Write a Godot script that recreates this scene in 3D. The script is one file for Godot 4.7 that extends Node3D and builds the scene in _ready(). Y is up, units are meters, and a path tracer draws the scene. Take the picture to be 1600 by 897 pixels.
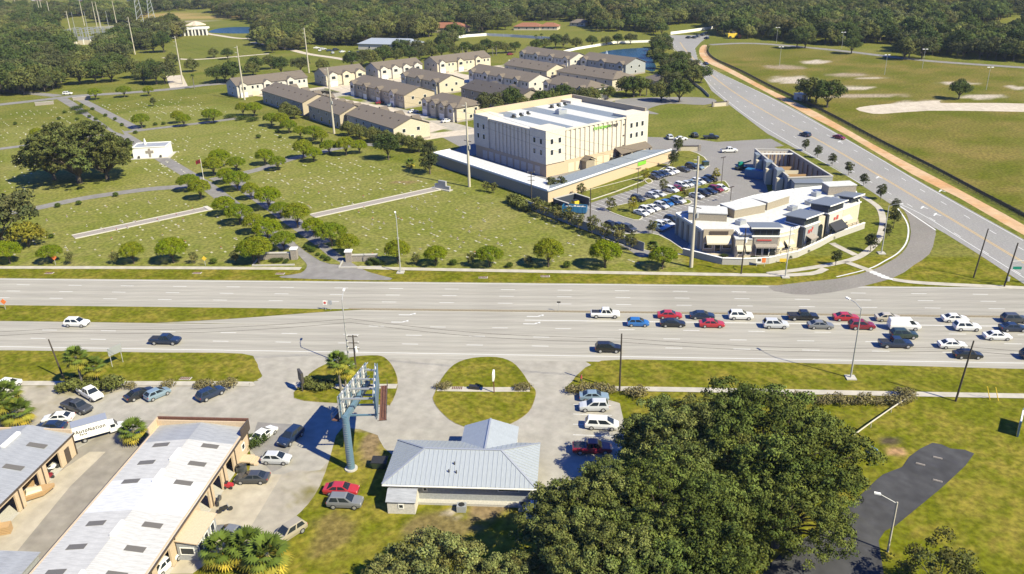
extends Node3D
# An aerial view over a six-lane highway: cemetery, storage building, townhouses and shops beyond it,
# workshops, a metal-roofed office and live oaks on the near side.  Metres, y up.

const ROT := 42.1                      # heading of the cemetery drive, the storage building and the townhouses
var used := {}
var T := {}                            # shared grey noise textures
var M := {}                            # shared materials
var rng := RandomNumberGenerator.new()
var nz := FastNoiseLite.new()
var nf := FastNoiseLite.new()

func _ready():
	var cam := Camera3D.new()
	cam.name = "camera"
	cam.fov = 38.620
	cam.near = 0.5
	cam.far = 6000.0
	cam.position = Vector3(0, 68.0, 0)
	cam.rotation_degrees = Vector3(-22.90, 4.90, -1.36)
	add_child(cam)
	cam.current = true
	var env := Environment.new()
	env.background_mode = Environment.BG_SKY
	var sky := Sky.new()
	var sm := ProceduralSkyMaterial.new()
	sm.sky_top_color = Color(0.16, 0.38, 0.80)
	sm.sky_horizon_color = Color(0.55, 0.72, 0.92)
	sm.sky_curve = 0.16
	sm.ground_bottom_color = Color(0.30, 0.32, 0.25)
	sm.ground_horizon_color = Color(0.60, 0.68, 0.72)
	sm.sun_angle_max = 0.0
	sky.sky_material = sm
	env.sky = sky
	env.background_energy_multiplier = 0.6
	env.tonemap_mode = Environment.TONE_MAPPER_LINEAR
	env.tonemap_exposure = 2.1
	env.sdfgi_enabled = true
	env.ssao_enabled = true
	env.ssil_enabled = true
	env.fog_enabled = true
	env.fog_density = 0.00006
	env.fog_light_color = Color(0.78, 0.85, 0.92)
	var we := WorldEnvironment.new()
	we.name = "environment"
	we.environment = env
	add_child(we)
	var sun := DirectionalLight3D.new()
	sun.name = "sun"
	sun.light_color = Color(1.0, 0.968, 0.845)
	sun.light_energy = 1.6
	sun.light_angular_distance = 0.5
	sun.shadow_enabled = true
	add_child(sun)
	sun.look_at_from_position(Vector3(11.6, 13.4, 7.5), Vector3.ZERO, Vector3.UP)

	rng.seed = 20231107
	nz.seed = 5
	nz.frequency = 1.0
	nz.fractal_octaves = 3
	nf.seed = 9
	nf.frequency = 1.0
	make_textures()
	make_materials()
	build_ground()
	build_roads()
	build_all()

# ---------------------------------------------------------------- mesh helpers
class MB:
	var v := PackedVector3Array()
	var n := PackedVector3Array()
	var c := PackedColorArray()
	var col = null
	func tri(a: Vector3, b: Vector3, d: Vector3):
		var q := (d - a).cross(b - a).normalized()
		v.push_back(a); v.push_back(b); v.push_back(d)
		n.push_back(q); n.push_back(q); n.push_back(q)
		if col != null:
			c.push_back(col); c.push_back(col); c.push_back(col)
	func face(p: Array, hint: Vector3):
		var q: Vector3 = (p[2] - p[0]).cross(p[1] - p[0])
		if q.dot(hint) < 0:
			p = p.duplicate(); p.reverse()
		for i in range(1, p.size() - 1):
			tri(p[0], p[i], p[i + 1])
	func box(a: Vector3, b: Vector3, bottom := false):
		var lo := a.min(b)
		var hi := a.max(b)
		var k := [Vector3(lo.x, lo.y, lo.z), Vector3(hi.x, lo.y, lo.z), Vector3(hi.x, lo.y, hi.z), Vector3(lo.x, lo.y, hi.z), Vector3(lo.x, hi.y, lo.z), Vector3(hi.x, hi.y, lo.z), Vector3(hi.x, hi.y, hi.z), Vector3(lo.x, hi.y, hi.z)]
		hexa(k, bottom)
	func hexa(k: Array, bottom := true):
		# k: four bottom corners in order, four top corners in the same order
		var m := Vector3.ZERO
		for p in k: m += p
		m /= 8.0
		var fs := [[4, 5, 6, 7], [0, 1, 5, 4], [1, 2, 6, 5], [2, 3, 7, 6], [3, 0, 4, 7]]
		if bottom: fs.append([0, 1, 2, 3])
		for f in fs:
			var p := [k[f[0]], k[f[1]], k[f[2]], k[f[3]]]
			face(p, (p[0] + p[1] + p[2] + p[3]) / 4.0 - m)
	func bar(a: Vector3, b: Vector3, w: float, h: float, up := Vector3.UP):
		# a beam from a to b, w wide and h high
		var d := (b - a).normalized()
		var s := d.cross(up)
		if s.length() < 0.01: s = d.cross(Vector3.RIGHT)
		s = s.normalized() * w * 0.5
		var t := s.cross(d).normalized() * h * 0.5
		hexa([a - s - t, a + s - t, b + s - t, b - s - t, a - s + t, a + s + t, b + s + t, b - s + t])
	func tube(a: Vector3, b: Vector3, r0: float, r1: float, k := 8, cap := true):
		var d := (b - a).normalized()
		var s := d.cross(Vector3(0.31, 0.2, 0.93) if absf(d.y) > 0.9 else Vector3.UP).normalized()
		var t := d.cross(s).normalized()
		for i in k:
			var p := TAU * i / k
			var q := TAU * (i + 1) / k
			var e0 := s * cos(p) + t * sin(p)
			var e1 := s * cos(q) + t * sin(q)
			var w := [a + e0 * r0, a + e1 * r0, b + e1 * r1, b + e0 * r1]
			var i0 := v.size()
			face(w, e0 + e1)
			for j in range(i0, v.size()):
				var axis := a + d * (v[j] - a).dot(d)
				var o := v[j] - axis
				if o.length() > 1e-4: n[j] = o.normalized()
			if cap:
				face([b, b + e0 * r1, b + e1 * r1], d)
				face([a, a + e0 * r0, a + e1 * r0], -d)
	func prism(poly: PackedVector2Array, y0: float, y1: float, sides := true):
		var idx := Geometry2D.triangulate_polygon(poly)
		for i in range(0, idx.size(), 3):
			var p := []
			for j in 3: p.append(Vector3(poly[idx[i + j]].x, y1, poly[idx[i + j]].y))
			face(p, Vector3.UP)
		if sides:
			var cw := Geometry2D.is_polygon_clockwise(poly)
			for i in poly.size():
				var a := poly[i]
				var b := poly[(i + 1) % poly.size()]
				var e := b - a
				var o := Vector3(e.y, 0, -e.x) * (-1.0 if cw else 1.0)
				face([Vector3(a.x, y0, a.y), Vector3(b.x, y0, b.y), Vector3(b.x, y1, b.y), Vector3(a.x, y1, a.y)], o)
	func slabv(poly: Array, d: Vector3):
		# a convex planar outline given in 3-D, thickened by the vector d
		var m := Vector3.ZERO
		for p in poly: m += p
		m = m / poly.size() + d * 0.5
		face(poly, -d)
		var far := []
		for p in poly: far.append(p + d)
		face(far, d)
		for i in poly.size():
			var j := (i + 1) % poly.size()
			face([poly[i], poly[j], far[j], far[i]], (poly[i] + far[j]) * 0.5 - m)
	func mesh() -> ArrayMesh:
		var a := []
		a.resize(Mesh.ARRAY_MAX)
		a[Mesh.ARRAY_VERTEX] = v
		a[Mesh.ARRAY_NORMAL] = n
		if c.size() == v.size() and v.size() > 0: a[Mesh.ARRAY_COLOR] = c
		var m := ArrayMesh.new()
		m.add_surface_from_arrays(Mesh.PRIMITIVE_TRIANGLES, a)
		return m

func numbered(called: String) -> String:
	var k: int = used.get(called, -1) + 1
	used[called] = k
	return called if k == 0 else "%s_%03d" % [called, k]

func thing(called: String, label: String, category: String, at := Vector3.ZERO, turn := 0.0, group := "") -> Node3D:
	var o := Node3D.new()
	o.name = numbered(called)
	add_child(o)
	o.position = at
	o.rotation_degrees.y = turn
	tag(o, label, category, group)
	return o

func tag(o: Node, label: String, category: String, group := "", kind := ""):
	o.set_meta("label", label)
	o.set_meta("category", category)
	if group: o.set_meta("group", group)
	if kind: o.set_meta("kind", kind)

func part(parent: Node, called: String, m, mat: Material) -> MeshInstance3D:
	var o := MeshInstance3D.new()
	o.name = called
	o.mesh = m.mesh() if m is MB else m
	o.material_override = mat
	parent.add_child(o, true)
	return o

func solo(called: String, label: String, category: String, m, mat: Material, at := Vector3.ZERO, turn := 0.0, group := "") -> MeshInstance3D:
	# a thing that is one mesh
	var o := MeshInstance3D.new()
	o.name = numbered(called)
	o.mesh = m.mesh() if m is MB else m
	o.material_override = mat
	add_child(o)
	o.position = at
	o.rotation_degrees.y = turn
	tag(o, label, category, group)
	return o

func struct(called: String, m, mat: Material) -> MeshInstance3D:
	var o := MeshInstance3D.new()
	o.name = numbered(called)
	o.mesh = m.mesh() if m is MB else m
	o.material_override = mat
	o.set_meta("kind", "structure")
	add_child(o)
	return o

func dup(o: Node3D, at: Vector3, turn: float, scl := Vector3.ONE) -> Node3D:
	var r: Node3D = o.duplicate()
	r.name = numbered(String(o.name).rstrip("0123456789").trim_suffix("_"))
	add_child(r)
	r.position = at
	r.rotation_degrees.y = turn
	r.scale = scl
	return r

func pl(a: Array) -> PackedVector2Array:
	var r := PackedVector2Array()
	for i in range(0, a.size(), 2): r.push_back(Vector2(a[i], a[i + 1]))
	return r

func v3(p: Vector2, y := 0.0) -> Vector3:
	return Vector3(p.x, y, p.y)

func strip(line: PackedVector2Array, w: float) -> PackedVector2Array:
	# the outline of a path of width w
	var l := PackedVector2Array()
	var r := PackedVector2Array()
	for i in line.size():
		var d := (line[mini(i + 1, line.size() - 1)] - line[maxi(i - 1, 0)]).normalized()
		var o := Vector2(-d.y, d.x) * w * 0.5
		l.push_back(line[i] + o)
		r.push_back(line[i] - o)
	r.reverse()
	l.append_array(r)
	return l

func curve(line: PackedVector2Array, k := 5) -> PackedVector2Array:
	# the same path, rounded
	var r := PackedVector2Array()
	for i in line.size() - 1:
		var a := line[maxi(i - 1, 0)]
		var d := line[mini(i + 2, line.size() - 1)]
		for j in k: r.push_back(line[i].cubic_interpolate(line[i + 1], a, d, float(j) / k))
	r.push_back(line[line.size() - 1])
	return r

func rounded(poly: PackedVector2Array, k := 4) -> PackedVector2Array:
	var r := PackedVector2Array()
	var s := poly.size()
	for i in s:
		for j in k: r.push_back(poly[i].cubic_interpolate(poly[(i + 1) % s], poly[(i - 1 + s) % s], poly[(i + 2) % s], float(j) / k))
	return r

func sheet(poly: PackedVector2Array, y: float, cell: float, fn: Callable) -> MB:
	# a flat sheet cut into cells, each vertex coloured by fn(x, z)
	var m := MB.new()
	var lo := poly[0]
	var hi := poly[0]
	for p in poly:
		lo = lo.min(p); hi = hi.max(p)
	var nx := int(ceil((hi.x - lo.x) / cell))
	var nq := int(ceil((hi.y - lo.y) / cell))
	var inside := PackedByteArray()
	inside.resize((nx + 1) * (nq + 1))
	for j in nq + 1:
		for i in nx + 1:
			inside[j * (nx + 1) + i] = 1 if Geometry2D.is_point_in_polygon(lo + Vector2(i, j) * cell, poly) else 0
	for j in nq:
		for i in nx:
			var a := lo + Vector2(i, j) * cell
			var sq := PackedVector2Array([a, a + Vector2(cell, 0), a + Vector2(cell, cell), a + Vector2(0, cell)])
			var k := inside[j * (nx + 1) + i] + inside[j * (nx + 1) + i + 1] + inside[(j + 1) * (nx + 1) + i] + inside[(j + 1) * (nx + 1) + i + 1]
			var bits: Array = [sq] if k == 4 else Geometry2D.intersect_polygons(sq, poly)
			for b in bits:
				if Geometry2D.is_polygon_clockwise(b) and k != 4: pass
				var idx: PackedInt32Array = PackedInt32Array([0, 1, 2, 0, 2, 3]) if k == 4 else Geometry2D.triangulate_polygon(b)
				for t in range(0, idx.size(), 3):
					var p: Vector2 = b[idx[t]]
					var q: Vector2 = b[idx[t + 1]]
					var r: Vector2 = b[idx[t + 2]]
					if (q - p).cross(r - p) < 0:
						var s := q; q = r; r = s
					for w in [p, q, r]:
						m.v.push_back(Vector3(w.x, y, w.y))
						m.n.push_back(Vector3.UP)
						m.c.push_back(fn.call(w.x, w.y))
	return m

# ---------------------------------------------------------------- textures and materials
func grey(size: int, freq: float, oct: int, lo: float, hi: float, kind := FastNoiseLite.TYPE_SIMPLEX_SMOOTH, power := 1.0, sd := 3) -> ImageTexture:
	var f := FastNoiseLite.new()
	f.noise_type = kind
	f.frequency = freq
	f.fractal_octaves = oct
	f.fractal_gain = 0.6
	f.seed = sd
	var im := f.get_seamless_image(size, size)
	im.convert(Image.FORMAT_RGB8)
	for j in size:
		for i in size:
			var x := pow(im.get_pixel(i, j).r, power)
			var g := lerpf(lo, hi, x)
			im.set_pixel(i, j, Color(g, g, g))
	im.generate_mipmaps()
	return ImageTexture.create_from_image(im)

func make_textures():
	T.fine = grey(512, 0.035, 5, 0.62, 1.0, FastNoiseLite.TYPE_SIMPLEX, 0.8)
	T.speck = grey(256, 0.35, 2, 0.70, 1.0)
	T.blotch = grey(256, 0.02, 4, 0.66, 1.0, FastNoiseLite.TYPE_SIMPLEX_SMOOTH, 0.8)
	T.mild = grey(256, 0.03, 4, 0.86, 1.0)
	T.rain = grey(256, 0.03, 5, 0.68, 1.0, FastNoiseLite.TYPE_SIMPLEX, 0.7, 8)
	T.stain = grey(256, 0.025, 5, 0.55, 1.0, FastNoiseLite.TYPE_SIMPLEX, 0.6, 8)

func lin(r: float, g: float, b: float) -> Color:
	return Color(r, g, b).linear_to_srgb()

func mat(called: String, col: Color, rough := 0.85, tex = null, scl := Vector3.ONE, metal := 0.0, own := false) -> StandardMaterial3D:
	# col: linear base colour
	var m := StandardMaterial3D.new()
	m.resource_name = called
	m.albedo_color = col.linear_to_srgb()
	m.roughness = rough
	m.metallic = metal
	if tex:
		m.albedo_texture = tex
		m.uv1_triplanar = true
		m.uv1_world_triplanar = not own
		m.uv1_scale = scl
	M[called] = m
	return m

func vmat(called: String, tex, scl: Vector3, rough := 0.95) -> StandardMaterial3D:
	# colour comes from the vertices, grain from the texture
	var m := mat(called, Color.WHITE, rough, tex, scl)
	m.vertex_color_use_as_albedo = true
	m.metallic_specular = 0.15
	return m

func make_materials():
	vmat("turf", T.fine, Vector3.ONE * 0.037)
	vmat("paving", T.mild, Vector3.ONE * 0.045)
	vmat("highway_concrete", T.mild, Vector3(0.012, 0.3, 0.5))
	vmat("asphalt", T.mild, Vector3.ONE * 0.2)
	mat("sidewalk", Color(0.42, 0.39, 0.33), 0.95, T.mild, Vector3.ONE * 0.3)
	mat("kerb", Color(0.5, 0.47, 0.41), 0.95, T.mild, Vector3.ONE * 0.3)
	mat("line_white", Color(0.62, 0.62, 0.6), 0.8, T.mild, Vector3.ONE * 0.5)
	mat("line_yellow", Color(0.55, 0.36, 0.1), 0.8, T.mild, Vector3.ONE * 0.5)

# ---------------------------------------------------------------- ground
func in_poly(x: float, z: float, p: PackedVector2Array) -> bool:
	return Geometry2D.is_point_in_polygon(Vector2(x, z), p)

var zone_field := pl([86.5,-585.9,112.6,-597.8,236.7,-467.5,113.8,-209.1,110.1,-262.1,100.9,-335.9,84.4,-479.7])
var zone_cem := pl([-135.0,-169.2,-62.9,-169.9,-49.8,-171.0,25.7,-168.7,23.4,-179.7,-14.7,-219.4,-42.3,-246.1,-102.3,-317.2,-166.8,-374.5,-197.0,-375.8,-215.5,-332.7,-243.3,-327.0])
var sand_spots := []

func turf(x: float, z: float) -> Color:
	var a := nz.get_noise_2d(x * 0.035, z * 0.035)
	var b := nz.get_noise_2d(x * 0.16 + 40, z * 0.16)
	var d := nz.get_noise_2d(x * 0.7, z * 0.7 + 90)
	var green := Color(0.135, 0.158, 0.022)
	var dry := Color(0.235, 0.212, 0.055)
	var t := clampf(0.35 + a * 0.55 + b * 0.45 + d * 0.3, 0, 1)
	if z > -180 and z < -30:
		green = Color(0.138, 0.152, 0.010)
		dry = Color(0.255, 0.215, 0.036)
		t = clampf(0.34 + a * 0.5 + b * 0.9 + d * 0.9, 0, 1)
	if in_poly(x, z, zone_cem):
		green = Color(0.176, 0.198, 0.033)
		dry = Color(0.258, 0.242, 0.076)
		# mown rows between the graves run with the drive
		var r := (x * 0.742 - z * 0.67)
		t = clampf(t + 0.12 * sin(r * 1.15) + 0.1, 0, 1)
	elif in_poly(x, z, zone_field):
		green = Color(0.125, 0.136, 0.014)
		dry = Color(0.225, 0.178, 0.050)
		t = clampf(0.42 + a * 0.9 + b * 0.35, 0, 1)
	var c := green.lerp(dry, t)
	for s in sand_spots:
		var q := Vector2(x - s[0], z - s[1]).rotated(s[4])
		var e := Vector2(q.x / s[2], q.y / s[3]).length() + b * 0.5 + d * 0.25
		if e < 1.0: c = c.lerp(s[5], clampf((1.0 - e) * 3.0, 0, 1))
	return c

func build_ground():
	var pale := Color(0.52, 0.45, 0.36)
	var brown := Color(0.26, 0.19, 0.10)
	# bare sand and worn turf: x, z, half width, half depth, turn, colour
	for s in [[Vector2(135.96,-496.11), 9, 9, pale], [Vector2(113.78,-477.35), 12, 10, brown.lerp(pale, .3)], [Vector2(108.53,-432.54), 12, 14, pale], [Vector2(139.63,-447.40), 10, 7, brown.lerp(pale, .4)], [Vector2(147.39,-436.17), 8, 4, pale], [Vector2(129.07,-406.13), 11, 6, pale], [Vector2(127.18,-385.45), 20, 5, brown.lerp(pale, .5)], [Vector2(182.10,-417.92), 10, 4, pale], [Vector2(147.52,-368.72), 10, 4, pale], [Vector2(179.45,-381.23), 10, 6, pale], [Vector2(203.51,-403.68), 7, 5, pale], [Vector2(170.80,-380.05), 5, 3, pale], [Vector2(-392.46,-845.00), 26, 16, brown.lerp(pale, .6)], [Vector2(-470.96,-928.92), 60, 34, Color(0.36, 0.27, 0.10)], [Vector2(-391.27,-889.46), 70, 26, Color(0.36, 0.27, 0.10)], [Vector2(-439.37,-805.44), 20, 14, pale],
			[Vector2(-53.35,-242.41), 5, 2, Color(0.25, 0.18, 0.09)], [Vector2(29.84,-164.45), 0.1, 0.1, pale], [Vector2(-38.25,-94.30), 2.2, 9, pale * 0.8], [Vector2(-88.54,-107.74), 6, 3, pale * 0.75], [Vector2(-422.28,-911.28), 6, 5, pale],
			[Vector2(45.41,-104.37), 1.6, 1.2, Color(0.1, 0.08, 0.05)], [Vector2(45.72,-101.65), 1.7, 1.6, Color(0.42, 0.26, 0.13)], [Vector2(-15.82,-84.73), 1.4, 2.5, pale * 0.9], [Vector2(-11.50,-87.02), 4, 3, brown], [Vector2(-29.79,-99.44), 2, 6, brown], [Vector2(-32.20,-105.37), 3, 2, brown.lerp(pale, .4)], [Vector2(-30.33,-81.03), 3, 5, Color(0.2, 0.16, 0.05)], [Vector2(-16.60,-81.71), 5, 4, Color(0.2, 0.16, 0.06)]]:
		sand_spots.append([s[0].x, s[0].y, s[1], s[2], 0.0, s[3]])
	var m := MB.new()
	# strips of growing cell size; together one sheet to beyond the horizon of the picture
	for st in [[-95, 85, -55, -130, 0.9], [-150, 130, -130, -190, 1.5], [-230, 150, -190, -300, 2.2], [-420, 250, -300, -520, 4.0], [-1300, 900, -520, -1700, 20.0]]:
		add_strip(m, st[0], st[1], st[2], st[3], st[4])
	for r in [[-3000, -95, -55, -130], [85, 3000, -55, -130], [-3000, -150, -130, -190], [130, 3000, -130, -190], [-3000, -230, -190, -300], [150, 3000, -190, -300], [-3000, -420, -300, -520], [250, 3000, -300, -520], [-3000, -1300, -520, -1700], [900, 3000, -520, -1700], [-3000, 3000, 200, -55], [-3000, 3000, -1700, -4500]]:
		add_strip(m, r[0], r[1], r[2], r[3], 60.0 if r[2] > -520 else 300.0)
	struct("ground", m, M.turf)

func add_strip(m: MB, x0: float, x1: float, z0: float, z1: float, cell: float):
	var nx := maxi(1, int(ceil((x1 - x0) / cell)))
	var nq := maxi(1, int(ceil((z0 - z1) / cell)))
	var row := []
	for j in nq + 1:
		var z := lerpf(z0, z1, float(j) / nq)
		var cur := []
		for i in nx + 1:
			var x := lerpf(x0, x1, float(i) / nx)
			cur.append([Vector3(x, 0, z), turf(x, z)])
		if j > 0:
			for i in nx:
				for w in [row[i], cur[i], cur[i + 1], row[i], cur[i + 1], row[i + 1]]:
					m.v.push_back(w[0]); m.n.push_back(Vector3.UP); m.c.push_back(w[1])
		row = cur

# ---------------------------------------------------------------- roads, drives, pavements
func nse(x: float, z: float, f: float) -> float:
	return nz.get_noise_2d(x * f, z * f)

func c_highway(x: float, z: float) -> Color:
	# pale concrete, darker in the wheel tracks of each lane
	var c := Color(0.352, 0.334, 0.292)
	var lane := fposmod(z + 129.3, 3.68) / 3.68
	var track: float = maxf(exp(-pow((lane - 0.27) / 0.1, 2)), exp(-pow((lane - 0.73) / 0.1, 2)))
	var oil: float = exp(-pow((lane - 0.5) / 0.12, 2))
	var k := 1.0 - 0.13 * track - 0.22 * oil * (0.5 + 0.5 * nse(x, z, 0.02))
	k *= 1.0 + 0.10 * nse(x * 0.04, z * 2.5, 0.5) + 0.04 * nse(x * 0.3, z * 3.0, 0.7) + 0.05 * nse(x, z, 0.03)
	if z > -129.2: k *= 1.07
	if x > 15 and z < -147.6: k *= 0.93
	return c * k

func c_lot(x: float, z: float) -> Color:
	# worn concrete and shell forecourt
	var c := Color(0.325, 0.305, 0.265)
	var k := 1.0 + 0.10 * nse(x, z, 0.07) + 0.05 * nse(x, z, 0.25)
	return c * k

func c_yard(x: float, z: float) -> Color:
	var c := Color(0.33, 0.30, 0.245).lerp(Color(0.17, 0.15, 0.06), clampf(nse(x, z, 0.09) * 1.8 - 0.15 + nse(x, z, 0.5) * 0.8, 0, 1))
	return c * (1.0 + 0.12 * nse(x, z, 0.6))

func c_lane(x: float, z: float) -> Color:
	# patched old asphalt between the workshops
	var k := 1.0 + 0.16 * nse(x * 0.6, z, 0.15) + 0.14 * nse(x, z, 0.6)
	return Color(0.255, 0.232, 0.195) * k

func c_apron(x: float, z: float) -> Color:
	return Color(0.40, 0.355, 0.275) * (1.0 + 0.08 * nse(x, z, 0.12) + 0.06 * nse(x, z, 0.7))

func c_drive(x: float, z: float) -> Color:
	return Color(0.215, 0.205, 0.195) * (1.0 + 0.10 * nse(x, z, 0.05) + 0.08 * nse(x, z, 0.3))

func c_avenue(x: float, z: float) -> Color:
	return Color(0.262, 0.255, 0.245) * (1.0 + 0.08 * nse(x, z, 0.02) + 0.06 * nse(x * 2.0, z * 0.4, 0.2))

func c_ramp(x: float, z: float) -> Color:
	return Color(0.215, 0.200, 0.182) * (1.0 + 0.12 * nse(x, z, 0.06) + 0.06 * nse(x, z, 0.4))

func c_newtar(x: float, z: float) -> Color:
	return Color(0.062, 0.062, 0.066) * (1.0 + 0.25 * nse(x, z, 0.12) + 0.2 * nse(x, z, 0.8))

func c_park(x: float, z: float) -> Color:
	return Color(0.225, 0.215, 0.205) * (1.0 + 0.08 * nse(x, z, 0.06) + 0.06 * nse(x, z, 0.4))

func c_dirt(x: float, z: float) -> Color:
	return Color(0.46, 0.27, 0.13).lerp(Color(0.50, 0.37, 0.24), clampf(0.5 + nse(x, z, 0.05) + nse(x, z, 0.3) * 0.5, 0, 1))

func c_court(x: float, z: float) -> Color:
	var k := 1.0 + 0.1 * nse(x, z, 0.1)
	return (Color(0.36, 0.33, 0.28) if nse(x, z, 0.045) < 0.18 else Color(0.15, 0.165, 0.035)) * k

func c_sand(x: float, z: float) -> Color:
	return Color(0.48, 0.42, 0.34) * (1.0 + 0.12 * nse(x, z, 0.08) + 0.1 * nse(x, z, 0.4))

func flat(called: String, a: PackedVector2Array, y: float, cell: float, fn: Callable, m: Material):
	return struct(called, sheet(a, y, cell, fn), m)

func mark(m: MB, a: Vector2, b: Vector2, w: float, y: float):
	var s := (b - a).normalized()
	var o := Vector2(-s.y, s.x) * w * 0.5
	m.face([v3(a + o, y), v3(a - o, y), v3(b - o, y), v3(b + o, y)], Vector3.UP)

func line_along(m: MB, line: PackedVector2Array, w: float, y: float, dash := 0.0, gap := 0.0):
	var at := 0.0
	for i in line.size() - 1:
		var a := line[i]
		var b := line[i + 1]
		var d := a.distance_to(b)
		if dash <= 0:
			mark(m, a, b, w, y)
			continue
		var t := 0.0
		while t < d:
			var ph := fposmod(at + t, dash + gap)
			if ph < dash:
				var e := minf(d, t + dash - ph)
				mark(m, a.lerp(b, t / d), a.lerp(b, e / d), w, y)
				t = e + 0.01
			else:
				t += dash + gap - ph
		at += d

func kerb_line(line: PackedVector2Array, w := 0.3, h := 0.14, closed := false) -> MB:
	var m := MB.new()
	var k := line.size()
	for i in (k if closed else k - 1):
		var a := line[i]
		var b := line[(i + 1) % k]
		var e := (b - a).normalized() * 0.02
		m.bar(v3(a - e, h * 0.5), v3(b + e, h * 0.5), w, h)
	return m

func build_roads():
	# highway in two carriageways, with a grass median that tapers to a kerb
	var far := pl([-27.9,-162.7,-60.5,-164.5])
	var hm := MB.new()
	var xs := [-700.0, -400.0]
	for i in 76: xs.append(-190.0 + i * 4.0)
	xs.append_array([250.0, 500.0])
	for i in xs.size() - 1:
		for j in 70:
			var z0 := -127.3 - j * 35.3 / 70
			var z1 := -127.3 - (j + 1) * 35.3 / 70
			for w in [[xs[i], z0], [xs[i], z1], [xs[i + 1], z1], [xs[i], z0], [xs[i + 1], z1], [xs[i + 1], z0]]:
				hm.v.push_back(Vector3(w[0], 0.03, w[1])); hm.n.push_back(Vector3.UP); hm.c.push_back(c_highway(w[0], w[1]))
	struct("highway", hm, M.highway_concrete)
	var med := curve(pl([-42, -147.9, -47, -147.2, -55, -145.6, -66, -143.2, -76, -141.4, -84, -140.5, -100, -140.3, -700, -140.2]), 3)
	med.append_array(pl([-700, -147.4, -60, -147.9]))
	flat("median_grass", med, 0.09, 1.3, turf, M.turf)
	var mk := MB.new()
	mk.bar(Vector3(-46, 0.09, -148.05), Vector3(500, 0.09, -148.05), 0.55, 0.16)
	struct("median_kerb", mk, mat("old_kerb", Color(0.30, 0.25, 0.17), 0.95, T.stain, Vector3.ONE * 0.4))
	# paint
	var w := MB.new()
	var y := 0.036
	for z in [-129.35, -162.0]: mark(w, Vector2(-700, z), Vector2(500, z), 0.16, y)
	for z in [-132.95, -136.6]:
		line_along(w, PackedVector2Array([Vector2(-500, z), Vector2(400, z)]), 0.15, y, 3.0, 9.0)
	for z in [-151.8, -155.4, -158.9]: line_along(w, PackedVector2Array([Vector2(-496, z), Vector2(400, z)]), 0.15, y, 3.0, 9.0)
	line_along(w, PackedVector2Array([Vector2(-40, -140.3), Vector2(400, -140.3)]), 0.15, y, 3.0, 9.0)
	line_along(w, PackedVector2Array([Vector2(-10, -143.9), Vector2(400, -143.9)]), 0.2, y, 0.0, 0.0)
	for i in 5: mark(w, Vector2(-0.33,-112.86) + Vector2(0, i * 2.9), Vector2(5.62,-112.71) + Vector2(0, i * 2.9), 0.12, 0.03)
	struct("lane_markings", w, M.line_white)
	for p in [Vector2(-33.5, -145.6), Vector2(-34.3, -142.2), Vector2(-8, -145.6), Vector2(-8.5, -142.2)]:
		var a := MB.new()
		var o := v3(p, y + 0.002)
		# a turn arrow painted along the lane
		a.face([o + Vector3(-1.7, 0, 0.1), o + Vector3(0.6, 0, 0.1), o + Vector3(0.6, 0, -0.15), o + Vector3(-1.7, 0, -0.15)], Vector3.UP)
		a.face([o + Vector3(0.6, 0, 0.1), o + Vector3(1.3, 0, -0.5), o + Vector3(1.05, 0, -0.75), o + Vector3(0.35, 0, -0.15)], Vector3.UP)
		a.face([o + Vector3(0.55, 0, -0.45), o + Vector3(1.6, 0, -0.35), o + Vector3(1.5, 0, -1.05)], Vector3.UP)
		var t = struct("turn_arrow", a, M.line_white)

	# near side: forecourt, grass islands, walk
	flat("forecourt", rounded(pl([-60.7,-128.6,0.6,-128.7,-0.7,-120.0,-1.5,-116.8,7.0,-113.5,6.3,-97.9,0.6,-90.3,-17.2,-90.9,-27.9,-99.5,-29.6,-102.8,-35.5,-104.7,-35.5,-99.2,-35.3,-93.7,-39.3,-92.0,-45.8,-93.2,-48.9,-100.3,-66.0,-107.7,-64.4,-94.7,-72.9,-97.5,-75.8,-95.8,-83.5,-103.2,-82.2,-108.0,-75.0,-114.8,-54.9,-117.3,-55.5,-122.9]), 2), 0.02, 1.0, c_lot, M.paving)
	flat("yard", rounded(pl([-98.3,-115.7,-85.5,-115.3,-61.5,-117.1,-55.0,-116.0,-54.0,-112.1,-58.1,-109.0,-67.0,-99.5,-75.8,-97.4,-83.4,-93.8]), 2), 0.014, 0.9, c_yard, M.paving)
	flat("workshop_lane", pl([-70.7,-104.7,-63.8,-105.9,-60.9,-99.8,-64.0,-79.4,-63.1,-68.8,-70.6,-68.4,-73.1,-78.9,-74.8,-94.2,-72.8,-99.2]), 0.028, 0.8, c_lane, M.paving)
	flat("workshop_apron", pl([-71.3,-96.6,-68.9,-96.7,-69.4,-88.4,-68.4,-74.4,-73.2,-74.2,-75.7,-82.6]), 0.034, 0.8, c_apron, M.paving)
	flat("repair_apron", pl([-45.3,-92.5,-40.8,-92.4,-41.1,-79.9,-44.9,-72.7,-49.5,-72.4,-49.1,-87.9]), 0.03, 0.8, c_apron, M.paving)
	flat("gravel_drive", rounded(pl([-40.8,-92.4,-35.7,-93.7,-35.5,-99.2,-34.7,-90.0,-35.6,-84.5,-37.9,-80.0,-39.2,-78.2,-41.3,-79.3]), 3), 0.024, 0.8, c_yard, M.paving)
	flat("parking_pad", pl([-49.2,-105.6,-42.2,-105.1,-41.4,-93.9,-42.4,-92.9,-48.0,-98.6]), 0.03, 0.8, c_park, M.paving)
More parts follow.
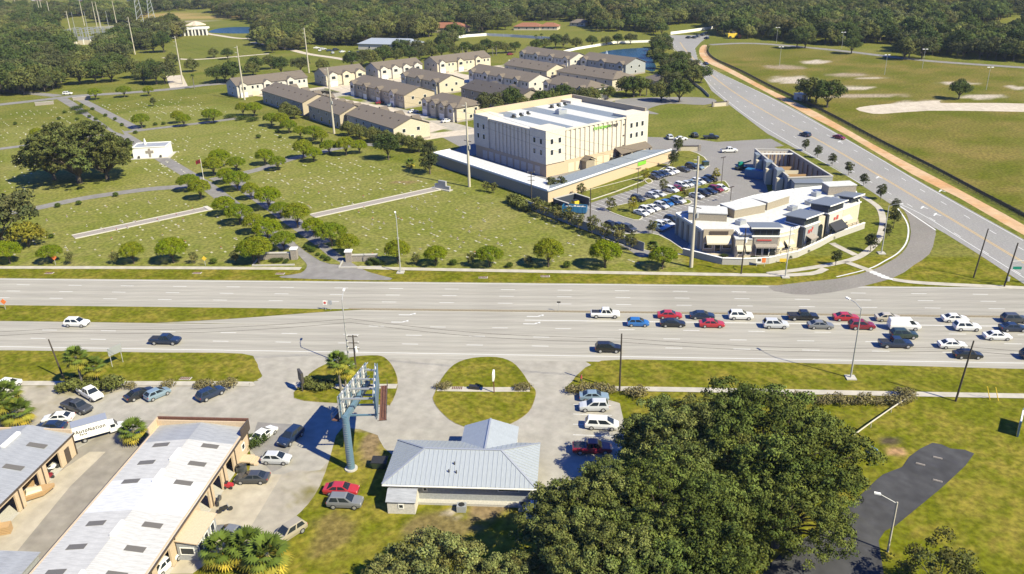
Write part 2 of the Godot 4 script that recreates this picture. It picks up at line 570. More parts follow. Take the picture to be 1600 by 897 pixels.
	for isl in [[[-46.0,-118.7,-45.4,-122.1,-43.4,-125.2,-40.0,-127.5,-35.5,-128.2,-33.5,-126.8,-31.7,-123.8,-30.2,-120.0,-29.5,-116.2,-29.6,-111.7,-30.6,-111.5,-38.5,-111.7,-45.8,-113.0], "billboard_lawn"], [[-22.6,-120.3,-21.2,-125.3,-18.4,-127.8,-14.1,-128.3,-11.2,-126.6,-9.2,-123.0,-7.7,-119.1,-6.6,-117.0,-6.6,-114.0,-7.4,-110.1,-9.7,-106.9,-12.0,-105.3,-14.4,-104.9,-18.3,-106.5,-21.3,-110.1,-22.9,-113.3,-23.0,-115.4], "oval_lawn"]]:
		var out := rounded(pl(isl[0]), 3)
		flat(isl[1], out, 0.08, 0.8, turf, M.turf)
		struct("kerb", kerb_line(out, 0.12, 0.07, true), M.old_kerb)
	flat("verge", rounded(pl([-130.9,-126.4,-75.9,-128.0,-60.5,-128.1,-57.3,-126.0,-55.2,-122.2,-54.9,-119.1,-56.5,-117.9,-87.2,-116.3,-121.4,-115.2]), 2), 0.05, 1.0, turf, M.turf)
	flat("verge", pl([-0.7,-119.8,0.0,-122.0,1.7,-125.2,4.5,-127.7,8.9,-128.3,33.1,-128.2,54.3,-127.7,84.9,-126.9,80.3,-118.4,31.0,-118.3,0.0,-118.3]), 0.05, 1.0, turf, M.turf)
	for q in [[-127.0,-114.8,-61.5,-117.1,-54.8,-116.9], [-47.7,-117.2,-39.4,-117.0,-29.7,-117.4], [-22.8,-116.8,-14.7,-116.9,-7.5,-117.2], [-0.5,-117.9,15.7,-118.1,36.0,-118.1,53.0,-118.1,85.0,-118.2]]:
		flat("sidewalk", strip(curve(pl(q), 3), 1.5), 0.085, 3.0, func(_x, _z): return Color(0.42, 0.39, 0.33), M.paving)
	flat("asphalt_pad", rounded(pl([51.4,-104.3,53.3,-102.9,56.1,-101.8,50.3,-95.4,45.8,-91.1,39.8,-85.5,36.8,-82.6,32.8,-70.6,19.7,-69.9,22.6,-77.5,27.4,-82.1,32.2,-86.0,38.6,-92.8,41.8,-96.2,45.0,-98.1,46.8,-100.6]), 2), 0.04, 0.8, c_newtar, M.paving)

	# far side: verge, walk, cemetery drives
	flat("verge", pl([-178.2,-163.4,-101.2,-164.4,-65.7,-164.8,-61.4,-169.9,-64.1,-171.1,-183.4,-169.0]), 0.045, 1.5, turf, M.turf)
	for q in [[-182.6,-168.2,-104.0,-169.6,-62.9,-169.9], [-49.8,-171.0,-37.8,-170.2,13.9,-168.8,46.8,-168.5,54.6,-172.4], [41.5,-169.1,50.5,-172.3,60.0,-176.8,65.7,-181.8,72.0,-191.5,76.7,-202.5,79.4,-211.4,80.5,-218.7,79.4,-229.0], [60.5,-189.0,61.5,-186.0,63.6,-180.9], [66.9,-166.4,73.4,-164.4,96.4,-161.9], [60.0,-176.8,62.4,-173.3,64.0,-171.1]]:
		flat("sidewalk", strip(curve(pl(q), 4), 1.7), 0.075, 3.0, func(_x, _z): return Color(0.42, 0.39, 0.33), M.paving)
	# the entrance and its divided drive
	flat("entrance_drive", rounded(pl([-65.6,-164.4,-62.1,-167.2,-62.1,-171.9,-65.1,-176.8,-70.9,-185.6,-69.9,-187.4,-61.4,-179.9,-54.9,-172.1,-59.2,-178.6,-63.4,-184.8,-61.5,-185.7,-53.1,-175.0,-46.9,-168.3,-40.8,-163.5]), 3), 0.05, 1.2, c_drive, M.paving)
	var d1 := pl([-69.5, -183, -116, -240, -190, -322, -262, -401])
	var d2 := pl([-62.5, -187, -108, -244])
	flat("cemetery_drive", strip(d1, 4.6), 0.036, 2.0, c_drive, M.paving)
	flat("cemetery_drive", strip(d2, 4.6), 0.036, 2.0, c_drive, M.paving)
	flat("cemetery_drive", strip(pl([-180, -322, -247, -394]), 4.2), 0.036, 3.0, c_drive, M.paving)
	flat("cemetery_drive", strip(curve(pl([-171.5,-200.8,-159.0,-211.2,-147.1,-225.0,-132.1,-234.6,-121.5,-238.1,-116.8,-244.0])), 4.6), 0.042, 2.0, c_drive, M.paving)
	flat("cemetery_drive", strip(curve(pl([-116.4,-245.5,-106.1,-257.3,-99.8,-270.9,-91.8,-281.9,-80.8,-293.6,-70.7,-291.4])), 4.2), 0.042, 2.0, c_drive, M.paving)
	flat("cemetery_drive", strip(curve(pl([-227.3,-281.8,-207.0,-296.9,-182.2,-318.0,-161.8,-332.5,-144.7,-345.4])), 4.2), 0.042, 3.0, c_drive, M.paving)
	flat("back_road", strip(curve(pl([-293.2,-371.7,-268.0,-392.5,-255.1,-404.5,-232.3,-412.8,-213.3,-423.6,-198.2,-437.2,-176.0,-444.5])), 7.0), 0.05, 4.0, c_drive, M.paving)
	flat("back_lane", strip(curve(pl([-310.4,-425.0,-265.0,-405.0])), 6.0), 0.045, 4.0, c_drive, M.paving)
	flat("park_path", strip(curve(pl([-252.3,-641.9,-216.7,-605.2,-185.2,-565.5,-161.1,-543.5,-140.9,-523.3])), 5.0), 0.045, 6.0, c_sand, M.paving)
	flat("park_path", strip(curve(pl([-282.2,-554.8,-256.5,-542.8,-237.8,-550.7,-213.1,-568.3])), 4.0), 0.045, 6.0, c_sand, M.paving)
	flat("park_path", strip(curve(pl([-323.8,-718.0,-299.6,-694.2,-274.1,-671.6,-249.0,-668.3])), 5.0), 0.045, 6.0, c_sand, M.paving)
	flat("substation_yard", strip(pl([-235.2,-471.6,-211.7,-427.6]), 9.0), 0.045, 4.0, c_sand, M.paving)

	# avenue with its curved slip road
	var al := pl([66.9,-649.3,62.1,-600.1,62.8,-557.0,66.6,-513.4,66.7,-473.7,63.3,-402.6,66.5,-354.6,70.0,-308.5,75.3,-281.4,80.8,-257.6,83.0,-236.7,84.6,-221.1,86.1,-217.1,87.5,-206.2,89.4,-196.4,91.0,-183.1,93.4,-156.0])
	var ar := pl([97.6,-645.2,84.7,-601.2,76.2,-565.7,71.4,-515.8,72.2,-483.2,75.6,-456.5,86.6,-389.2,91.4,-353.6,96.6,-292.4,101.0,-238.1,105.8,-192.4,108.1,-169.8])
	ar.reverse()
	al.append_array(ar)
	flat("avenue", al, 0.03, 3.0, c_avenue, M.asphalt)
	flat("slip_road", rounded(pl([84.7,-222.3,86.6,-217.1,83.7,-203.6,79.4,-191.6,74.3,-182.3,69.0,-176.2,63.9,-171.4,55.3,-166.5,40.0,-161.9,44.3,-157.9,52.3,-159.1,66.6,-166.7,74.1,-174.7,80.3,-182.0,85.1,-191.7,88.5,-200.2,87.9,-207.3,86.6,-217.1]), 2), 0.038, 1.5, c_ramp, M.asphalt)
	var sl := MB.new()
	line_along(sl, curve(pl([85.2,-216.5,83.1,-203.6,78.8,-191.6,74.0,-183.2,68.9,-177.4,64.0,-172.6,55.6,-167.6])), 0.35, 0.046)
	line_along(sl, curve(pl([86.3,-221.1,87.5,-206.2,88.1,-198.7])), 0.35, 0.046)
	for i in 6:
		var p: Vector2 = [Vector2(63.67,-171.25), Vector2(64.19,-170.33), Vector2(64.70,-169.41), Vector2(65.21,-168.51), Vector2(65.71,-167.61), Vector2(66.21,-166.72)][i]
		mark(sl, p + Vector2(-1.3, -0.9), p + Vector2(1.3, 0.9), 0.55, 0.047)
	struct("slip_road_markings", sl, M.line_white)
	var yl := MB.new()
	var mid := curve(pl([70.4,-602.9,68.9,-553.0,69.4,-478.4,72.3,-405.7,79.1,-339.2,86.3,-290.6,92.1,-238.1,98.3,-176.4,100.2,-164.4]), 6)
	var mid2 := PackedVector2Array()
	for p in mid: mid2.push_back(p + Vector2(0.5, 0))
	line_along(yl, mid, 0.18, 0.036)
	line_along(yl, mid2, 0.18, 0.036)
	struct("avenue_centre_line", yl, M.line_yellow)
	var wl := MB.new()
	for q in [[[66.0,-603.5,65.3,-556.7,66.6,-478.6,68.4,-404.1,74.1,-339.3,80.2,-290.7,85.9,-247.1,90.7,-206.3,94.7,-168.8], 3.0], [[62.2,-596.2,62.0,-557.0,65.0,-489.0,65.4,-404.2,69.3,-338.2,76.2,-285.1,83.3,-238.7], 0.0], [[76.3,-569.1,70.4,-488.5,74.2,-436.9,83.3,-371.6,93.3,-284.8,98.1,-230.3,102.3,-184.9], 3.0], [[72.2,-515.7,74.3,-470.7,86.1,-386.7,96.2,-290.9,100.5,-236.7,105.3,-191.5], 0.0], [[85.8,-224.7,89.5,-211.5,91.6,-193.1,94.3,-168.1], 0.0]]:
		line_along(wl, curve(pl(q[0]), 6), 0.17, 0.036, q[1], 9.0)
	for p in [Vector2(90.21,-247.82), Vector2(93.01,-211.56), Vector2(92.44,-295.46), Vector2(102.83,-233.46), Vector2(92.06,-217.66)]:
		mark(wl, p + Vector2(-0.9, 1.2), p + Vector2(0.6, -1.0), 0.4, 0.037)
		mark(wl, p + Vector2(0.9, 1.2), p + Vector2(-0.2, -0.6), 0.3, 0.0375)
	struct("avenue_markings", wl, M.line_white)
	flat("dirt_strip", rounded(pl([83.1,-582.6,77.0,-552.2,74.0,-507.0,79.7,-467.8,88.0,-395.9,93.1,-342.6,98.0,-304.6,101.4,-251.4,105.0,-226.0,108.2,-185.5,111.7,-192.5,108.3,-234.1,105.2,-262.2,102.3,-293.3,98.1,-349.2,90.5,-408.3,85.1,-462.7,80.0,-512.1,80.9,-545.3,86.4,-582.2]), 2), 0.02, 2.0, c_dirt, M.paving)
	flat("sand_track", rounded(pl([115.9,-355.4,124.1,-362.3,142.3,-369.0,157.1,-372.9,154.8,-366.9,178.0,-365.9,209.5,-357.3,202.3,-344.0,169.9,-347.8,143.2,-350.2,123.4,-344.2,118.0,-347.1]), 2), 0.02, 2.0, c_sand, M.paving)
	flat("park_road", strip(curve(pl([89.1,-585.6,119.6,-589.4,159.7,-550.0,190.6,-504.8,210.8,-484.4,259.5,-449.6])), 7.0), 0.05, 5.0, c_drive, M.paving)

	# storage and shop parking, access road
	flat("shop_parking", pl([-1.2,-213.6,3.2,-220.7,18.4,-236.7,32.1,-259.6,51.3,-292.2,65.2,-295.0,68.7,-285.2,58.5,-261.0,54.5,-232.1,39.8,-208.4,28.1,-181.9,14.5,-178.7,5.4,-197.7,-1.2,-205.3]), 0.03, 2.0, c_park, M.asphalt)
	flat("access_road", rounded(pl([27.3,-350.4,16.1,-374.6,25.4,-385.5,54.5,-385.7,61.9,-377.3,54.8,-366.7,40.0,-370.4,29.7,-357.4,33.7,-347.4]), 3), 0.04, 2.5, c_drive, M.asphalt)
	flat("access_road", pl([24.0,-287.8,36.9,-303.8,49.6,-295.3,69.6,-300.0,71.7,-289.0,49.1,-278.1,30.4,-262.8,20.6,-269.6]), 0.036, 2.0, c_park, M.asphalt)
	flat("storage_court", pl([-34.1,-276.5,-48.3,-273.9,-42.1,-288.9,-51.7,-305.8,-40.6,-315.7,32.1,-302.9,33.7,-278.3,-9.7,-228.7,-44.5,-260.1]), 0.026, 3.0, c_park, M.asphalt)
	flat("estate_road", strip(curve(pl([-73.1,-291.4,-54.5,-308.0,-39.4,-315.6,-28.9,-324.9]), 4), 9.0), 0.03, 3.0, c_sand, M.paving)
	flat("estate_road", pl([-135.3,-381.3,-127.5,-401.8,-84.5,-366.4,-51.6,-321.9,-63.8,-304.9,-91.4,-335.6]), 0.024, 3.0, c_sand, M.paving)
	flat("estate_road", pl([-159.3,-399.8,-118.0,-440.8,-91.8,-468.6,-39.9,-503.1,-19.4,-470.5,-1.3,-409.8,7.5,-375.0,-15.6,-376.0,-68.3,-433.5,-96.8,-439.5,-121.2,-380.7]), 0.018, 4.0, c_sand, M.paving)
	for q in [[162.5, 185, -398, -262], [203, 216, -398, -335], [233.5, 248.5, -398, -275], [264, 276.5, -396, -270], [297, 314, -400, -290], [160, 186, -402, -382], [200.5, 215.5, -330, -270]]:
		flat("estate_road", PackedVector2Array([lw(q[0], q[2]), lw(q[1], q[2]), lw(q[1], q[3]), lw(q[0], q[3])]), 0.02, 4.0, c_court, M.paving)
	struct("pond", sheet(rounded(pl([0.2,-528.3,12.6,-549.0,23.4,-564.5,40.8,-573.0,47.8,-565.3,44.7,-536.3,44.2,-488.1,40.6,-466.0,34.7,-481.2,17.4,-506.5]), 3), 0.03, 6.0, func(_x, _z): return Color(0.010, 0.035, 0.075)), mat("water", Color(0.012, 0.04, 0.07), 0.25))
	M.water.metallic_specular = 0.13
	struct("pond", sheet(rounded(pl([-325.6,-728.9,-328.3,-763.3,-310.7,-772.5,-269.9,-760.2,-257.7,-724.5,-278.5,-711.6,-305.5,-715.4]), 3), 0.03, 6.0, func(_x, _z): return Color.WHITE), M.water)

# ---------------------------------------------------------------- trees and shrubs
class Leaves:
	var v := PackedVector3Array()
	var n := PackedVector3Array()
	var c := PackedColorArray()
	var r := RandomNumberGenerator.new()
	func leaf(p: Vector3, out: Vector3, s: float, col: Color):
		# a small folded blade, facing roughly outwards
		var d := (out + Vector3(r.randfn(), r.randfn(), r.randfn()) * 0.55).normalized()
		var a := d.cross(Vector3(r.randf() - 0.5, r.randf() - 0.5, r.randf() - 0.5)).normalized() * s
		var b := d.cross(a).normalized() * s * r.randf_range(0.45, 0.8)
		var nn := (d + out * 0.5).normalized()
		var q := [p - a, p + b, p + a, p - a, p + a, p - b]
		for w in q:
			v.push_back(w); n.push_back(nn); c.push_back(col)
	func clump(at: Vector3, rad: Vector3, k: int, s: float, col: Color, vary := 0.3, under := -0.5):
		for i in k:
			var d := Vector3(r.randfn(), r.randfn(), r.randfn()).normalized()
			if d.y < under: d.y = -d.y
			var t := pow(r.randf(), 0.35)
			var g := 1.0 + r.randf_range(-vary, vary)
			var e := col * g
			e.r *= 1.0 + r.randf_range(-0.08, 0.08)
			e.a = 1.0
			leaf(at + d * rad * t, d, s * r.randf_range(0.6, 1.3), e)
	func mesh() -> ArrayMesh:
		var a := []
		a.resize(Mesh.ARRAY_MAX)
		a[Mesh.ARRAY_VERTEX] = v
		a[Mesh.ARRAY_NORMAL] = n
		a[Mesh.ARRAY_COLOR] = c
		var m := ArrayMesh.new()
		m.add_surface_from_arrays(Mesh.PRIMITIVE_TRIANGLES, a)
		return m

func plant_materials():
	for q in [["oak_leaf", 1.0], ["leaf", 1.0]]:
		var m := mat(q[0], Color.WHITE, 0.62)
		m.vertex_color_use_as_albedo = true
		m.metallic_specular = 0.12
		m.backlight = Color(0.25, 0.3, 0.08)
		m.cull_mode = BaseMaterial3D.CULL_DISABLED
	mat("bark", Color(0.13, 0.10, 0.075), 0.95, T.stain, Vector3(1.5, 0.5, 1.5))
	mat("grey_bark", Color(0.22, 0.20, 0.17), 0.95, T.stain, Vector3(1.5, 0.5, 1.5))

func limbs(m: MB, base: Vector3, tips: Array, r0: float, fork: float):
	# a trunk that forks and sends one limb to each clump of leaves
	var top := base + Vector3(0, fork, 0)
	m.tube(base - Vector3(0, 0.2, 0), top, r0 * 1.25, r0 * 0.85, 9)
	for t in tips:
		var mid: Vector3 = top.lerp(t, 0.5) + Vector3(0, (t.y - top.y) * 0.12, 0)
		m.tube(top - Vector3(0, 0.3, 0), mid, r0 * 0.42, r0 * 0.26, 6, false)
		m.tube(mid, t, r0 * 0.26, r0 * 0.08, 5, false)

# crown: dome of nc clumps within the half axes ax, its underside at y0
func make_tree(sd: int, ax: Vector3, y0: float, nc: int, cr: float, k: int, s: float, col: Color, trunk_r: float, hue := 0.22, flat_under := -0.35, tidy := 0.72, vary := 0.3) -> Dictionary:
	var L := Leaves.new()
	L.r.seed = sd
	var tips := []
	var cy := y0 + ax.y * 0.42
	for i in nc:
		# sunflower spread over the dome, with some inner ones
		var f := (i + 0.5) / nc
		var up := lerpf(1.0, flat_under, f)
		var ang := i * 2.39996 + L.r.randf() * 0.5
		var rr := sqrt(maxf(0, 1 - up * up))
		var t := L.r.randf_range(tidy, 1.03) if tidy > 0.9 or L.r.randf() < 0.85 else L.r.randf_range(0.3, 0.7)
		var p := Vector3(cos(ang) * rr * ax.x, up * ax.y * 0.6, sin(ang) * rr * ax.z) * t + Vector3(0, cy, 0)
		var z := cr * (L.r.randf_range(0.9, 1.1) if tidy > 0.9 else L.r.randf_range(0.55, 1.5))
		var cc := col * (1.0 + L.r.randf_range(-hue, hue))
		cc.r *= 1.0 + L.r.randf_range(-0.08, 0.10)
		L.clump(p, Vector3(z, z * 0.78, z), int(k * (z / cr) * (z / cr)), s, cc, vary)
		if i % 3 == 0 and tips.size() < 14: tips.append(p)
	var m := MB.new()
	limbs(m, Vector3.ZERO, tips, trunk_r, y0 * 0.75)
	return {"crown": L.mesh(), "trunk": m.mesh()}

# a great oak: heavy lobes of foliage with dark gaps between them
func make_oak(sd: int, ax: Vector3, y0: float, lobes: int, per: int, k: int, s: float, col: Color, trunk_r: float) -> Dictionary:
	var L := Leaves.new()
	L.r.seed = sd
	var tips := []
	var cy := y0 + ax.y * 0.4
	for i in lobes:
		var up := lerpf(0.98, -0.3, (i + 0.5) / lobes)
		var ang := i * 2.39996 + L.r.randf() * 0.6
		var rr := sqrt(1 - up * up)
		var t := L.r.randf_range(0.62, 0.88)
		var lr := L.r.randf_range(1.7, 3.1)
		var c := Vector3(cos(ang) * rr * ax.x * t, up * ax.y * 0.58 * t, sin(ang) * rr * ax.z * t) + Vector3(0, cy, 0)
		tips.append(c)
		var tone := L.r.randf_range(0.72, 1.28)
		var warm := L.r.randf_range(0.93, 1.12)
		for j in int(per * lr * lr / 5.8):
			var d := Vector3(L.r.randfn(), L.r.randfn() + 0.35, L.r.randfn()).normalized()
			var p := c + d * Vector3(lr, lr * 0.75, lr) * L.r.randf_range(0.75, 1.12)
			var z := L.r.randf_range(0.55, 1.05)
			var cc := col * tone * L.r.randf_range(0.82, 1.2)
			cc.r *= warm
			L.clump(p, Vector3(z, z * 0.7, z), int(k * z * z), s, cc, 0.28)
	var m := MB.new()
	limbs(m, Vector3.ZERO, tips, trunk_r, y0 * 0.75)
	return {"crown": L.mesh(), "trunk": m.mesh()}

func plant(called: String, label: String, cat: String, d: Dictionary, at: Vector2, turn: float, scl: Vector3, group := "", bark: Material = null, lm: Material = null) -> Node3D:
	var o := thing(called, label, cat, v3(at), turn, group)
	o.scale = scl
	part(o, "trunk", d.trunk, bark if bark else M.bark)
	part(o, "crown", d.crown, lm if lm else M.leaf)
	return o

func make_palm(sd: int, h: float, nf_: int, fl: float, yellow: float, skirt := true) -> Dictionary:
	# a fan palm: ringed trunk, arching stems, each ending in a fan of blades
	var L := Leaves.new()
	L.r.seed = sd
	var t := MB.new()
	var top := Vector3(L.r.randf_range(-0.3, 0.3), h, L.r.randf_range(-0.3, 0.3))
	for i in 6: t.tube(top * (i / 6.0) - Vector3(0, 0.1 if i == 0 else 0.0, 0), top * ((i + 1) / 6.0), 0.24 - i * 0.008, 0.225 - i * 0.008, 8, i == 5)
	for i in nf_:
		var az := i * 2.39996
		var el := lerpf(1.25, -0.75 if skirt else -0.3, float(i) / nf_) + L.r.randf_range(-0.12, 0.12)
		var dir := Vector3(cos(az) * cos(el), sin(el), sin(az) * cos(el))
		var stem := top + dir * fl * 0.55
		var old := clampf((float(i) / nf_ - 0.55) * 2.2, 0, 1) * yellow
		var col := Color(0.075, 0.105, 0.020).lerp(Color(0.36, 0.26, 0.035), old) * L.r.randf_range(0.75, 1.25)
		col.a = 1
		# stem
		_blade(L, top, stem, Vector3.UP, 0.03, col)
		var side := dir.cross(Vector3.UP).normalized()
		if side.length() < 0.1: side = Vector3.RIGHT
		var upv := side.cross(dir).normalized()
		for b in 13:
			var a := lerpf(-1.9, 1.9, b / 12.0)
			var e := (dir * cos(a) + side * sin(a)).normalized()
			var tip := stem + e * fl * 0.52 * (0.75 + 0.25 * cos(a)) - Vector3(0, fl * 0.2, 0) + upv * 0.05
			_blade(L, stem, tip, upv, 0.055 * fl, col * L.r.randf_range(0.85, 1.15))
	return {"crown": L.mesh(), "trunk": t.mesh()}

func _blade(L: Leaves, a: Vector3, b: Vector3, up: Vector3, w: float, col: Color):
	var d := (b - a).normalized()
	var s := d.cross(up).normalized() * w
	var mid := a.lerp(b, 0.45) + up * w * 0.5
	var n := d.cross(s).normalized()
	if n.dot(up) < 0:
		n = -n
		s = -s
	col.a = 1
	for w3 in [a, mid + s, mid - s, mid + s, b, mid - s]:
		L.v.push_back(w3); L.n.push_back(n); L.c.push_back(col)

func make_bush(sd: int, rad: Vector3, nc: int, k: int, s: float, col: Color) -> ArrayMesh:
	var L := Leaves.new()
	L.r.seed = sd
	for i in nc:
		var a := i * 2.4
		var q := sqrt((i + 0.5) / nc) * 0.6
		var p := Vector3(cos(a) * rad.x * q, rad.y * (0.5 + 0.35 * (1 - q)), sin(a) * rad.z * q)
		L.clump(p, rad * 0.55, k, s, col * L.r.randf_range(0.8, 1.2), 0.3, -0.9)
	return L.mesh()

var OAK := []
var LIG := []
var WOOD := []
var YOUNG := []
var FANP := []

func build_plants():
	plant_materials()
	var olive := Color(0.085, 0.098, 0.030)
	# the great oaks beside the forecourt
	for i in 2:
		OAK.append(make_oak(100 + i, Vector3(10.4, 9.5, 10.4), 3.6, 42, 17, 145, 0.15, Color(0.100, 0.120, 0.036) if i == 0 else Color(0.080, 0.100, 0.024), 0.55))
	var spots := [[Vector2(14.74,-89.55), 0, 0.98, 20], [Vector2(24.26,-89.26), 1, 1.12, 110], [Vector2(2.33,-75.34), 0, 0.9, 200], [Vector2(10.73,-73.89), 1, 1.02, 300], [Vector2(24.18,-81.03), 1, 0.85, 65], [Vector2(4.53,-68.02), 0, 0.85, 170], [Vector2(10.47,-65.11), 1, 0.8, 20]]
	var lab := ["pale olive live oak whose crown overhangs the red pickup and parked minivan", "broad dark live oak beside the sidewalk hedge", "pale olive live oak crowding the end of the metal-roofed office", "dark live oak between the paler oaks and the asphalt pad", "dark live oak leaning over the asphalt pad with the crown edge on it", "olive live oak casting shade on the office back lawn", "dark live oak filling the lawn between the pad and the back lawn oaks"]
	for i in spots.size():
		var s = spots[i]
		plant("live_oak", lab[i], "tree", OAK[s[1]], s[0], s[3], Vector3.ONE * s[2], "live oaks beside the office", null, M.oak_leaf)
	var olv := make_oak(140, Vector3(7.2, 6.6, 7.2), 2.6, 22, 17, 145, 0.15, Color(0.128, 0.136, 0.046), 0.35)
	plant("live_oak", "light olive oak on the lawn behind the white shed", "tree", olv, Vector2(-15.25,-66.98), 30, Vector3(0.95, 0.95, 0.95))
	plant("live_oak", "small light olive oak touching the back lawn oak beside the fan palm", "tree", olv, Vector2(-7.10,-66.02), 130, Vector3(0.7, 0.8, 0.7))
	# a thin, half-bare tree by the pad
	var thin := make_tree(150, Vector3(3.6, 5.0, 3.6), 1.8, 24, 0.9, 150, 0.15, Color(0.085, 0.088, 0.026), 0.16, 0.3, -0.8)
	plant("sparse_tree", "thin half-bare tree on the grass beside the asphalt pad", "tree", thin, Vector2(40.20,-74.00), 40, Vector3(1.1, 1.0, 1.1), "", M.grey_bark)

	# clipped round trees of the cemetery
	for i in 3:
		LIG.append(make_tree(200 + i, [Vector3(2.75, 3.3, 2.75), Vector3(2.95, 2.9, 2.7), Vector3(2.5, 3.6, 2.6)][i], 1.75, 64, 0.75, 190, 0.115, [Color(0.125, 0.158, 0.008), Color(0.108, 0.142, 0.010), Color(0.138, 0.160, 0.012)][i], 0.16, 0.07, -0.15, 0.93, 0.16))
	var k := 0
	var row := pl([-134.2,-171.7,-124.2,-172.3,-103.9,-172.3,-94.5,-172.9,-75.2,-173.3,-41.1,-173.5,-32.1,-172.5,-19.7,-172.0,-6.4,-172.3,6.3,-172.1,19.0,-171.6])
	for i in row.size():
		plant("clipped_tree", "round clipped tree between the highway walk and the graves", "tree", LIG[i % 3], row[i], i * 77.0, Vector3.ONE * (1.0 + 0.16 * sin(i * 5.0)), "clipped trees along the highway walk")
	row = pl([-117.5,-232.5,-110.1,-223.9,-96.7,-208.8,-89.5,-201.2,-82.5,-193.5,-76.7,-187.3,-70.9,-181.9,-73.8,-172.9,-109.3,-241.0,-102.7,-233.2,-95.0,-223.9,-86.3,-214.7,-80.2,-206.7,-72.9,-198.7,-66.5,-191.8,-59.8,-184.8,-54.1,-178.7,-119.5,-260.7,-112.0,-255.7,-117.3,-250.1])
	for i in row.size():
		plant("clipped_tree", "round clipped tree lining the divided cemetery drive", "tree", LIG[(i + 1) % 3], row[i], i * 61.0, Vector3.ONE * (1.02 + 0.15 * sin(i * 3.0)), "clipped trees lining the cemetery drive")
	row = pl([-105.2,-263.9,-98.5,-257.2,-94.7,-272.6,-89.7,-268.1,-87.5,-279.0,-80.9,-277.0,-76.8,-279.8,-125.6,-327.6,-119.5,-322.5,-106.1,-304.7,-99.7,-300.3,-146.3,-349.6,-157.7,-340.3,-152.8,-333.5,-168.4,-334.0,-162.8,-327.4,-180.0,-325.3,-210.6,-302.5,-238.2,-392.9,-226.9,-399.5,-215.8,-402.6,-140.5,-348.0,-113.7,-314.0,-94.9,-294.9])
	for i in row.size():
		plant("clipped_tree", "round clipped tree beside the narrow cross drives", "tree", LIG[i % 3], row[i], i * 97.0, Vector3.ONE * (1.0 + 0.15 * sin(i * 4.0)), "clipped trees on the cross drives")

	# oaks and other full-grown trees of the middle distance
	for i in 5:
		WOOD.append(make_tree(300 + i, [Vector3(5.6, 7, 5.6), Vector3(6.4, 6, 6.0), Vector3(4.8, 8, 4.8), Vector3(6.8, 7, 6.8), Vector3(5.2, 6.4, 5.2)][i], [3.0, 2.5, 3.5, 3.0, 2.2][i], 34, 1.9, 110, 0.36, [Color(0.058, 0.078, 0.022), Color(0.078, 0.090, 0.027), Color(0.048, 0.068, 0.020), Color(0.066, 0.074, 0.030), Color(0.090, 0.098, 0.030)][i], 0.35, 0.14, -0.35, 0.72, 0.14))
	var big := make_oak(330, Vector3(11.5, 12, 10.5), 3.0, 40, 14, 70, 0.24, Color(0.074, 0.086, 0.026), 0.6)
	for s in [[Vector2(-157.97,-241.84), 1.3, 0], [Vector2(-168.88,-245.65), 0.9, 100], [Vector2(-151.33,-246.37), 0.95, 220]]:
		plant("live_oak", "huge spreading live oak shading the graves near the white chapel", "tree", big, s[0], s[2], Vector3.ONE * s[1], "spreading oaks among the graves")
	plant("broad_tree", "grey-green tree at the end of the cemetery cross drive", "tree", WOOD[3], Vector2(-143.95,-183.44), 10, Vector3.ONE * 1.3)
	plant("broad_tree", "yellowing tree beside the grey-green one at the cross drive", "tree", make_tree(341, Vector3(4, 4.5, 4), 1.2, 30, 1.4, 90, 0.3, Color(0.15, 0.14, 0.02), 0.25), Vector2(-137.25,-183.55), 10, Vector3.ONE * 0.95)
	build_woods()
	build_small_plants()

func in_view(p: Vector2) -> bool:
	# roughly inside the wedge that the picture shows, with a margin
	return absf(p.x + 0.086 * -p.y * -1.0) < 0.78 * -p.y + 60

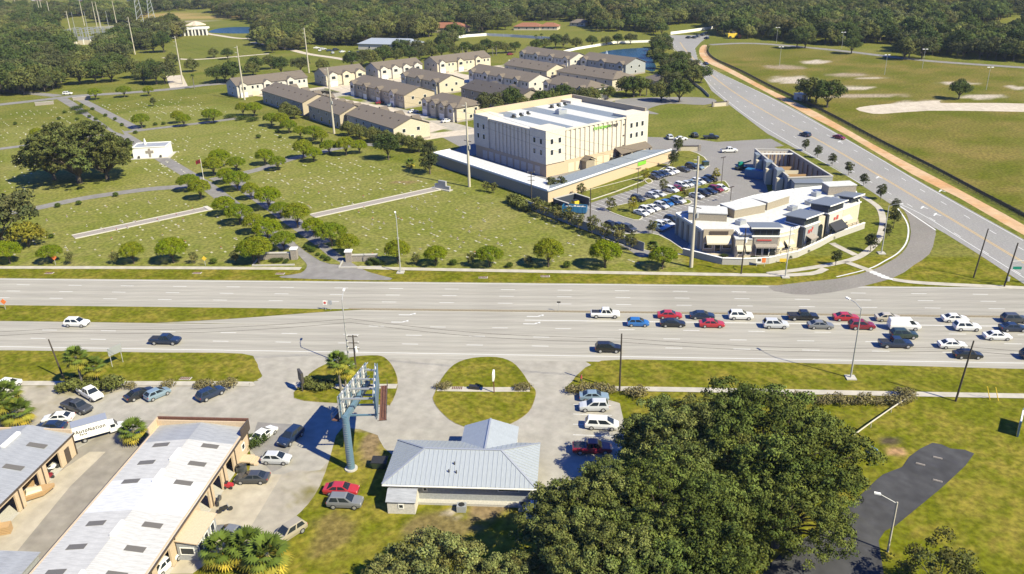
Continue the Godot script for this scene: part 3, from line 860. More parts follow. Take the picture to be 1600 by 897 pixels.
func build_woods():
	# trees at spots one can tell apart
	var lone := [[[103.6,-370.7,105.1,-358.7,101.7,-373.9], 4, 0.95, "dark round tree by the fence of the open field"], [[165.7,-375.6], 0, 0.75, "small dark tree alone on the bare sand of the field"], [[165.8,-530.4], 0, 0.9, "tree on the field side of the park road"], [[145.9,-561.5,140.0,-558.8], 1, 1.0, "spreading tree where the park road meets the field"], [[192.6,-510.2,197.6,-504.2,186.9,-502.4], 2, 1.05, "tall tree at the bend of the park road"],
		[[-303.7,-584.5,-295.7,-583.7,-317.7,-600.8], 1, 1.1, "dark oak in the lawn behind the cemetery road"], [[-253.2,-509.7], 4, 0.8, "round tree beside the pale pole"], [[-230.3,-486.3], 4, 0.75, "single round tree on the back lawn"], [[-244.7,-551.3,-230.9,-540.5], 4, 0.6, "small tree on the back burial lawn"], [[-319.3,-449.0,-291.1,-425.9,-294.5,-452.0,-275.3,-441.9,-268.3,-445.8,-261.1,-449.9,-275.0,-464.7,-290.1,-470.5,-305.6,-476.5,-318.1,-477.4,-326.1,-468.1,-349.0,-487.3,-302.9,-416.6,-292.3,-414.0,-337.1,-494.3,-328.9,-504.5,-296.0,-491.2,-285.4,-490.4], 1, 1.15, "oak of the wood beside the back road"], [[-239.5,-444.1,-229.7,-439.1,-225.9,-441.0,-254.3,-463.3,-242.7,-457.8], 1, 0.95, "grey-green oak by the gravel turnout"], [[-196.4,-441.4,-194.7,-447.9,-187.2,-440.8], 0, 0.85, "dark tree behind the white townhouses"], [[-186.3,-468.1,-189.5,-480.7,-184.7,-493.3,-170.2,-469.4,-161.8,-478.7,-148.9,-480.2], 4, 0.75, "bushy tree on the lawn behind the townhouses"],
		[[-134.1,-489.4,-129.6,-494.3,-125.6,-502.0,-119.4,-509.9,-112.5,-514.9,-104.9,-517.2,-99.8,-522.6,-93.1,-530.9,-87.8,-536.6,-124.8,-533.8,-115.4,-539.2,-106.8,-544.7,-98.5,-550.3], 2, 0.85, "tree between the townhouses and the clubhouse"], [[-79.5,-542.0,-73.6,-547.8,-64.7,-543.8,-60.7,-553.1,-54.3,-552.4,-48.1,-555.1,-42.0,-557.8], 4, 0.7, "street tree along the white fence"], [[-28.3,-563.1,-23.4,-569.5,-15.9,-575.7,-10.7,-578.7,-2.0,-574.2,8.9,-583.7,19.1,-590.0,26.7,-592.8,35.7,-595.5], 0, 0.7, "roadside tree above the pond"], [[44.2,-501.4,47.9,-517.9,51.7,-529.5,51.9,-554.8,56.4,-567.8,51.3,-571.9,45.7,-475.3,48.6,-458.4,53.5,-482.2,55.7,-469.7,48.1,-436.5,50.2,-426.1,55.9,-442.3,56.7,-421.7,61.3,-425.4,60.6,-494.6,43.5,-422.5,44.5,-407.2], 1, 0.85, "tree of the belt between pond and avenue"], [[37.2,-376.8,44.8,-373.3], 4, 0.85, "round tree on the turning circle lawn"], [[22.3,-394.1,25.5,-387.2,28.6,-390.4], 4, 0.8, "tree at the townhouse gate"], [[-31.9,-361.3,-28.5,-353.9,-37.3,-344.5], 1, 0.8, "bright green tree at the gable of the dark roof block"], [[-22.7,-349.5,-16.3,-357.8,-12.3,-363.5,-6.7,-367.8,0.4,-366.0,6.1,-375.0,9.1,-381.3,13.5,-382.7], 4, 0.7, "tree behind the storage parapet"]]
	for q in lone:
		var a := pl(q[0])
		for i in a.size():
			plant("broad_tree", q[3], "tree", WOOD[(q[1] + i) % 5 if a.size() > 1 else q[1]], a[i], i * 83.0 + q[1] * 40, Vector3.ONE * q[2] * (1.0 + 0.13 * sin(i * 7.0)), q[3].replace("tree", "trees").replace("oak", "oaks") if a.size() > 1 else "")
	# the woods beyond: outlines filled with trees, the nearest ones as single things
	var zones := [[-213.1,-568.3,-204.0,-581.4,-154.1,-583.4,-124.7,-552.9,-87.6,-562.5,-86.5,-656.3,-66.2,-707.0,-2.5,-692.5,47.0,-665.9,64.6,-645.2,74.6,-722.9,106.0,-740.4,97.6,-645.2,116.8,-621.2,148.6,-586.0,180.7,-554.3,198.6,-527.2,244.6,-484.1,269.0,-467.2,496.9,-888.6,206.9,-971.1,-81.3,-1044.2,-452.9,-1138.5,-418.4,-953.0,-358.5,-860.7,-289.5,-781.4,-262.9,-670.1], [-341.8,-408.9,-297.9,-406.7,-278.8,-409.5,-278.0,-425.2,-294.9,-458.9,-284.8,-475.1,-270.4,-474.1,-291.1,-524.4,-337.5,-602.9,-320.7,-608.8,-329.6,-669.3,-322.7,-677.8,-374.6,-764.4,-375.6,-684.6,-367.5,-630.1,-390.0,-624.4,-412.2,-643.6,-568.7,-898.6,-556.9,-928.7,-537.9,-977.3,-599.2,-1091.8,-751.6,-1150.8,-986.5,-1232.6], [-613.5,-1011.7,-518.5,-955.4,-587.7,-1111.9,-485.7,-1110.6,-444.8,-1014.9,-494.3,-968.4,-439.4,-805.4,-476.2,-824.6]]
	var holes := [[-131.2,-534.4,-97.5,-525.3,-99.2,-640.3,-157.2,-656.5], [-104.9,-592.8,-72.5,-612.2,-89.5,-761.1,-129.9,-767.7], [-175.7,-532.4,-121.4,-518.6,-140.5,-604.4,-203.0,-619.4], [-52.0,-660.9,7.5,-662.0,8.5,-769.0,-61.2,-781.0], [239.2,-605.4,295.2,-590.6,396.9,-760.8,373.1,-765.4,329.3,-702.8,274.0,-661.2], [178.8,-554.5,199.1,-539.4,210.3,-571.6,187.0,-581.5], [340.1,-842.7,408.0,-827.7,451.1,-918.4,377.0,-937.5], [-335.2,-534.2,-312.7,-538.4,-478.6,-838.7,-522.6,-846.1], [-798.9,-1060.7,-534.5,-985.9,-664.8,-1232.7,-987.9,-1318.1], [-101.5,-623.7,-67.7,-619.6,43.5,-614.1,48.3,-685.0,-52.4,-665.6], [62.2,-596.2,93.3,-585.1,108.5,-686.1,72.5,-701.7], [-317.6,-899.2,-263.2,-904.8,-276.1,-950.2,-336.3,-953.9], [-252.5,-972.7,-148.1,-968.3,-154.2,-1009.0,-265.7,-1025.0], [-35.1,-859.5,15.8,-864.6,16.4,-896.7,-36.7,-899.7], [-374.5,-531.5,-359.7,-536.3,-372.7,-556.7,-387.9,-551.5]]
	var zp := []
	for z in zones: zp.append(pl(z))
	var hp := []
	for z in holes: hp.append(pl(z))
	var all := []
	var r := RandomNumberGenerator.new()
	r.seed = 77
	for z in zp:
		var lo: Vector2 = z[0]
		var hi: Vector2 = z[0]
		for p in z:
			lo = lo.min(p); hi = hi.max(p)
		var yq := hi.y
		while yq > maxf(lo.y, -1500.0):
			var step := 8.2 + maxf(0.0, -yq - 500.0) * 0.010
			var xq := lo.x
			while xq < hi.x:
				var p := Vector2(xq + r.randf_range(-3, 3), yq + r.randf_range(-3, 3))
				xq += step
				if absf(p.x + 0.0858 * -p.y) > 0.72 * -p.y + 40: continue
				if not Geometry2D.is_point_in_polygon(p, z): continue
				var bad := false
				for h in hp:
					if Geometry2D.is_point_in_polygon(p, h):
						bad = true
						break
				if not bad: all.append([p, r.randi() % 5, r.randf_range(0.65, 1.45), r.randf() * 360])
			yq -= step
	all.sort_custom(func(a, b): return a[0].y > b[0].y)
	print("woods ", all.size())
	var few := 190
	for i in mini(few, all.size()):
		var a = all[i]
		plant("woodland_tree", "broadleaf tree at the near edge of the surrounding woods", "tree", WOOD[a[1]], a[0], a[3], Vector3.ONE * a[2], "trees at the edge of the woods")
	# the rest reads as one mass
	for kind in 5:
		var xs := []
		for i in range(few, all.size()):
			if all[i][1] == kind: xs.append(all[i])
		for q in [["crown", M.leaf], ["trunk", M.bark]]:
			var mm := MultiMesh.new()
			mm.transform_format = MultiMesh.TRANSFORM_3D
			mm.use_colors = q[0] == "crown"
			mm.mesh = WOOD[kind][q[0]]
			mm.instance_count = xs.size()
			for i in xs.size():
				var a = xs[i]
				mm.set_instance_transform(i, Transform3D(Basis(Vector3.UP, deg_to_rad(a[3])).scaled(Vector3.ONE * a[2]), v3(a[0])))
				if mm.use_colors:
					var g := 0.8 + 0.8 * fposmod(a[3] * 0.137, 1.0)
					var warm := 1.0 + 0.35 * maxf(0.0, nse(a[0].x, a[0].y, 0.006))
					mm.set_instance_color(i, Color(g * warm, g, g, 1))
			var o := MultiMeshInstance3D.new()
			o.name = numbered("woodland")
			o.multimesh = mm
			o.material_override = q[1]
			add_child(o)
			tag(o, "far woods reaching to the top of the view", "woods", "", "stuff")

# ---------------------------------------------------------------- vehicles
# Each kind: length, half width, side stations [x, underside, top edge, width share], cabin [rear base, rear roof, front roof, front base, belt, roof]
const CARS := {
	"sedan": {"l": 4.75, "w": 0.91, "st": [[-2.37, 0.42, 0.72, 0.80], [-2.30, 0.30, 0.96, 0.93], [-1.55, 0.22, 1.00, 1.0], [-0.2, 0.20, 0.98, 1.0], [0.95, 0.20, 0.96, 1.0], [1.75, 0.22, 0.84, 0.97], [2.25, 0.26, 0.72, 0.90], [2.38, 0.40, 0.58, 0.74]], "cab": [-1.85, -1.05, 0.35, 1.15, 0.95, 1.44], "wb": [-1.38, 1.40], "wr": 0.33},
	"hatch": {"l": 4.2, "w": 0.89, "st": [[-2.08, 0.42, 0.80, 0.82], [-2.0, 0.30, 1.02, 0.95], [-1.3, 0.22, 1.04, 1.0], [0.85, 0.20, 1.00, 1.0], [1.5, 0.22, 0.90, 0.96], [1.98, 0.26, 0.76, 0.88], [2.1, 0.40, 0.60, 0.74]], "cab": [-1.98, -1.45, 0.25, 1.15, 1.0, 1.52], "wb": [-1.28, 1.25], "wr": 0.33},
	"suv": {"l": 4.7, "w": 0.95, "st": [[-2.34, 0.50, 0.90, 0.84], [-2.26, 0.38, 1.10, 0.96], [-1.4, 0.28, 1.12, 1.0], [0.95, 0.26, 1.10, 1.0], [1.75, 0.28, 1.02, 0.97], [2.22, 0.32, 0.90, 0.90], [2.36, 0.48, 0.72, 0.76]], "cab": [-2.22, -1.85, 0.25, 1.15, 1.08, 1.72], "wb": [-1.38, 1.42], "wr": 0.37},
	"minivan": {"l": 5.1, "w": 0.98, "st": [[-2.54, 0.48, 0.90, 0.86], [-2.46, 0.34, 1.08, 0.97], [-1.4, 0.26, 1.08, 1.0], [1.3, 0.24, 1.06, 1.0], [2.05, 0.26, 0.94, 0.96], [2.45, 0.30, 0.80, 0.88], [2.56, 0.44, 0.64, 0.74]], "cab": [-2.44, -2.05, 0.75, 1.85, 1.04, 1.74], "wb": [-1.5, 1.55], "wr": 0.35},
	"pickup": {"l": 5.7, "w": 0.99, "st": [[-2.84, 0.55, 1.02, 0.93], [-2.76, 0.42, 1.14, 0.98], [-0.6, 0.36, 1.14, 1.0], [0.9, 0.34, 1.12, 1.0], [1.9, 0.36, 1.10, 0.99], [2.6, 0.40, 1.02, 0.94], [2.84, 0.52, 0.82, 0.84]], "cab": [-0.85, -0.62, 0.75, 1.42, 1.12, 1.84], "wb": [-1.75, 1.85], "wr": 0.40, "bed": [-2.66, -0.98]},
	"van": {"l": 5.7, "w": 1.0, "st": [[-2.84, 0.50, 1.20, 0.94], [-2.78, 0.40, 1.24, 0.99], [-1.4, 0.34, 1.24, 1.0], [1.4, 0.32, 1.24, 1.0], [2.2, 0.34, 1.16, 0.97], [2.72, 0.38, 1.0, 0.90], [2.84, 0.52, 0.80, 0.80]], "cab": [-2.8, -2.72, 1.15, 2.05, 1.22, 2.15], "wb": [-1.7, 1.75], "wr": 0.37}}
var car_mesh := {}
var paint := {}

func loft(m: MB, rings: Array):
	for i in rings.size() - 1:
		var a: Array = rings[i]
		var b: Array = rings[i + 1]
		var ca := Vector3.ZERO
		for p in a: ca += p
		for p in b: ca += p
		ca /= a.size() * 2
		for j in a.size():
			var k := (j + 1) % a.size()
			var q := [a[j], a[k], b[k], b[j]]
			m.face(q, (q[0] + q[1] + q[2] + q[3]) / 4.0 - ca)
	var e: Array = rings[0]
	m.face(e, Vector3.LEFT)
	e = rings[rings.size() - 1]
	m.face(e, Vector3.RIGHT)

func car_parts(kind: String) -> Dictionary:
	if car_mesh.has(kind): return car_mesh[kind]
	var s: Dictionary = CARS[kind]
	var w: float = s.w
	var d := {}
	var body := MB.new()
	var rings := []
	for q in s.st:
		var hw: float = w * q[3]
		var mid: float = lerpf(q[1], q[2], 0.55)
		rings.append([Vector3(q[0], q[1], -hw * 0.92), Vector3(q[0], mid, -hw), Vector3(q[0], q[2] - 0.03, -hw * 0.95), Vector3(q[0], q[2], -hw * 0.84), Vector3(q[0], q[2], hw * 0.84), Vector3(q[0], q[2] - 0.03, hw * 0.95), Vector3(q[0], mid, hw), Vector3(q[0], q[1], hw * 0.92)])
	loft(body, rings)
	var c: Array = s.cab
	var b0 := w * 0.90
	var b1 := w * 0.72
	# cabin shell: pillars and roof in body colour
	var lo := [Vector3(c[0], c[4], -b0), Vector3(c[3], c[4], -b0), Vector3(c[3], c[4], b0), Vector3(c[0], c[4], b0)]
	var hi := [Vector3(c[1], c[5] - 0.06, -b1), Vector3(c[2], c[5] - 0.06, -b1), Vector3(c[2], c[5] - 0.06, b1), Vector3(c[1], c[5] - 0.06, b1)]
	body.hexa([lo[0], lo[1], lo[2], lo[3], hi[0], hi[1], hi[2], hi[3]], false)
	var rf := [Vector3(c[1] + 0.1, c[5], -b1 * 0.86), Vector3(c[2] - 0.12, c[5], -b1 * 0.86), Vector3(c[2] - 0.12, c[5], b1 * 0.86), Vector3(c[1] + 0.1, c[5], b1 * 0.86)]
	body.hexa([hi[0], hi[1], hi[2], hi[3], rf[0], rf[1], rf[2], rf[3]], false)
	d.body = body.mesh()
	var pane := func(a: Vector3, b: Vector3, e: Vector3, f: Vector3, inset: float, out: Vector3) -> ArrayMesh:
		var m := MB.new()
		var ctr := (a + b + e + f) / 4.0
		var q := []
		for p in [a, b, e, f]: q.append(p.lerp(ctr, inset) + out * 0.012)
		m.slabv(q, out * 0.006)
		return m.mesh()
	d.windshield = pane.call(lo[1], lo[2], hi[2], hi[1], 0.10, Vector3(0.7, 0.7, 0))
	d.rear_window = pane.call(lo[0], lo[3], hi[3], hi[0], 0.14, Vector3(-0.7, 0.7, 0))
	d.side_window = []
	if kind == "van":
		for sd in [0, 3]:
			var o := Vector3(0, 0.25, -0.97 if sd == 0 else 0.97)
			var j := 1 if sd == 0 else 2
			d.side_window.append(pane.call(lo[sd].lerp(lo[j], 0.78), lo[j], hi[j], hi[sd].lerp(hi[j], 0.80), 0.16, o))
	else:
		for sd in [0, 3]:
			var o := Vector3(0, 0.25, -0.97 if sd == 0 else 0.97)
			var j := 1 if sd == 0 else 2
			d.side_window.append(pane.call(lo[sd].lerp(lo[j], 0.07), lo[sd].lerp(lo[j], 0.47), hi[sd].lerp(hi[j], 0.47), hi[sd].lerp(hi[j], 0.07), 0.09, o))
			d.side_window.append(pane.call(lo[sd].lerp(lo[j], 0.50), lo[sd].lerp(lo[j], 0.92), hi[sd].lerp(hi[j], 0.94), hi[sd].lerp(hi[j], 0.50), 0.09, o))
	var ty := MB.new()
	ty.tube(Vector3(0, 0, -0.11), Vector3(0, 0, 0.11), s.wr, s.wr, 14)
	d.tyre = ty.mesh()
	var rm := MB.new()
	for sg in [-1, 1]: rm.tube(Vector3(0, 0, 0.10 * sg), Vector3(0, 0, 0.125 * sg), s.wr * 0.66, s.wr * 0.6, 10)
	d.rim = rm.mesh()
	var st: Array = s.st
	var fr: Array = st[st.size() - 2]
	var hl := MB.new()
	hl.box(Vector3(-0.16, -0.06, -0.17), Vector3(0.05, 0.06, 0.17))
	d.headlight = hl.mesh()
	d.front = [fr[0] - 0.0, fr[2] - 0.09, w * fr[3] * 0.72]
	var rr: Array = st[1]
	var tl := MB.new()
	tl.box(Vector3(-0.06, -0.1, -0.1), Vector3(0.08, 0.1, 0.1))
	d.taillight = tl.mesh()
	d.back = [rr[0], rr[2] - 0.2, w * rr[3] * 0.86]
	var bp := MB.new()
	bp.box(Vector3(-0.03, -0.06, -w * 0.55), Vector3(0.03, 0.06, w * 0.55))
	d.grille = bp.mesh()
	if s.has("bed"):
		var bd := MB.new()
		bd.box(Vector3(s.bed[0], 1.10, -w * 0.78), Vector3(s.bed[1], 1.152, w * 0.78))
		d.bed = bd.mesh()
	car_mesh[kind] = d
	return d

func car_materials():
	mat("car_glass", Color(0.015, 0.02, 0.025), 0.06)
	mat("tyre", Color(0.02, 0.02, 0.02), 0.9)
	mat("rim", Color(0.45, 0.45, 0.46), 0.35, null, Vector3.ONE, 0.6)
	mat("headlamp_glass", Color(0.7, 0.7, 0.68), 0.15)
	mat("tail_red", Color(0.35, 0.02, 0.02), 0.2)
	mat("black_trim", Color(0.02, 0.02, 0.022), 0.6)
	for q in [["white", Color(0.60, 0.60, 0.59)], ["silver", Color(0.42, 0.43, 0.44)], ["grey", Color(0.14, 0.145, 0.15)], ["charcoal", Color(0.045, 0.048, 0.052)], ["black", Color(0.012, 0.013, 0.015)], ["navy", Color(0.012, 0.022, 0.05)], ["blue", Color(0.02, 0.11, 0.32)], ["red", Color(0.32, 0.022, 0.03)], ["maroon", Color(0.17, 0.012, 0.022)], ["beige", Color(0.38, 0.34, 0.27)], ["green", Color(0.02, 0.035, 0.028)], ["slate", Color(0.16, 0.22, 0.27)], ["tan", Color(0.27, 0.24, 0.18)]]:
		var m := mat("paint_" + q[0], q[1], 0.32)
		m.clearcoat_enabled = true
		m.clearcoat = 0.5
		m.clearcoat_roughness = 0.06
		paint[q[0]] = m

func car(kind: String, colour: String, at: Vector2, turn: float, label: String, group := "", simple := false, y := 0.04) -> Node3D:
	var d := car_parts(kind)
	var s: Dictionary = CARS[kind]
	var nm: String = {"sedan": "sedan", "hatch": "hatchback", "suv": "suv", "minivan": "minivan", "pickup": "pickup_truck", "van": "cargo_van"}[kind]
	var o := thing(nm, label, {"pickup": "pickup truck", "van": "van"}.get(kind, "car"), v3(at, y), turn, group)
	part(o, "body", d.body, paint[colour])
	part(o, "windshield", d.windshield, M.car_glass)
	if kind != "van": part(o, "rear_window", d.rear_window, M.car_glass)
	for m in d.side_window: part(o, "side_window", m, M.car_glass)
	if d.has("bed"): part(o, "truck_bed", d.bed, M.black_trim)
	for x in s.wb:
		for z in [-1, 1]:
			var wn := Node3D.new()
			wn.name = "wheel"
			o.add_child(wn, true)
			wn.position = Vector3(x, s.wr, z * (s.w - 0.09))
			part(wn, "tyre", d.tyre, M.tyre)
			if not simple: part(wn, "rim", d.rim, M.rim)
	if not simple:
		for z in [-1, 1]:
			part(o, "headlight", d.headlight, M.headlamp_glass).position = Vector3(d.front[0], d.front[1], d.front[2] * z)
			part(o, "taillight", d.taillight, M.tail_red).position = Vector3(d.back[0], d.back[1], d.back[2] * z)
		part(o, "grille", d.grille, M.black_trim).position = Vector3(s.l * 0.5, 0.55, 0)
	return o

func build_cars():
	# queue for the lights, all heading along the highway
	var g := "cars queuing on the highway"
	for q in [["pickup", "white", -145.9, 5.6, "white pickup truck last in the inner turn lane queue"], ["sedan", "red", -145.9, 18.0, "red sedan in the inner turn lane behind the dark blue sedan"], ["sedan", "navy", -145.9, 24.2, "dark blue sedan between the red sedan and the white crossover in the inner turn lane"], ["suv", "white", -145.9, 31.5, "white crossover in the inner turn lane behind the black pickup"], ["pickup", "black", -145.9, 43.2, "black pickup in the inner turn lane ahead of the white crossover"], ["sedan", "red", -145.9, 51.2, "red sedan in the inner turn lane ahead of the black pickup"], ["sedan", "beige", -145.9, 59.0, "beige sedan in the inner turn lane beside the white cargo van"], ["sedan", "white", -145.9, 71.2, "white sedan in the inner turn lane beside a white crossover"], ["suv", "charcoal", -145.9, 82.0, "charcoal crossover at the head of the inner turn lane"],
			["hatch", "blue", -142.2, 11.7, "bright blue hatchback last in the outer turn lane"], ["sedan", "black", -142.2, 18.2, "black sedan ahead of the bright blue hatchback"], ["sedan", "red", -142.2, 25.5, "red sedan in the outer turn lane ahead of the black sedan"], ["suv", "silver", -142.2, 37.3, "silver crossover in the outer turn lane"], ["sedan", "grey", -142.2, 45.5, "grey sedan ahead of the silver crossover"], ["suv", "maroon", -142.2, 53.0, "maroon crossover behind the white cargo van"], ["van", "white", -142.2, 60.6, "white cargo van in the outer turn lane"], ["suv", "white", -142.2, 71.8, "white crossover ahead of the cargo van"], ["sedan", "navy", -142.2, 80.0, "dark blue sedan ahead of the white crossover in the outer turn lane"],
			["suv", "green", -138.6, 59.3, "dark green crossover in the through lane beside the cargo van"], ["sedan", "white", -138.6, 75.6, "white sedan in the inner through lane ahead of the dark green crossover"], ["suv", "red", -138.6, 85.0, "red crossover ahead of the white sedan in the inner through lane"],
			["pickup", "navy", -134.9, 56.6, "dark blue pickup beside the dark green crossover"], ["sedan", "white", -134.9, 66.3, "white sedan in the middle through lane ahead of the dark pickup"],
			["suv", "black", -131.4, 5.7, "black crossover alone in the kerb lane opposite the driveway"], ["sedan", "black", -131.2, 67.4, "black sedan in the kerb lane behind the utility pole"], ["minivan", "navy", -131.2, 78.7, "dark blue wagon in the kerb lane ahead of the black sedan"],
			["suv", "white", -138.7, -98.0, "white crossover driving alone beside the grass median"], ["pickup", "navy", -131.8, -76.6, "dark pickup driving alone beside the near verge"]]:
		car(q[0], q[1], Vector2(q[3], q[2]), 0.0, q[4], g)
	# on the avenue
	g = "cars on the avenue"
	car("suv", "navy", Vector2(82.56,-303.90), 118, "dark blue crossover on the avenue", g)
	car("sedan", "maroon", Vector2(93.36,-299.50), -55, "dark red sedan on the avenue", g)
	car("sedan", "navy", Vector2(72.90,-490.92), -70, "dark sedan on the avenue beside the dirt strip", g, true)
	for p in pl([82.9,-625.6,86.7,-633.5,91.0,-641.6,95.2,-654.5,91.3,-620.3,78.9,-626.1]):
		car("suv", ["black", "navy", "grey"][int(absf(p.x)) % 3], p, 120, "dark car far up the avenue near the woods", g, true)
	# shop parking: rows of nosed-in cars
	g = "cars in the shop parking lot"
	var tones := {"w": "white", "s": "silver", "g": "grey", "c": "charcoal", "k": "black", "n": "navy", "b": "blue", "r": "red", "m": "maroon", "t": "tan", "l": "slate"}
	var rows := [[[23.3,-246.6,24.6,-248.1,26.3,-249.9,28.0,-251.4,29.6,-252.9,33.2,-255.2,36.2,-258.7,38.1,-257.9], "cnnwwcnl", "in the row along the storage lawn"], [[17.0,-223.2,21.1,-226.3,23.1,-228.2,27.1,-232.1,28.8,-234.0,30.5,-236.4,32.4,-238.1,34.1,-239.5,35.9,-240.5,38.1,-242.6,39.9,-243.7], "csswmwslwnk", "on the far side of the planted island"], [[33.5,-226.3,35.7,-228.5,37.9,-230.8,39.8,-232.7,41.6,-234.1], "sknmw", "on the shop side of the planted island"], [[17.0,-210.4,18.5,-212.6,20.4,-214.9,22.8,-216.6,24.5,-219.0,26.3,-220.8,27.9,-221.4], "wwwsbns", "in the row facing the shop"], [[8.7,-200.2,10.7,-199.5,13.0,-197.3], "knc", "by the grey screen wall"], [[20.2,-198.4,21.4,-199.9,22.9,-201.9,24.5,-204.5], "lwsn", "beside the shop end wall"]]
	var kinds := ["sedan", "suv", "sedan", "hatch", "suv"]
	var n := 0
	for r in rows:
		var a := pl(r[0])
		for i in a.size():
			var c: String = tones[r[1][i]]
			var k: String = kinds[(n * 3 + i) % 5]
			n += 1
			car(k, c, a[i], -ROT - 6, "%s %s parked %s" % [c, {"suv": "crossover", "hatch": "hatchback"}.get(k, k), r[2]], g, false)
	g = "cars parked beside the storage building"
	car("sedan", "black", Vector2(3.13,-259.77), 38, "black sedan at the storage building doors", g)
	car("suv", "charcoal", Vector2(12.45,-267.14), 38, "charcoal crossover under the storage entrance canopy", g)
	car("suv", "silver", Vector2(33.33,-300.74), 100, "silver crossover parked at the edge of the open lawn", g, true)
	car("sedan", "white", Vector2(37.26,-298.58), 20, "white sedan parked at the edge of the open lawn", g, true)
	car("suv", "black", Vector2(42.72,-303.71), 100, "black crossover parked end-on beside the open lawn", g, true)
	car("pickup", "black", Vector2(48.28,-300.43), 0, "black pickup parked at the edge of the open lawn", g, true)
	car("pickup", "white", Vector2(51.32,-279.88), 10, "white work pickup by the building under construction", g)
	# near side
	g = "cars parked at the workshops"
	car("pickup", "white", Vector2(-80.02,-112.11), -32, "white crew-cab pickup with a dark bed cover in the sandy yard", g)
	car("pickup", "charcoal", Vector2(-79.76,-107.90), -22, "charcoal pickup behind the white sedan", g)
	car("sedan", "white", Vector2(-80.98,-104.61), 190, "white sedan behind the box truck", g)
	car("sedan", "navy", Vector2(-80.66,-102.06), 185, "dark sedan half hidden by the grey workshop roof", g)
	car("sedan", "black", Vector2(-71.69,-112.44), 52, "black sedan nosed towards the sidewalk hedge", g)
	car("hatch", "slate", Vector2(-68.68,-112.56), 55, "blue-grey hatchback beside the black sedan", g)
	car("suv", "navy", Vector2(-59.77,-112.91), 55, "dark crossover parked alone by the driveway mouth", g)
	car("van", "white", Vector2(-95.49,-113.18), 80, "white van at the end of the yard behind the palm", g)
	car("sedan", "white", Vector2(-46.61,-101.41), 68, "white sedan nosed in beside the workshop hedge", g)
	car("suv", "navy", Vector2(-42.30,-100.91), -108, "dark blue crossover in the billboard shadow", g)
	car("hatch", "silver", Vector2(-42.52,-95.35), 0, "silver hatchback parked across the grass strip", g)
	car("sedan", "charcoal", Vector2(-44.36,-90.73), 183, "charcoal sedan on the repair apron", g)
	car("sedan", "red", Vector2(-31.29,-88.78), 0, "red sedan on the lawn between billboard post and shed", g)
	car("suv", "grey", Vector2(-30.05,-86.12), 0, "grey crossover parked on the lawn beside the red sedan", g)
	car("suv", "tan", Vector2(-35.55,-79.80), -125, "tan off-roader on the lawn edge by the fan palms", g)
	car("sedan", "white", Vector2(-48.70,-73.65), 75, "white car peeking out of a workshop bay", g)
	car("sedan", "grey", Vector2(-42.99,-79.43), 170, "grey sedan half hidden behind the fan palms", g)
	g = "cars parked beside the office drive"
	car("sedan", "slate", Vector2(2.93,-114.57), 3, "blue-grey sedan in the space nearest the hedge", g)
	car("suv", "silver", Vector2(2.88,-111.45), 183, "silver crossover between the sedan and the minivan", g)
	car("minivan", "white", Vector2(3.96,-106.35), -3, "white minivan parked under the edge of the oak", g)
	car("pickup", "maroon", Vector2(2.43,-99.89), 2, "deep red pickup half under the oak", g)

# ---------------------------------------------------------------- buildings
var cache := {}

func lw(x: float, z: float) -> Vector2:
	# from the frame of the storage building and townhouses to the world
	var a := deg_to_rad(ROT)
	return Vector2(x * cos(a) + z * sin(a), -x * sin(a) + z * cos(a))

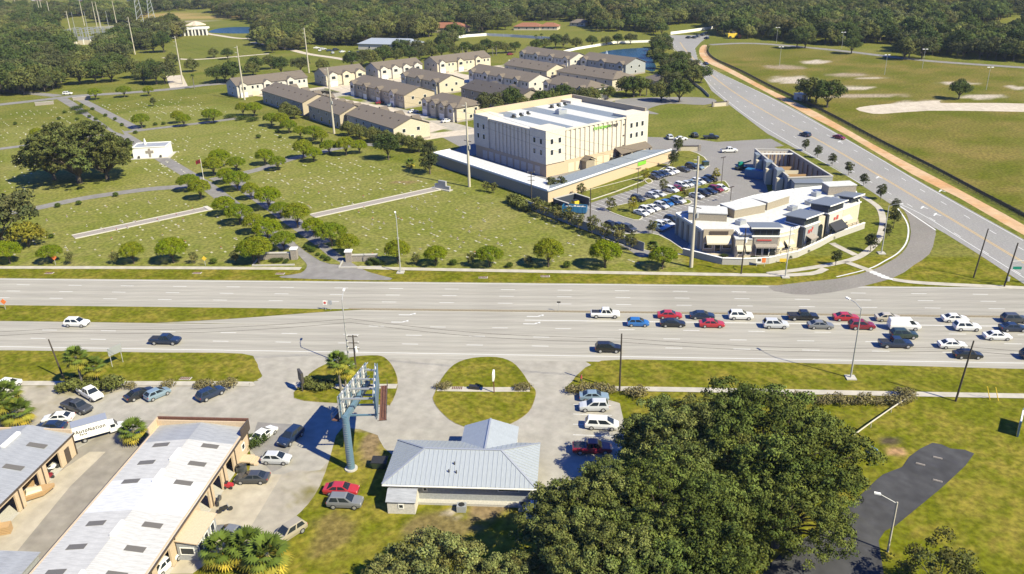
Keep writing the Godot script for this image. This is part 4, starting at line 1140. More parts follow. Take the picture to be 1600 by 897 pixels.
func building_materials():
	mat("tan_stucco", Color(0.42, 0.355, 0.26), 0.9, T.mild, Vector3.ONE * 0.3)
	mat("cream_stucco", Color(0.52, 0.46, 0.35), 0.9, T.mild, Vector3.ONE * 0.3)
	mat("white_stucco", Color(0.52, 0.49, 0.44), 0.9, T.mild, Vector3.ONE * 0.3)
	mat("taupe_stucco", Color(0.30, 0.26, 0.20), 0.9, T.mild, Vector3.ONE * 0.3)
	mat("grey_stucco", Color(0.30, 0.31, 0.32), 0.9, T.mild, Vector3.ONE * 0.3)
	mat("navy_panel", Color(0.035, 0.045, 0.07), 0.6, T.mild, Vector3.ONE * 0.4)
	mat("peach_block", Color(0.52, 0.40, 0.27), 0.9, T.mild, Vector3.ONE * 0.5)
	mat("brown_metal", Color(0.06, 0.045, 0.035), 0.6)
	mat("shingle", Color(0.178, 0.145, 0.112), 0.95, T.fine, Vector3(0.5, 0.5, 0.5))
	mat("dark_shingle", Color(0.085, 0.072, 0.066), 0.95, T.fine, Vector3.ONE * 0.5)
	mat("red_tile", Color(0.30, 0.12, 0.06), 0.9, T.fine, Vector3.ONE * 0.5)
	mat("window_glass", Color(0.02, 0.025, 0.03), 0.08)
	mat("white_trim", Color(0.68, 0.67, 0.64), 0.7)
	mat("membrane", Color(0.52, 0.52, 0.50), 0.8, T.mild, Vector3.ONE * 0.12)
	mat("grey_metal_roof", Color(0.20, 0.215, 0.225), 0.45, T.mild, Vector3(0.2, 0.2, 1.2), 0.2)
	mat("blue_metal_roof", Color(0.36, 0.39, 0.41), 0.4, T.mild, Vector3(1.2, 0.1, 0.1), 0.15)
	mat("roof_grey", Color(0.19, 0.22, 0.25), 0.6, T.mild, Vector3.ONE * 0.15)
	mat("old_metal_roof", Color(0.57, 0.56, 0.53), 0.6, T.rain, Vector3(0.05, 0.3, 1.1), 0.05)
	mat("white_metal_roof", Color(0.60, 0.60, 0.59), 0.55, T.mild, Vector3(0.06, 0.3, 0.5), 0.05)
	mat("grey_sheet_roof", Color(0.38, 0.39, 0.40), 0.5, T.rain, Vector3(0.05, 0.3, 1.1), 0.1)
	mat("skylight_sheet", Color(0.17, 0.155, 0.125), 0.4, T.speck, Vector3.ONE * 0.4)
	mat("cream_panel", Color(0.62, 0.56, 0.46), 0.7, T.mild, Vector3.ONE * 0.2)
	mat("galvanised", Color(0.42, 0.44, 0.46), 0.45, T.mild, Vector3.ONE, 0.4)
	mat("rust", Color(0.16, 0.065, 0.04), 0.9, T.stain, Vector3.ONE * 0.6)
	mat("concrete", Color(0.42, 0.40, 0.36), 0.9, T.mild, Vector3.ONE * 0.4)
	mat("pole_concrete", Color(0.46, 0.42, 0.33), 0.9, T.mild, Vector3.ONE * 0.4)
	mat("pole_wood", Color(0.07, 0.055, 0.04), 0.95, T.stain, Vector3(1, 0.2, 1))
	mat("pole_steel", Color(0.40, 0.40, 0.38), 0.5, null, Vector3.ONE, 0.3)
	mat("black_paint", Color(0.02, 0.02, 0.02), 0.5)
	mat("inner_wall", Color(0.34, 0.30, 0.25), 0.95)
	mat("sign_green", Color(0.16, 0.42, 0.03), 0.6)
	mat("sign_dark", Color(0.05, 0.045, 0.04), 0.6)
	mat("sign_red", Color(0.40, 0.06, 0.05), 0.6)
	mat("orange", Color(0.65, 0.17, 0.04), 0.6)
	mat("yellow", Color(0.62, 0.42, 0.03), 0.6)
	mat("road_green", Color(0.0, 0.16, 0.10), 0.5)
	mat("blue_paint", Color(0.02, 0.13, 0.27), 0.45, T.mild, Vector3.ONE * 0.5)
	mat("steel_blue", Color(0.13, 0.22, 0.30), 0.4, T.mild, Vector3.ONE * 0.5, 0.2)
	mat("fabric_tan", Color(0.50, 0.44, 0.32), 0.9)
	mat("timber", Color(0.42, 0.27, 0.13), 0.9, T.mild, Vector3.ONE)
	mat("stone", Color(0.34, 0.30, 0.26), 0.9, T.blotch, Vector3.ONE * 0.6)
	mat("granite", Color(0.40, 0.40, 0.40), 0.5, T.speck, Vector3.ONE)

func bxp(o: Node, called: String, m: Material, a: Vector3, b: Vector3) -> MeshInstance3D:
	var s := MB.new()
	s.box(a, b)
	return part(o, called, s, m)

func window(o: Node3D, at: Vector3, yaw: float, w: float, h: float, called := "window", fm: Material = null):
	# a framed pane that faces +z before turning
	var key := "win%.1f_%.1f" % [w, h]
	if not cache.has(key):
		var f := MB.new()
		var t := 0.1
		f.box(Vector3(-w / 2 - t, -h / 2 - t, -0.05), Vector3(w / 2 + t, -h / 2, 0.07), true)
		f.box(Vector3(-w / 2 - t, h / 2, -0.05), Vector3(w / 2 + t, h / 2 + t, 0.07), true)
		f.box(Vector3(-w / 2 - t, -h / 2, -0.05), Vector3(-w / 2, h / 2, 0.07))
		f.box(Vector3(w / 2, -h / 2, -0.05), Vector3(w / 2 + t, h / 2, 0.07))
		var g := MB.new()
		g.box(Vector3(-w / 2, -h / 2, -0.04), Vector3(w / 2, h / 2, 0.03), true)
		cache[key] = [f.mesh(), g.mesh()]
	var n := part(o, called, cache[key][0], fm if fm else M.white_trim)
	n.position = at
	n.rotation_degrees.y = yaw
	part(n, "pane", cache[key][1], M.window_glass)

func slope(o: Node, called: String, m: Material, p: Array, th := 0.14) -> MeshInstance3D:
	# a roof plane given by its corners, thickened upwards
	var s := MB.new()
	var n: Vector3 = (p[2] - p[0]).cross(p[1] - p[0]).normalized()
	if n.y < 0: n = -n
	s.slabv(p, n * th)
	return part(o, called, s, m)

func seams(o: Node, p: Array, along: Vector3, step: float, m: Material, h := 0.05, w := 0.05):
	# raised ribs that run up a roof plane along the given direction, clipped to its outline
	var n: Vector3 = (p[2] - p[0]).cross(p[1] - p[0]).normalized()
	if n.y < 0: n = -n
	var u := (along - n * along.dot(n)).normalized()
	var s := n.cross(u).normalized()
	var lo := 1e9
	var hi := -1e9
	var poly := PackedVector2Array()
	for q in p:
		var c := Vector2((q - p[0]).dot(s), (q - p[0]).dot(u))
		poly.push_back(c)
		lo = minf(lo, c.x); hi = maxf(hi, c.x)
	var x := lo + step * 0.5
	while x < hi:
		for l in Geometry2D.intersect_polyline_with_polygon(PackedVector2Array([Vector2(x, -200), Vector2(x, 200)]), poly):
			var a: Vector3 = p[0] + s * x + u * l[0].y + n * 0.15
			var b: Vector3 = p[0] + s * x + u * l[l.size() - 1].y + n * 0.15
			if a.distance_to(b) > 0.4:
				var g := MB.new()
				g.bar(a, b, w, h, n)
				part(o, "seam", g, m)
		x += step

func gable_walls(w: float, l: float, e: float, r: float) -> MB:
	# walls of a gabled block: w across x, l along z, ridge along z
	var m := MB.new()
	for s in [-1, 1]:
		m.face([Vector3(s * w / 2, 0, -l / 2), Vector3(s * w / 2, 0, l / 2), Vector3(s * w / 2, e, l / 2), Vector3(s * w / 2, e, -l / 2)], Vector3(s, 0, 0))
		m.face([Vector3(-w / 2, 0, s * l / 2), Vector3(w / 2, 0, s * l / 2), Vector3(w / 2, e, s * l / 2), Vector3(0, r, s * l / 2), Vector3(-w / 2, e, s * l / 2)], Vector3(0, 0, s))
	return m

func gable_roof(o: Node, w: float, l: float, e: float, r: float, m: Material, over := 0.5, hip0 := 0.0, hip1 := 0.0):
	# two planes; hip0 / hip1 pull the ridge in at the ends
	var k := (r - e) / (w / 2)
	var ey := e - over * k
	var x := w / 2 + over
	var za := -l / 2 - over
	var zb := l / 2 + over
	for s in [-1, 1]:
		slope(o, "roof", m, [Vector3(s * x, ey, za), Vector3(s * x, ey, zb), Vector3(0, r, zb - hip1), Vector3(0, r, za + hip0)])
	if hip0 > 0: slope(o, "roof", m, [Vector3(-x, ey, za), Vector3(x, ey, za), Vector3(0, r, za + hip0)])
	if hip1 > 0: slope(o, "roof", m, [Vector3(-x, ey, zb), Vector3(x, ey, zb), Vector3(0, r, zb - hip1)])

func townhouse(label: String, x0: float, x1: float, z0: float, z1: float, side: int, wallm: Material, roofm: Material, hip := 0.0, turned := false, e := 6.0, r := 8.8):
	# a terrace; side -1 or 1: which long side carries the garages and gables
	var c := lw((x0 + x1) / 2, (z0 + z1) / 2)
	var w := x1 - x0
	var l := z1 - z0
	var o := thing("townhouse_block", label, "townhouse", v3(c), ROT + (90.0 if turned else 0.0), "townhouse blocks of the estate")
	if turned:
		var t := w; w = l; l = t
	part(o, "wall", gable_walls(w, l, e, r) if hip == 0.0 else _boxwalls(w, l, e), wallm)
	gable_roof(o, w, l, e, r, roofm, 0.45, hip, hip)
	var n := maxi(2, int(round(l / 6.6)))
	var u := l / n
	for i in n:
		var z := -l / 2 + u * (i + 0.5)
		var bay := MB.new()
		var sx := side * w / 2
		var d := side * 0.9
		# gabled bay of every unit, with its own little roof
		if i % 2 == 0 or n < 5:
			var h := e + 0.3
			bay.box(Vector3(sx, 0, z - u * 0.30), Vector3(sx + d, h - 0.3, z + u * 0.30))
			bay.face([Vector3(sx + d, h - 0.3, z - u * 0.30), Vector3(sx + d, h - 0.3, z + u * 0.30), Vector3(sx + d, h + 1.0, z)], Vector3(side, 0, 0))
			part(o, "bay", bay, M.white_stucco if i % 3 == 0 else wallm)
			for q in [-1, 1]:
				slope(o, "bay_roof", roofm, [Vector3(sx + d * 1.3, h - 0.45, z + q * u * 0.36), Vector3(sx - side * 2.2, h - 0.45, z + q * u * 0.36), Vector3(sx - side * 2.2, h + 1.08, z), Vector3(sx + d * 1.3, h + 1.08, z)], 0.1)
			window(o, Vector3(sx + d, 4.4, z), 90.0 * side, 2.2, 1.5)
		else:
			window(o, Vector3(sx, 4.4, z - 1.3), 90.0 * side, 1.1, 1.4)
			window(o, Vector3(sx, 4.4, z + 1.3), 90.0 * side, 1.1, 1.4)
		var g := MB.new()
		var gx := sx + (d if (i % 2 == 0 or n < 5) else 0.0)
		g.box(Vector3(gx - side * 0.05, 0.05, z - u * 0.26), Vector3(gx + side * 0.05, 2.4, z + u * 0.26))
		part(o, "garage_door", g, M.white_trim if i % 2 == 0 else M.fabric_tan)
		# the back
		window(o, Vector3(-sx, 4.4, z - 1.2), -90.0 * side, 1.0, 1.3)
		window(o, Vector3(-sx, 1.6, z + 1.0), -90.0 * side, 1.6, 2.0, "patio_door")
		var vent := MB.new()
		vent.box(Vector3(-0.25, -0.3, -0.25), Vector3(0.25, 0.25, 0.25))
		part(o, "roof_vent", vent, M.brown_metal).position = Vector3(-side * w * 0.22, e + (r - e) * 0.56 + 0.2, z)
	# gable ends
	for s in [-1, 1]:
		for q in [[-0.22, 4.4], [0.18, 4.4], [0.0, 1.7]]:
			window(o, Vector3(q[0] * w, q[1], s * l / 2), 0.0 if s > 0 else 180.0, 1.3, 1.3)
	var skirt := MB.new()
	skirt.box(Vector3(-w / 2 - 0.04, 0, -l / 2 - 0.04), Vector3(w / 2 + 0.04, 0.7, l / 2 + 0.04))
	part(o, "stone_base", skirt, M.stone)

func _boxwalls(w: float, l: float, e: float) -> MB:
	var m := MB.new()
	m.box(Vector3(-w / 2, 0, -l / 2), Vector3(w / 2, e, l / 2))
	return m

func build_townhouses():
	var t = M.tan_stucco
	var c = M.cream_stucco
	var w = M.white_stucco
	townhouse("tan terrace with brown gable roof closest to the cemetery hedge", 145, 160, -382, -337, 1, t, M.shingle)
	townhouse("tan terrace behind the tall pale power pole", 144.5, 158.5, -330, -301, 1, t, M.shingle)
	townhouse("tan terrace whose gable faces the storage yard drive", 147, 162.5, -300, -263, 1, c, M.shingle)
	townhouse("tan terrace with a row of shaded front gables over the parking court", 186, 202, -372, -321, -1, t, M.shingle)
	townhouse("terrace with cream gable end between the gabled row and the dark roof", 217, 231.5, -376, -340, -1, c, M.shingle)
	townhouse("cream terrace with brown garage doors facing the court near the storage building", 186, 200, -306, -279.5, -1, c, M.shingle, 6.0)
	townhouse("terrace with the darkest brown roof, olive wall below it", 216, 233, -320, -279, 1, M.taupe_stucco, M.dark_shingle)
	townhouse("long terrace with white bays stepping down behind the dark roof", 249, 263, -361, -311, -1, w, M.shingle)
	townhouse("white-fronted terrace nearest the back lawn", 141, 178, -418, -404, -1, w, M.shingle, 0.0, true)
	townhouse("cream-fronted terrace second along the back lawn", 188, 211, -417, -403, -1, c, M.shingle, 0.0, true)
	townhouse("white-fronted terrace third along the back lawn", 218, 246, -416, -402, -1, w, M.shingle, 0.0, true)
	townhouse("cream-fronted terrace last along the back lawn", 254, 291, -413, -399, -1, c, M.shingle, 0.0, true)
	townhouse("long white-bayed terrace beside the pond lawn", 315, 329, -402, -356, -1, w, M.shingle)
	townhouse("grey-gabled terrace with cream end wall at the pond", 321, 336, -354, -318, -1, M.grey_stucco, M.shingle)
	townhouse("pale olive terrace with a blank windowed back near the estate gate", 281, 296, -328, -287, 1, c, M.shingle, 5.0)
	townhouse("short terrace between the pond terrace and the white-bayed row", 277, 291, -367, -331, 1, c, M.shingle)
	townhouse("white-bayed terrace behind the storage roof", 253, 267, -305, -275, -1, w, M.shingle, 5.0)
	var p := lw(233, -288)
	var o := thing("gatehouse", "small cream cottage with steep gable behind the storage roof", "house", v3(p), ROT)
	part(o, "wall", gable_walls(6, 7, 3.4, 5.4), c)
	gable_roof(o, 6, 7, 3.4, 5.4, M.shingle, 0.4)
	window(o, Vector3(0, 1.8, 3.5), 0, 1.4, 1.4)
	p = Vector2(42.36,-420.64)
	o = thing("clubhouse", "low brown hip roof pavilion under the trees by the pond", "house", v3(p), 20)
	part(o, "wall", _boxwalls(12, 16, 3.2), c)
	gable_roof(o, 12, 16, 3.2, 5.6, M.shingle, 0.8, 5.0, 5.0)
	for z in [-5, 0, 5]: window(o, Vector3(-6, 1.6, z), -90, 1.6, 1.5)

func ribbed(m: MB, a: Vector3, b: Vector3, y0: float, y1: float, out: Vector3, step: float, dep: float):
	# wide vertical ribs along a wall from a to b
	var l := a.distance_to(b)
	var d := (b - a) / l
	var n := int(l / step)
	for i in n:
		var p := a + d * (step * (i + 0.25))
		var q := a + d * (step * (i + 0.75))
		m.hexa([p + Vector3(0, y0, 0), q + Vector3(0, y0, 0), q + out * dep + Vector3(0, y0, 0), p + out * dep + Vector3(0, y0, 0), p + Vector3(0, y1, 0), q + Vector3(0, y1, 0), q + out * dep + Vector3(0, y1, 0), p + out * dep + Vector3(0, y1, 0)])

func text(o: Node, s: String, size: float, at: Vector3, yaw: float, m: Material, called := "lettering", tilt := 0.0):
	var t := TextMesh.new()
	var f := SystemFont.new()
	f.font_names = PackedStringArray(["Droid Sans"])
	f.font_weight = 700
	t.font = f
	t.text = s
	t.font_size = 32
	t.pixel_size = size / 24.0
	t.depth = 0.08
	var n := part(o, called, t, m)
	n.position = at
	n.rotation_degrees = Vector3(tilt, yaw, 0)

func build_storage():
	# x: 159..203, z: -228..-190.5 in the estate frame
	var W := 44.0
	var D := 37.5
	var H := 14.6
	var o := thing("storage_building", "large cream self storage building with ribbed walls and green sign", "building", v3(lw(159, -190.5)), ROT)
	var w := MB.new()
	w.box(Vector3(0.2, 0, -0.2), Vector3(W - 0.2, H - 1.0, -D + 0.2))
	part(o, "wall", w, M.cream_panel)
	var base := MB.new()
	base.box(Vector3(0, 0, 0), Vector3(W, 4.1, -D))
	part(o, "base_storey", base, M.peach_block)
	# corner towers stand a little proud and higher
	for q in [[0.0, 7.5, 0.0, -7.5, H], [W - 10, W, 0.0, -6.0, H], [0.0, 6.0, -D + 8, -D, H], [W - 6, W, -D + 6, -D, H]]:
		var t := MB.new()
		var ox := -0.35 if q[0] == 0.0 else 0.0
		var ex := 0.35 if q[1] == W else 0.0
		var oz := 0.35 if q[2] == 0.0 else 0.0
		var ez := -0.35 if q[3] == -D else 0.0
		t.box(Vector3(q[0] + ox, 4.1, q[2] + oz), Vector3(q[1] + ex, q[4], q[3] + ez))
		part(o, "corner_tower", t, M.cream_panel)
	var rib := MB.new()
	ribbed(rib, Vector3(7.6, 0, -0.2), Vector3(W - 10.2, 0, -0.2), 4.1, H - 1.0, Vector3(0, 0, 1), 2.0, 0.3)
	part(o, "ribbed_cladding", rib, M.cream_panel)
	rib = MB.new()
	ribbed(rib, Vector3(0.2, 0, -7.6), Vector3(0.2, 0, -D + 8.1), 4.1, H - 1.0, Vector3(-1, 0, 0), 2.0, 0.3)
	part(o, "ribbed_cladding", rib, M.cream_panel)
	# roof bands, light and bluish grey, behind a parapet
	for i in 7:
		var x0 := 0.6 + i * (W - 1.2) / 7.0
		bxp(o, "roof_band", M.membrane if i % 2 == 0 else M.roof_grey, Vector3(x0, H - 1.0, -0.6), Vector3(x0 + (W - 1.2) / 7.0, H - 0.86, -D + 0.8))
	bxp(o, "parapet", M.peach_block, Vector3(0, H - 1.1, -D - 0.3), Vector3(W, H + 1.1, -D + 0.5))
	bxp(o, "parapet", M.taupe_stucco, Vector3(W - 0.5, H - 1.1, -D), Vector3(W + 0.2, H + 1.1, -0.5))
	bxp(o, "parapet", M.cream_panel, Vector3(7.5, H - 1.05, -0.55), Vector3(W - 10, H - 0.55, 0.2))
	bxp(o, "parapet", M.cream_panel, Vector3(-0.2, H - 1.05, -D + 8), Vector3(0.55, H - 0.55, -7.5))
	for g in [[8.0, -D + 11.0], [28.0, -D + 7.0]]:
		for i in 5:
			var f := MB.new()
			f.tube(Vector3(0, 0, 0), Vector3(0, 1.0, 0), 0.55, 0.5, 10)
			f.box(Vector3(-0.7, -0.05, -0.7), Vector3(0.7, 0.3, 0.7))
			part(o, "roof_fan", f, M.black_paint if i % 2 == 0 else M.white_trim).position = Vector3(g[0] + i * 1.7, H - 0.85, g[1] - i * 0.2)
	var hv := MB.new()
	hv.box(Vector3(0, 0, 0), Vector3(3.6, 1.3, -2.0))
	hv.box(Vector3(0.3, 1.3, -0.4), Vector3(1.5, 1.7, -1.6))
	part(o, "rooftop_unit", hv, M.galvanised).position = Vector3(22, H - 0.86, -D + 18)
	# windows of the corner towers
	for y in [7.6, 11.0]:
		for x in [2.0, 5.2]: window(o, Vector3(x, y, 0.35), 0, 1.1, 1.6)
		for x in [W - 7.6, W - 5.0, W - 2.4]: window(o, Vector3(x, y, 0.35), 0, 1.1, 1.6)
		for z in [-2.0, -5.2, -D + 5.4, -D + 2.2]: window(o, Vector3(-0.35, y, z), -90, 1.1, 1.6)
	for y in [4.6, 8.0, 11.6]: bxp(o, "wall_lamp", M.sign_dark, Vector3(W - 11.2, y, 0.1), Vector3(W - 10.8, y + 0.4, 0.4))
	# doors of the ground floor
	for i in 8: bxp(o, "roll_door", M.fabric_tan, Vector3(9 + i * 3.1, 0.05, -0.05), Vector3(11.4 + i * 3.1, 2.9, 0.06))
	for i in 9: bxp(o, "roll_door", M.cream_panel, Vector3(-0.06, 0.05, -3 - i * 3.5), Vector3(0.05, 2.9, -5.5 - i * 3.5))
	# canopies
	var cn := MB.new()
	cn.box(Vector3(14.5, 0, 0), Vector3(18.2, 3.0, 2.4))
	part(o, "porch", cn, M.taupe_stucco)
	for s in [-1, 1]: slope(o, "porch_roof", M.shingle, [Vector3(16.35 + s * 2.3, 3.0, 0.1), Vector3(16.35 + s * 2.3, 3.0, 2.9), Vector3(16.35, 4.3, 2.9), Vector3(16.35, 4.3, 0.1)])
	slope(o, "canopy", M.shingle, [Vector3(29, 3.1, 3.6), Vector3(43.5, 3.1, 3.6), Vector3(43.5, 4.6, 0.2), Vector3(29, 4.6, 0.2)])
	for x in [29.4, 34, 38.6, 43.1]: bxp(o, "canopy_post", M.taupe_stucco, Vector3(x - 0.35, 0, 2.7), Vector3(x + 0.35, 3.1, 3.4))
	for x in [31.5, 36.2, 40.8]: bxp(o, "loading_door", M.sign_dark, Vector3(x - 1.3, 0.05, 0), Vector3(x + 1.3, 3.0, 0.08))
	text(o, "ExtraSpace", 1.05, Vector3(23.3, H - 2.2, 0.25), 0, M.sign_green)
	text(o, "Storage", 1.0, Vector3(28.0, H - 2.25, 0.25), 0, M.sign_dark)
	# the low rows that close the yard
	var rows := [[[142.3, -229.0, 149.0, -229.0, 149.0, -177.0, 142.0, -169.5], "white-roofed low storage row backing on the cemetery", M.membrane, M.taupe_stucco, 3.6], [[142.0, -169.4, 149.1, -176.9, 196.0, -185.0, 203.0, -179.0], "tan-walled low storage row with grey roof facing the shop parking", M.roof_grey, M.peach_block, 3.6]]
	for q in rows:
		var pts := pl(q[0])
		var wp := PackedVector2Array()
		for p in pts: wp.push_back(lw(p.x, p.y))
		var ctr := wp[0]
		for i in wp.size(): wp[i] -= ctr
		var b := thing("storage_row", q[1], "building", v3(ctr), 0)
		var ms := MB.new()
		ms.prism(wp, 0, q[4] - 0.3)
		part(b, "wall", ms, q[3])
		var big := Geometry2D.offset_polygon(wp, 0.25)[0]
		ms = MB.new()
		ms.prism(big, q[4] - 0.3, q[4])
		part(b, "roof", ms, q[2])
		var par := MB.new()
		for i in wp.size():
			var a := wp[i]
			var c := wp[(i + 1) % wp.size()]
			if i == 3 or (i == 0 and q[3] == M.taupe_stucco): par.bar(v3(a, q[4] + 0.1), v3(c, q[4] + 0.1), 0.4, 0.5)
		if par.v.size(): part(b, "coping", par, M.white_trim)
	var sg := MB.new()
	sg.box(Vector3(-2.2, 0, -0.05), Vector3(2.2, 1.1, 0.12))
	solo("wall_sign", "small lime green sign on the tan low storage row", "sign", sg, M.sign_green, v3(lw(186.5, -176.35), 1.9), ROT + 8.8)

func build_workshops():
	# long workshop with whitewashed sheet roof
	var z0 := -98.6
	var z1 := -58.0
	var x0 := -61.0
	var x1 := -47.6
	var o := thing("workshop", "long workshop with whitewashed metal roof and open repair bays", "building", Vector3((x0 + x1) / 2, 0, -80), 0)
	var c := Vector3((x0 + x1) / 2, 0, -80)
	var hw := (x1 - x0) / 2
	var a := z0 - c.z
	var b := z1 - c.z
	var e := 3.7
	bxp(o, "floor", M.concrete, Vector3(-hw, 0, a), Vector3(hw, 0.06, b))
	bxp(o, "wall", M.peach_block, Vector3(-hw, 0, a), Vector3(-hw + 0.25, e, b))
	for z in [a, b - 0.25]: bxp(o, "wall", M.peach_block, Vector3(-hw, 0, z), Vector3(hw, e + 0.9, z + 0.25))
	bxp(o, "wall", M.inner_wall, Vector3(-0.1, 0, a), Vector3(0.1, e + 0.6, b))
	# bay wall: piers and lintel
	var openings := [[-92.6, -90.4], [-88.6, -86.0], [-84.6, -81.8], [-73.6, -70.4], [-68.0, -64.6]]
	var z := z0
	for q in openings + [[z1, z1]]:
		bxp(o, "pier", M.peach_block, Vector3(hw - 0.25, 0, z - c.z), Vector3(hw, e, q[0] - c.z))
		if q[1] > q[0]: bxp(o, "lintel", M.peach_block, Vector3(hw - 0.24, 2.9, q[0] - c.z), Vector3(hw - 0.01, e, q[1] - c.z))
		z = q[1]
	for zz in [-98.3, -93.4, -89.4, -85.2, -75.0, -69.2]: bxp(o, "downpipe", M.brown_metal, Vector3(hw, 0, zz - c.z), Vector3(hw + 0.12, e - 0.1, zz - c.z + 0.14))
	window(o, Vector3(hw, 1.9, -96.2 - c.z), 90, 0.8, 0.8)
	# roof in sections of different age
	var r := 4.35
	var ex := hw + 0.14
	for q in [[a - 0.2, a + 4.6, M.grey_sheet_roof], [a + 4.6, a + 13.6, M.old_metal_roof], [a + 13.6, a + 20.2, M.white_metal_roof], [a + 20.2, b + 0.3, M.old_metal_roof]]:
		for s in [-1, 1]: slope(o, "roof", q[2], [Vector3(s * ex, e - 0.15, q[0]), Vector3(s * ex, e - 0.15, q[1]), Vector3(0, r, q[1]), Vector3(0, r, q[0])], 0.1)
	for s in [-1, 1]:
		bxp(o, "fascia", M.brown_metal, Vector3(s * ex - 0.06, e - 0.3, a - 0.2), Vector3(s * ex + 0.06, e - 0.02, b + 0.3))
	# raised front at the far end
	bxp(o, "parapet", M.rust, Vector3(-ex, e - 0.6, a - 0.5), Vector3(ex, r + 0.5, a - 0.25))
	bxp(o, "parapet", M.brown_metal, Vector3(ex - 0.1, e - 0.6, a - 0.25), Vector3(ex + 0.08, r + 0.45, a + 2.6))
	bxp(o, "parapet", M.peach_block, Vector3(-ex - 0.08, e - 0.6, a - 0.25), Vector3(-ex + 0.1, r + 0.45, a + 2.6))
	var k := (r - e + 0.15) / ex
	for i in 8:
		var zz := a + 5.6 + i * 4.2
		if i == 3: continue
		for s in [-1, 1]:
			var m := MB.new()
			var cx := 0.52 * ex
			var pts := []
			for d in [[-1.15, -0.45], [1.15, -0.45], [1.15, 0.45], [-1.15, 0.45]]:
				var xx: float = cx + d[0]
				pts.append(Vector3(s * xx, r - xx * k + 0.105, zz + d[1]))
			m.slabv(pts, Vector3(0, 0.03, 0))
			part(o, "skylight", m, M.skylight_sheet)
	for zz in [a + 7.2, a + 12.0, a + 22.5, a + 31.0]:
		var m := MB.new()
		m.hexa([Vector3(-0.32, r - 0.02, zz), Vector3(0.32, r - 0.02, zz), Vector3(0.32, r - 0.02, zz + 2.6), Vector3(-0.32, r - 0.02, zz + 2.6), Vector3(-0.2, r + 0.42, zz), Vector3(0.2, r + 0.42, zz), Vector3(0.2, r + 0.42, zz + 2.6), Vector3(-0.2, r + 0.42, zz + 2.6)])
		part(o, "ridge_vent", m, M.white_trim)
	# smaller workshop beyond the lane
	x1 = -72.9
	c = Vector3(-79.5, 0, -79)
	o = thing("workshop", "grey metal-roofed workshop with cluttered open bays beside the lane", "building", c, 0)
	hw = 6.6
	a = -96.2 - c.z
	b = -60.0 - c.z
	bxp(o, "floor", M.concrete, Vector3(-hw, 0, a), Vector3(hw, 0.06, b))
	bxp(o, "wall", M.peach_block, Vector3(-hw, 0, a), Vector3(-hw + 0.25, 3.5, b))
	for zq in [a, b - 0.25]: bxp(o, "wall", M.peach_block, Vector3(-hw, 0, zq), Vector3(hw, 4.2, zq + 0.25))
	bxp(o, "wall", M.inner_wall, Vector3(0.0, 0, a), Vector3(0.2, 4.0, b))
	z = -96.2
	for q in [[-92.4, -89.4], [-87.6, -84.2], [-82.6, -79.2], [-77.6, -74.4], [-60.0, -60.0]]:
		bxp(o, "pier", M.peach_block, Vector3(hw - 0.25, 0, z - c.z), Vector3(hw, 3.5, q[0] - c.z))
		if q[1] > q[0]: bxp(o, "lintel", M.peach_block, Vector3(hw - 0.24, 2.8, q[0] - c.z), Vector3(hw - 0.01, 3.5, q[1] - c.z))
		z = q[1]
	bxp(o, "door", M.brown_metal, Vector3(hw, 0.05, -94.6 - c.z), Vector3(hw + 0.06, 2.3, -93.5 - c.z))
	for zz in [-96.0, -88.5, -83.4, -78.4]: bxp(o, "downpipe", M.brown_metal, Vector3(hw, 0, zz - c.z), Vector3(hw + 0.12, 3.4, zz - c.z + 0.14))
	for s in [-1, 1]:
		slope(o, "roof", M.grey_sheet_roof, [Vector3(s * (hw + 0.14), 3.4, a - 0.2), Vector3(s * (hw + 0.14), 3.4, b + 0.2), Vector3(0, 4.5, b + 0.2), Vector3(0, 4.5, a - 0.2)], 0.1)
		bxp(o, "fascia", M.brown_metal, Vector3(s * (hw + 0.14) - 0.05, 3.2, a - 0.2), Vector3(s * (hw + 0.14) + 0.05, 3.5, b + 0.2))
		for i in 4:
			var m := MB.new()
			var pts := []
			for d in [[2.6, 0], [5.2, 0], [5.2, 0.9], [2.6, 0.9]]: pts.append(Vector3(s * d[0], 4.5 - d[0] * 1.1 / 7.2 + 0.105, a + 3.6 + i * 5.2 + d[1]))
			m.slabv(pts, Vector3(0, 0.03, 0))
			part(o, "skylight", m, M.skylight_sheet)
	for zz in [a + 2.0, a + 15.0]: bxp(o, "ridge_vent", M.white_trim, Vector3(-0.3, 4.45, zz), Vector3(0.3, 4.85, zz + 3.6))
	# lean-to at the near end of the lane
	o = thing("low_shed", "flat grey shed roof at the foot of the workshop lane", "shed", Vector3(-66.5, 0, -70.3), 0)
	part(o, "wall", _boxwalls(6.5, 4, 2.4), M.grey_stucco)
	bxp(o, "roof", M.grey_sheet_roof, Vector3(-3.5, 2.4, -2.3), Vector3(3.5, 2.55, 2.3))
	# a cabin against the bay wall
	o = thing("lean_to_cabin", "peach-roofed grey cabin built against the workshop wall", "shed", Vector3(-46.25, 0, -77.6), 0)
	part(o, "wall", _boxwalls(2.5, 5.4, 2.5), M.grey_stucco)
	slope(o, "roof", M.peach_block, [Vector3(-1.3, 2.9, -2.9), Vector3(-1.3, 2.9, 2.9), Vector3(1.5, 2.5, 2.9), Vector3(1.5, 2.5, -2.9)])
	window(o, Vector3(0, 1.4, 2.7), 0, 1.6, 0.9)
	for zq in [-1.6, 0.2, 1.8]: window(o, Vector3(1.25, 1.3, zq), 90, 0.9, 1.5)

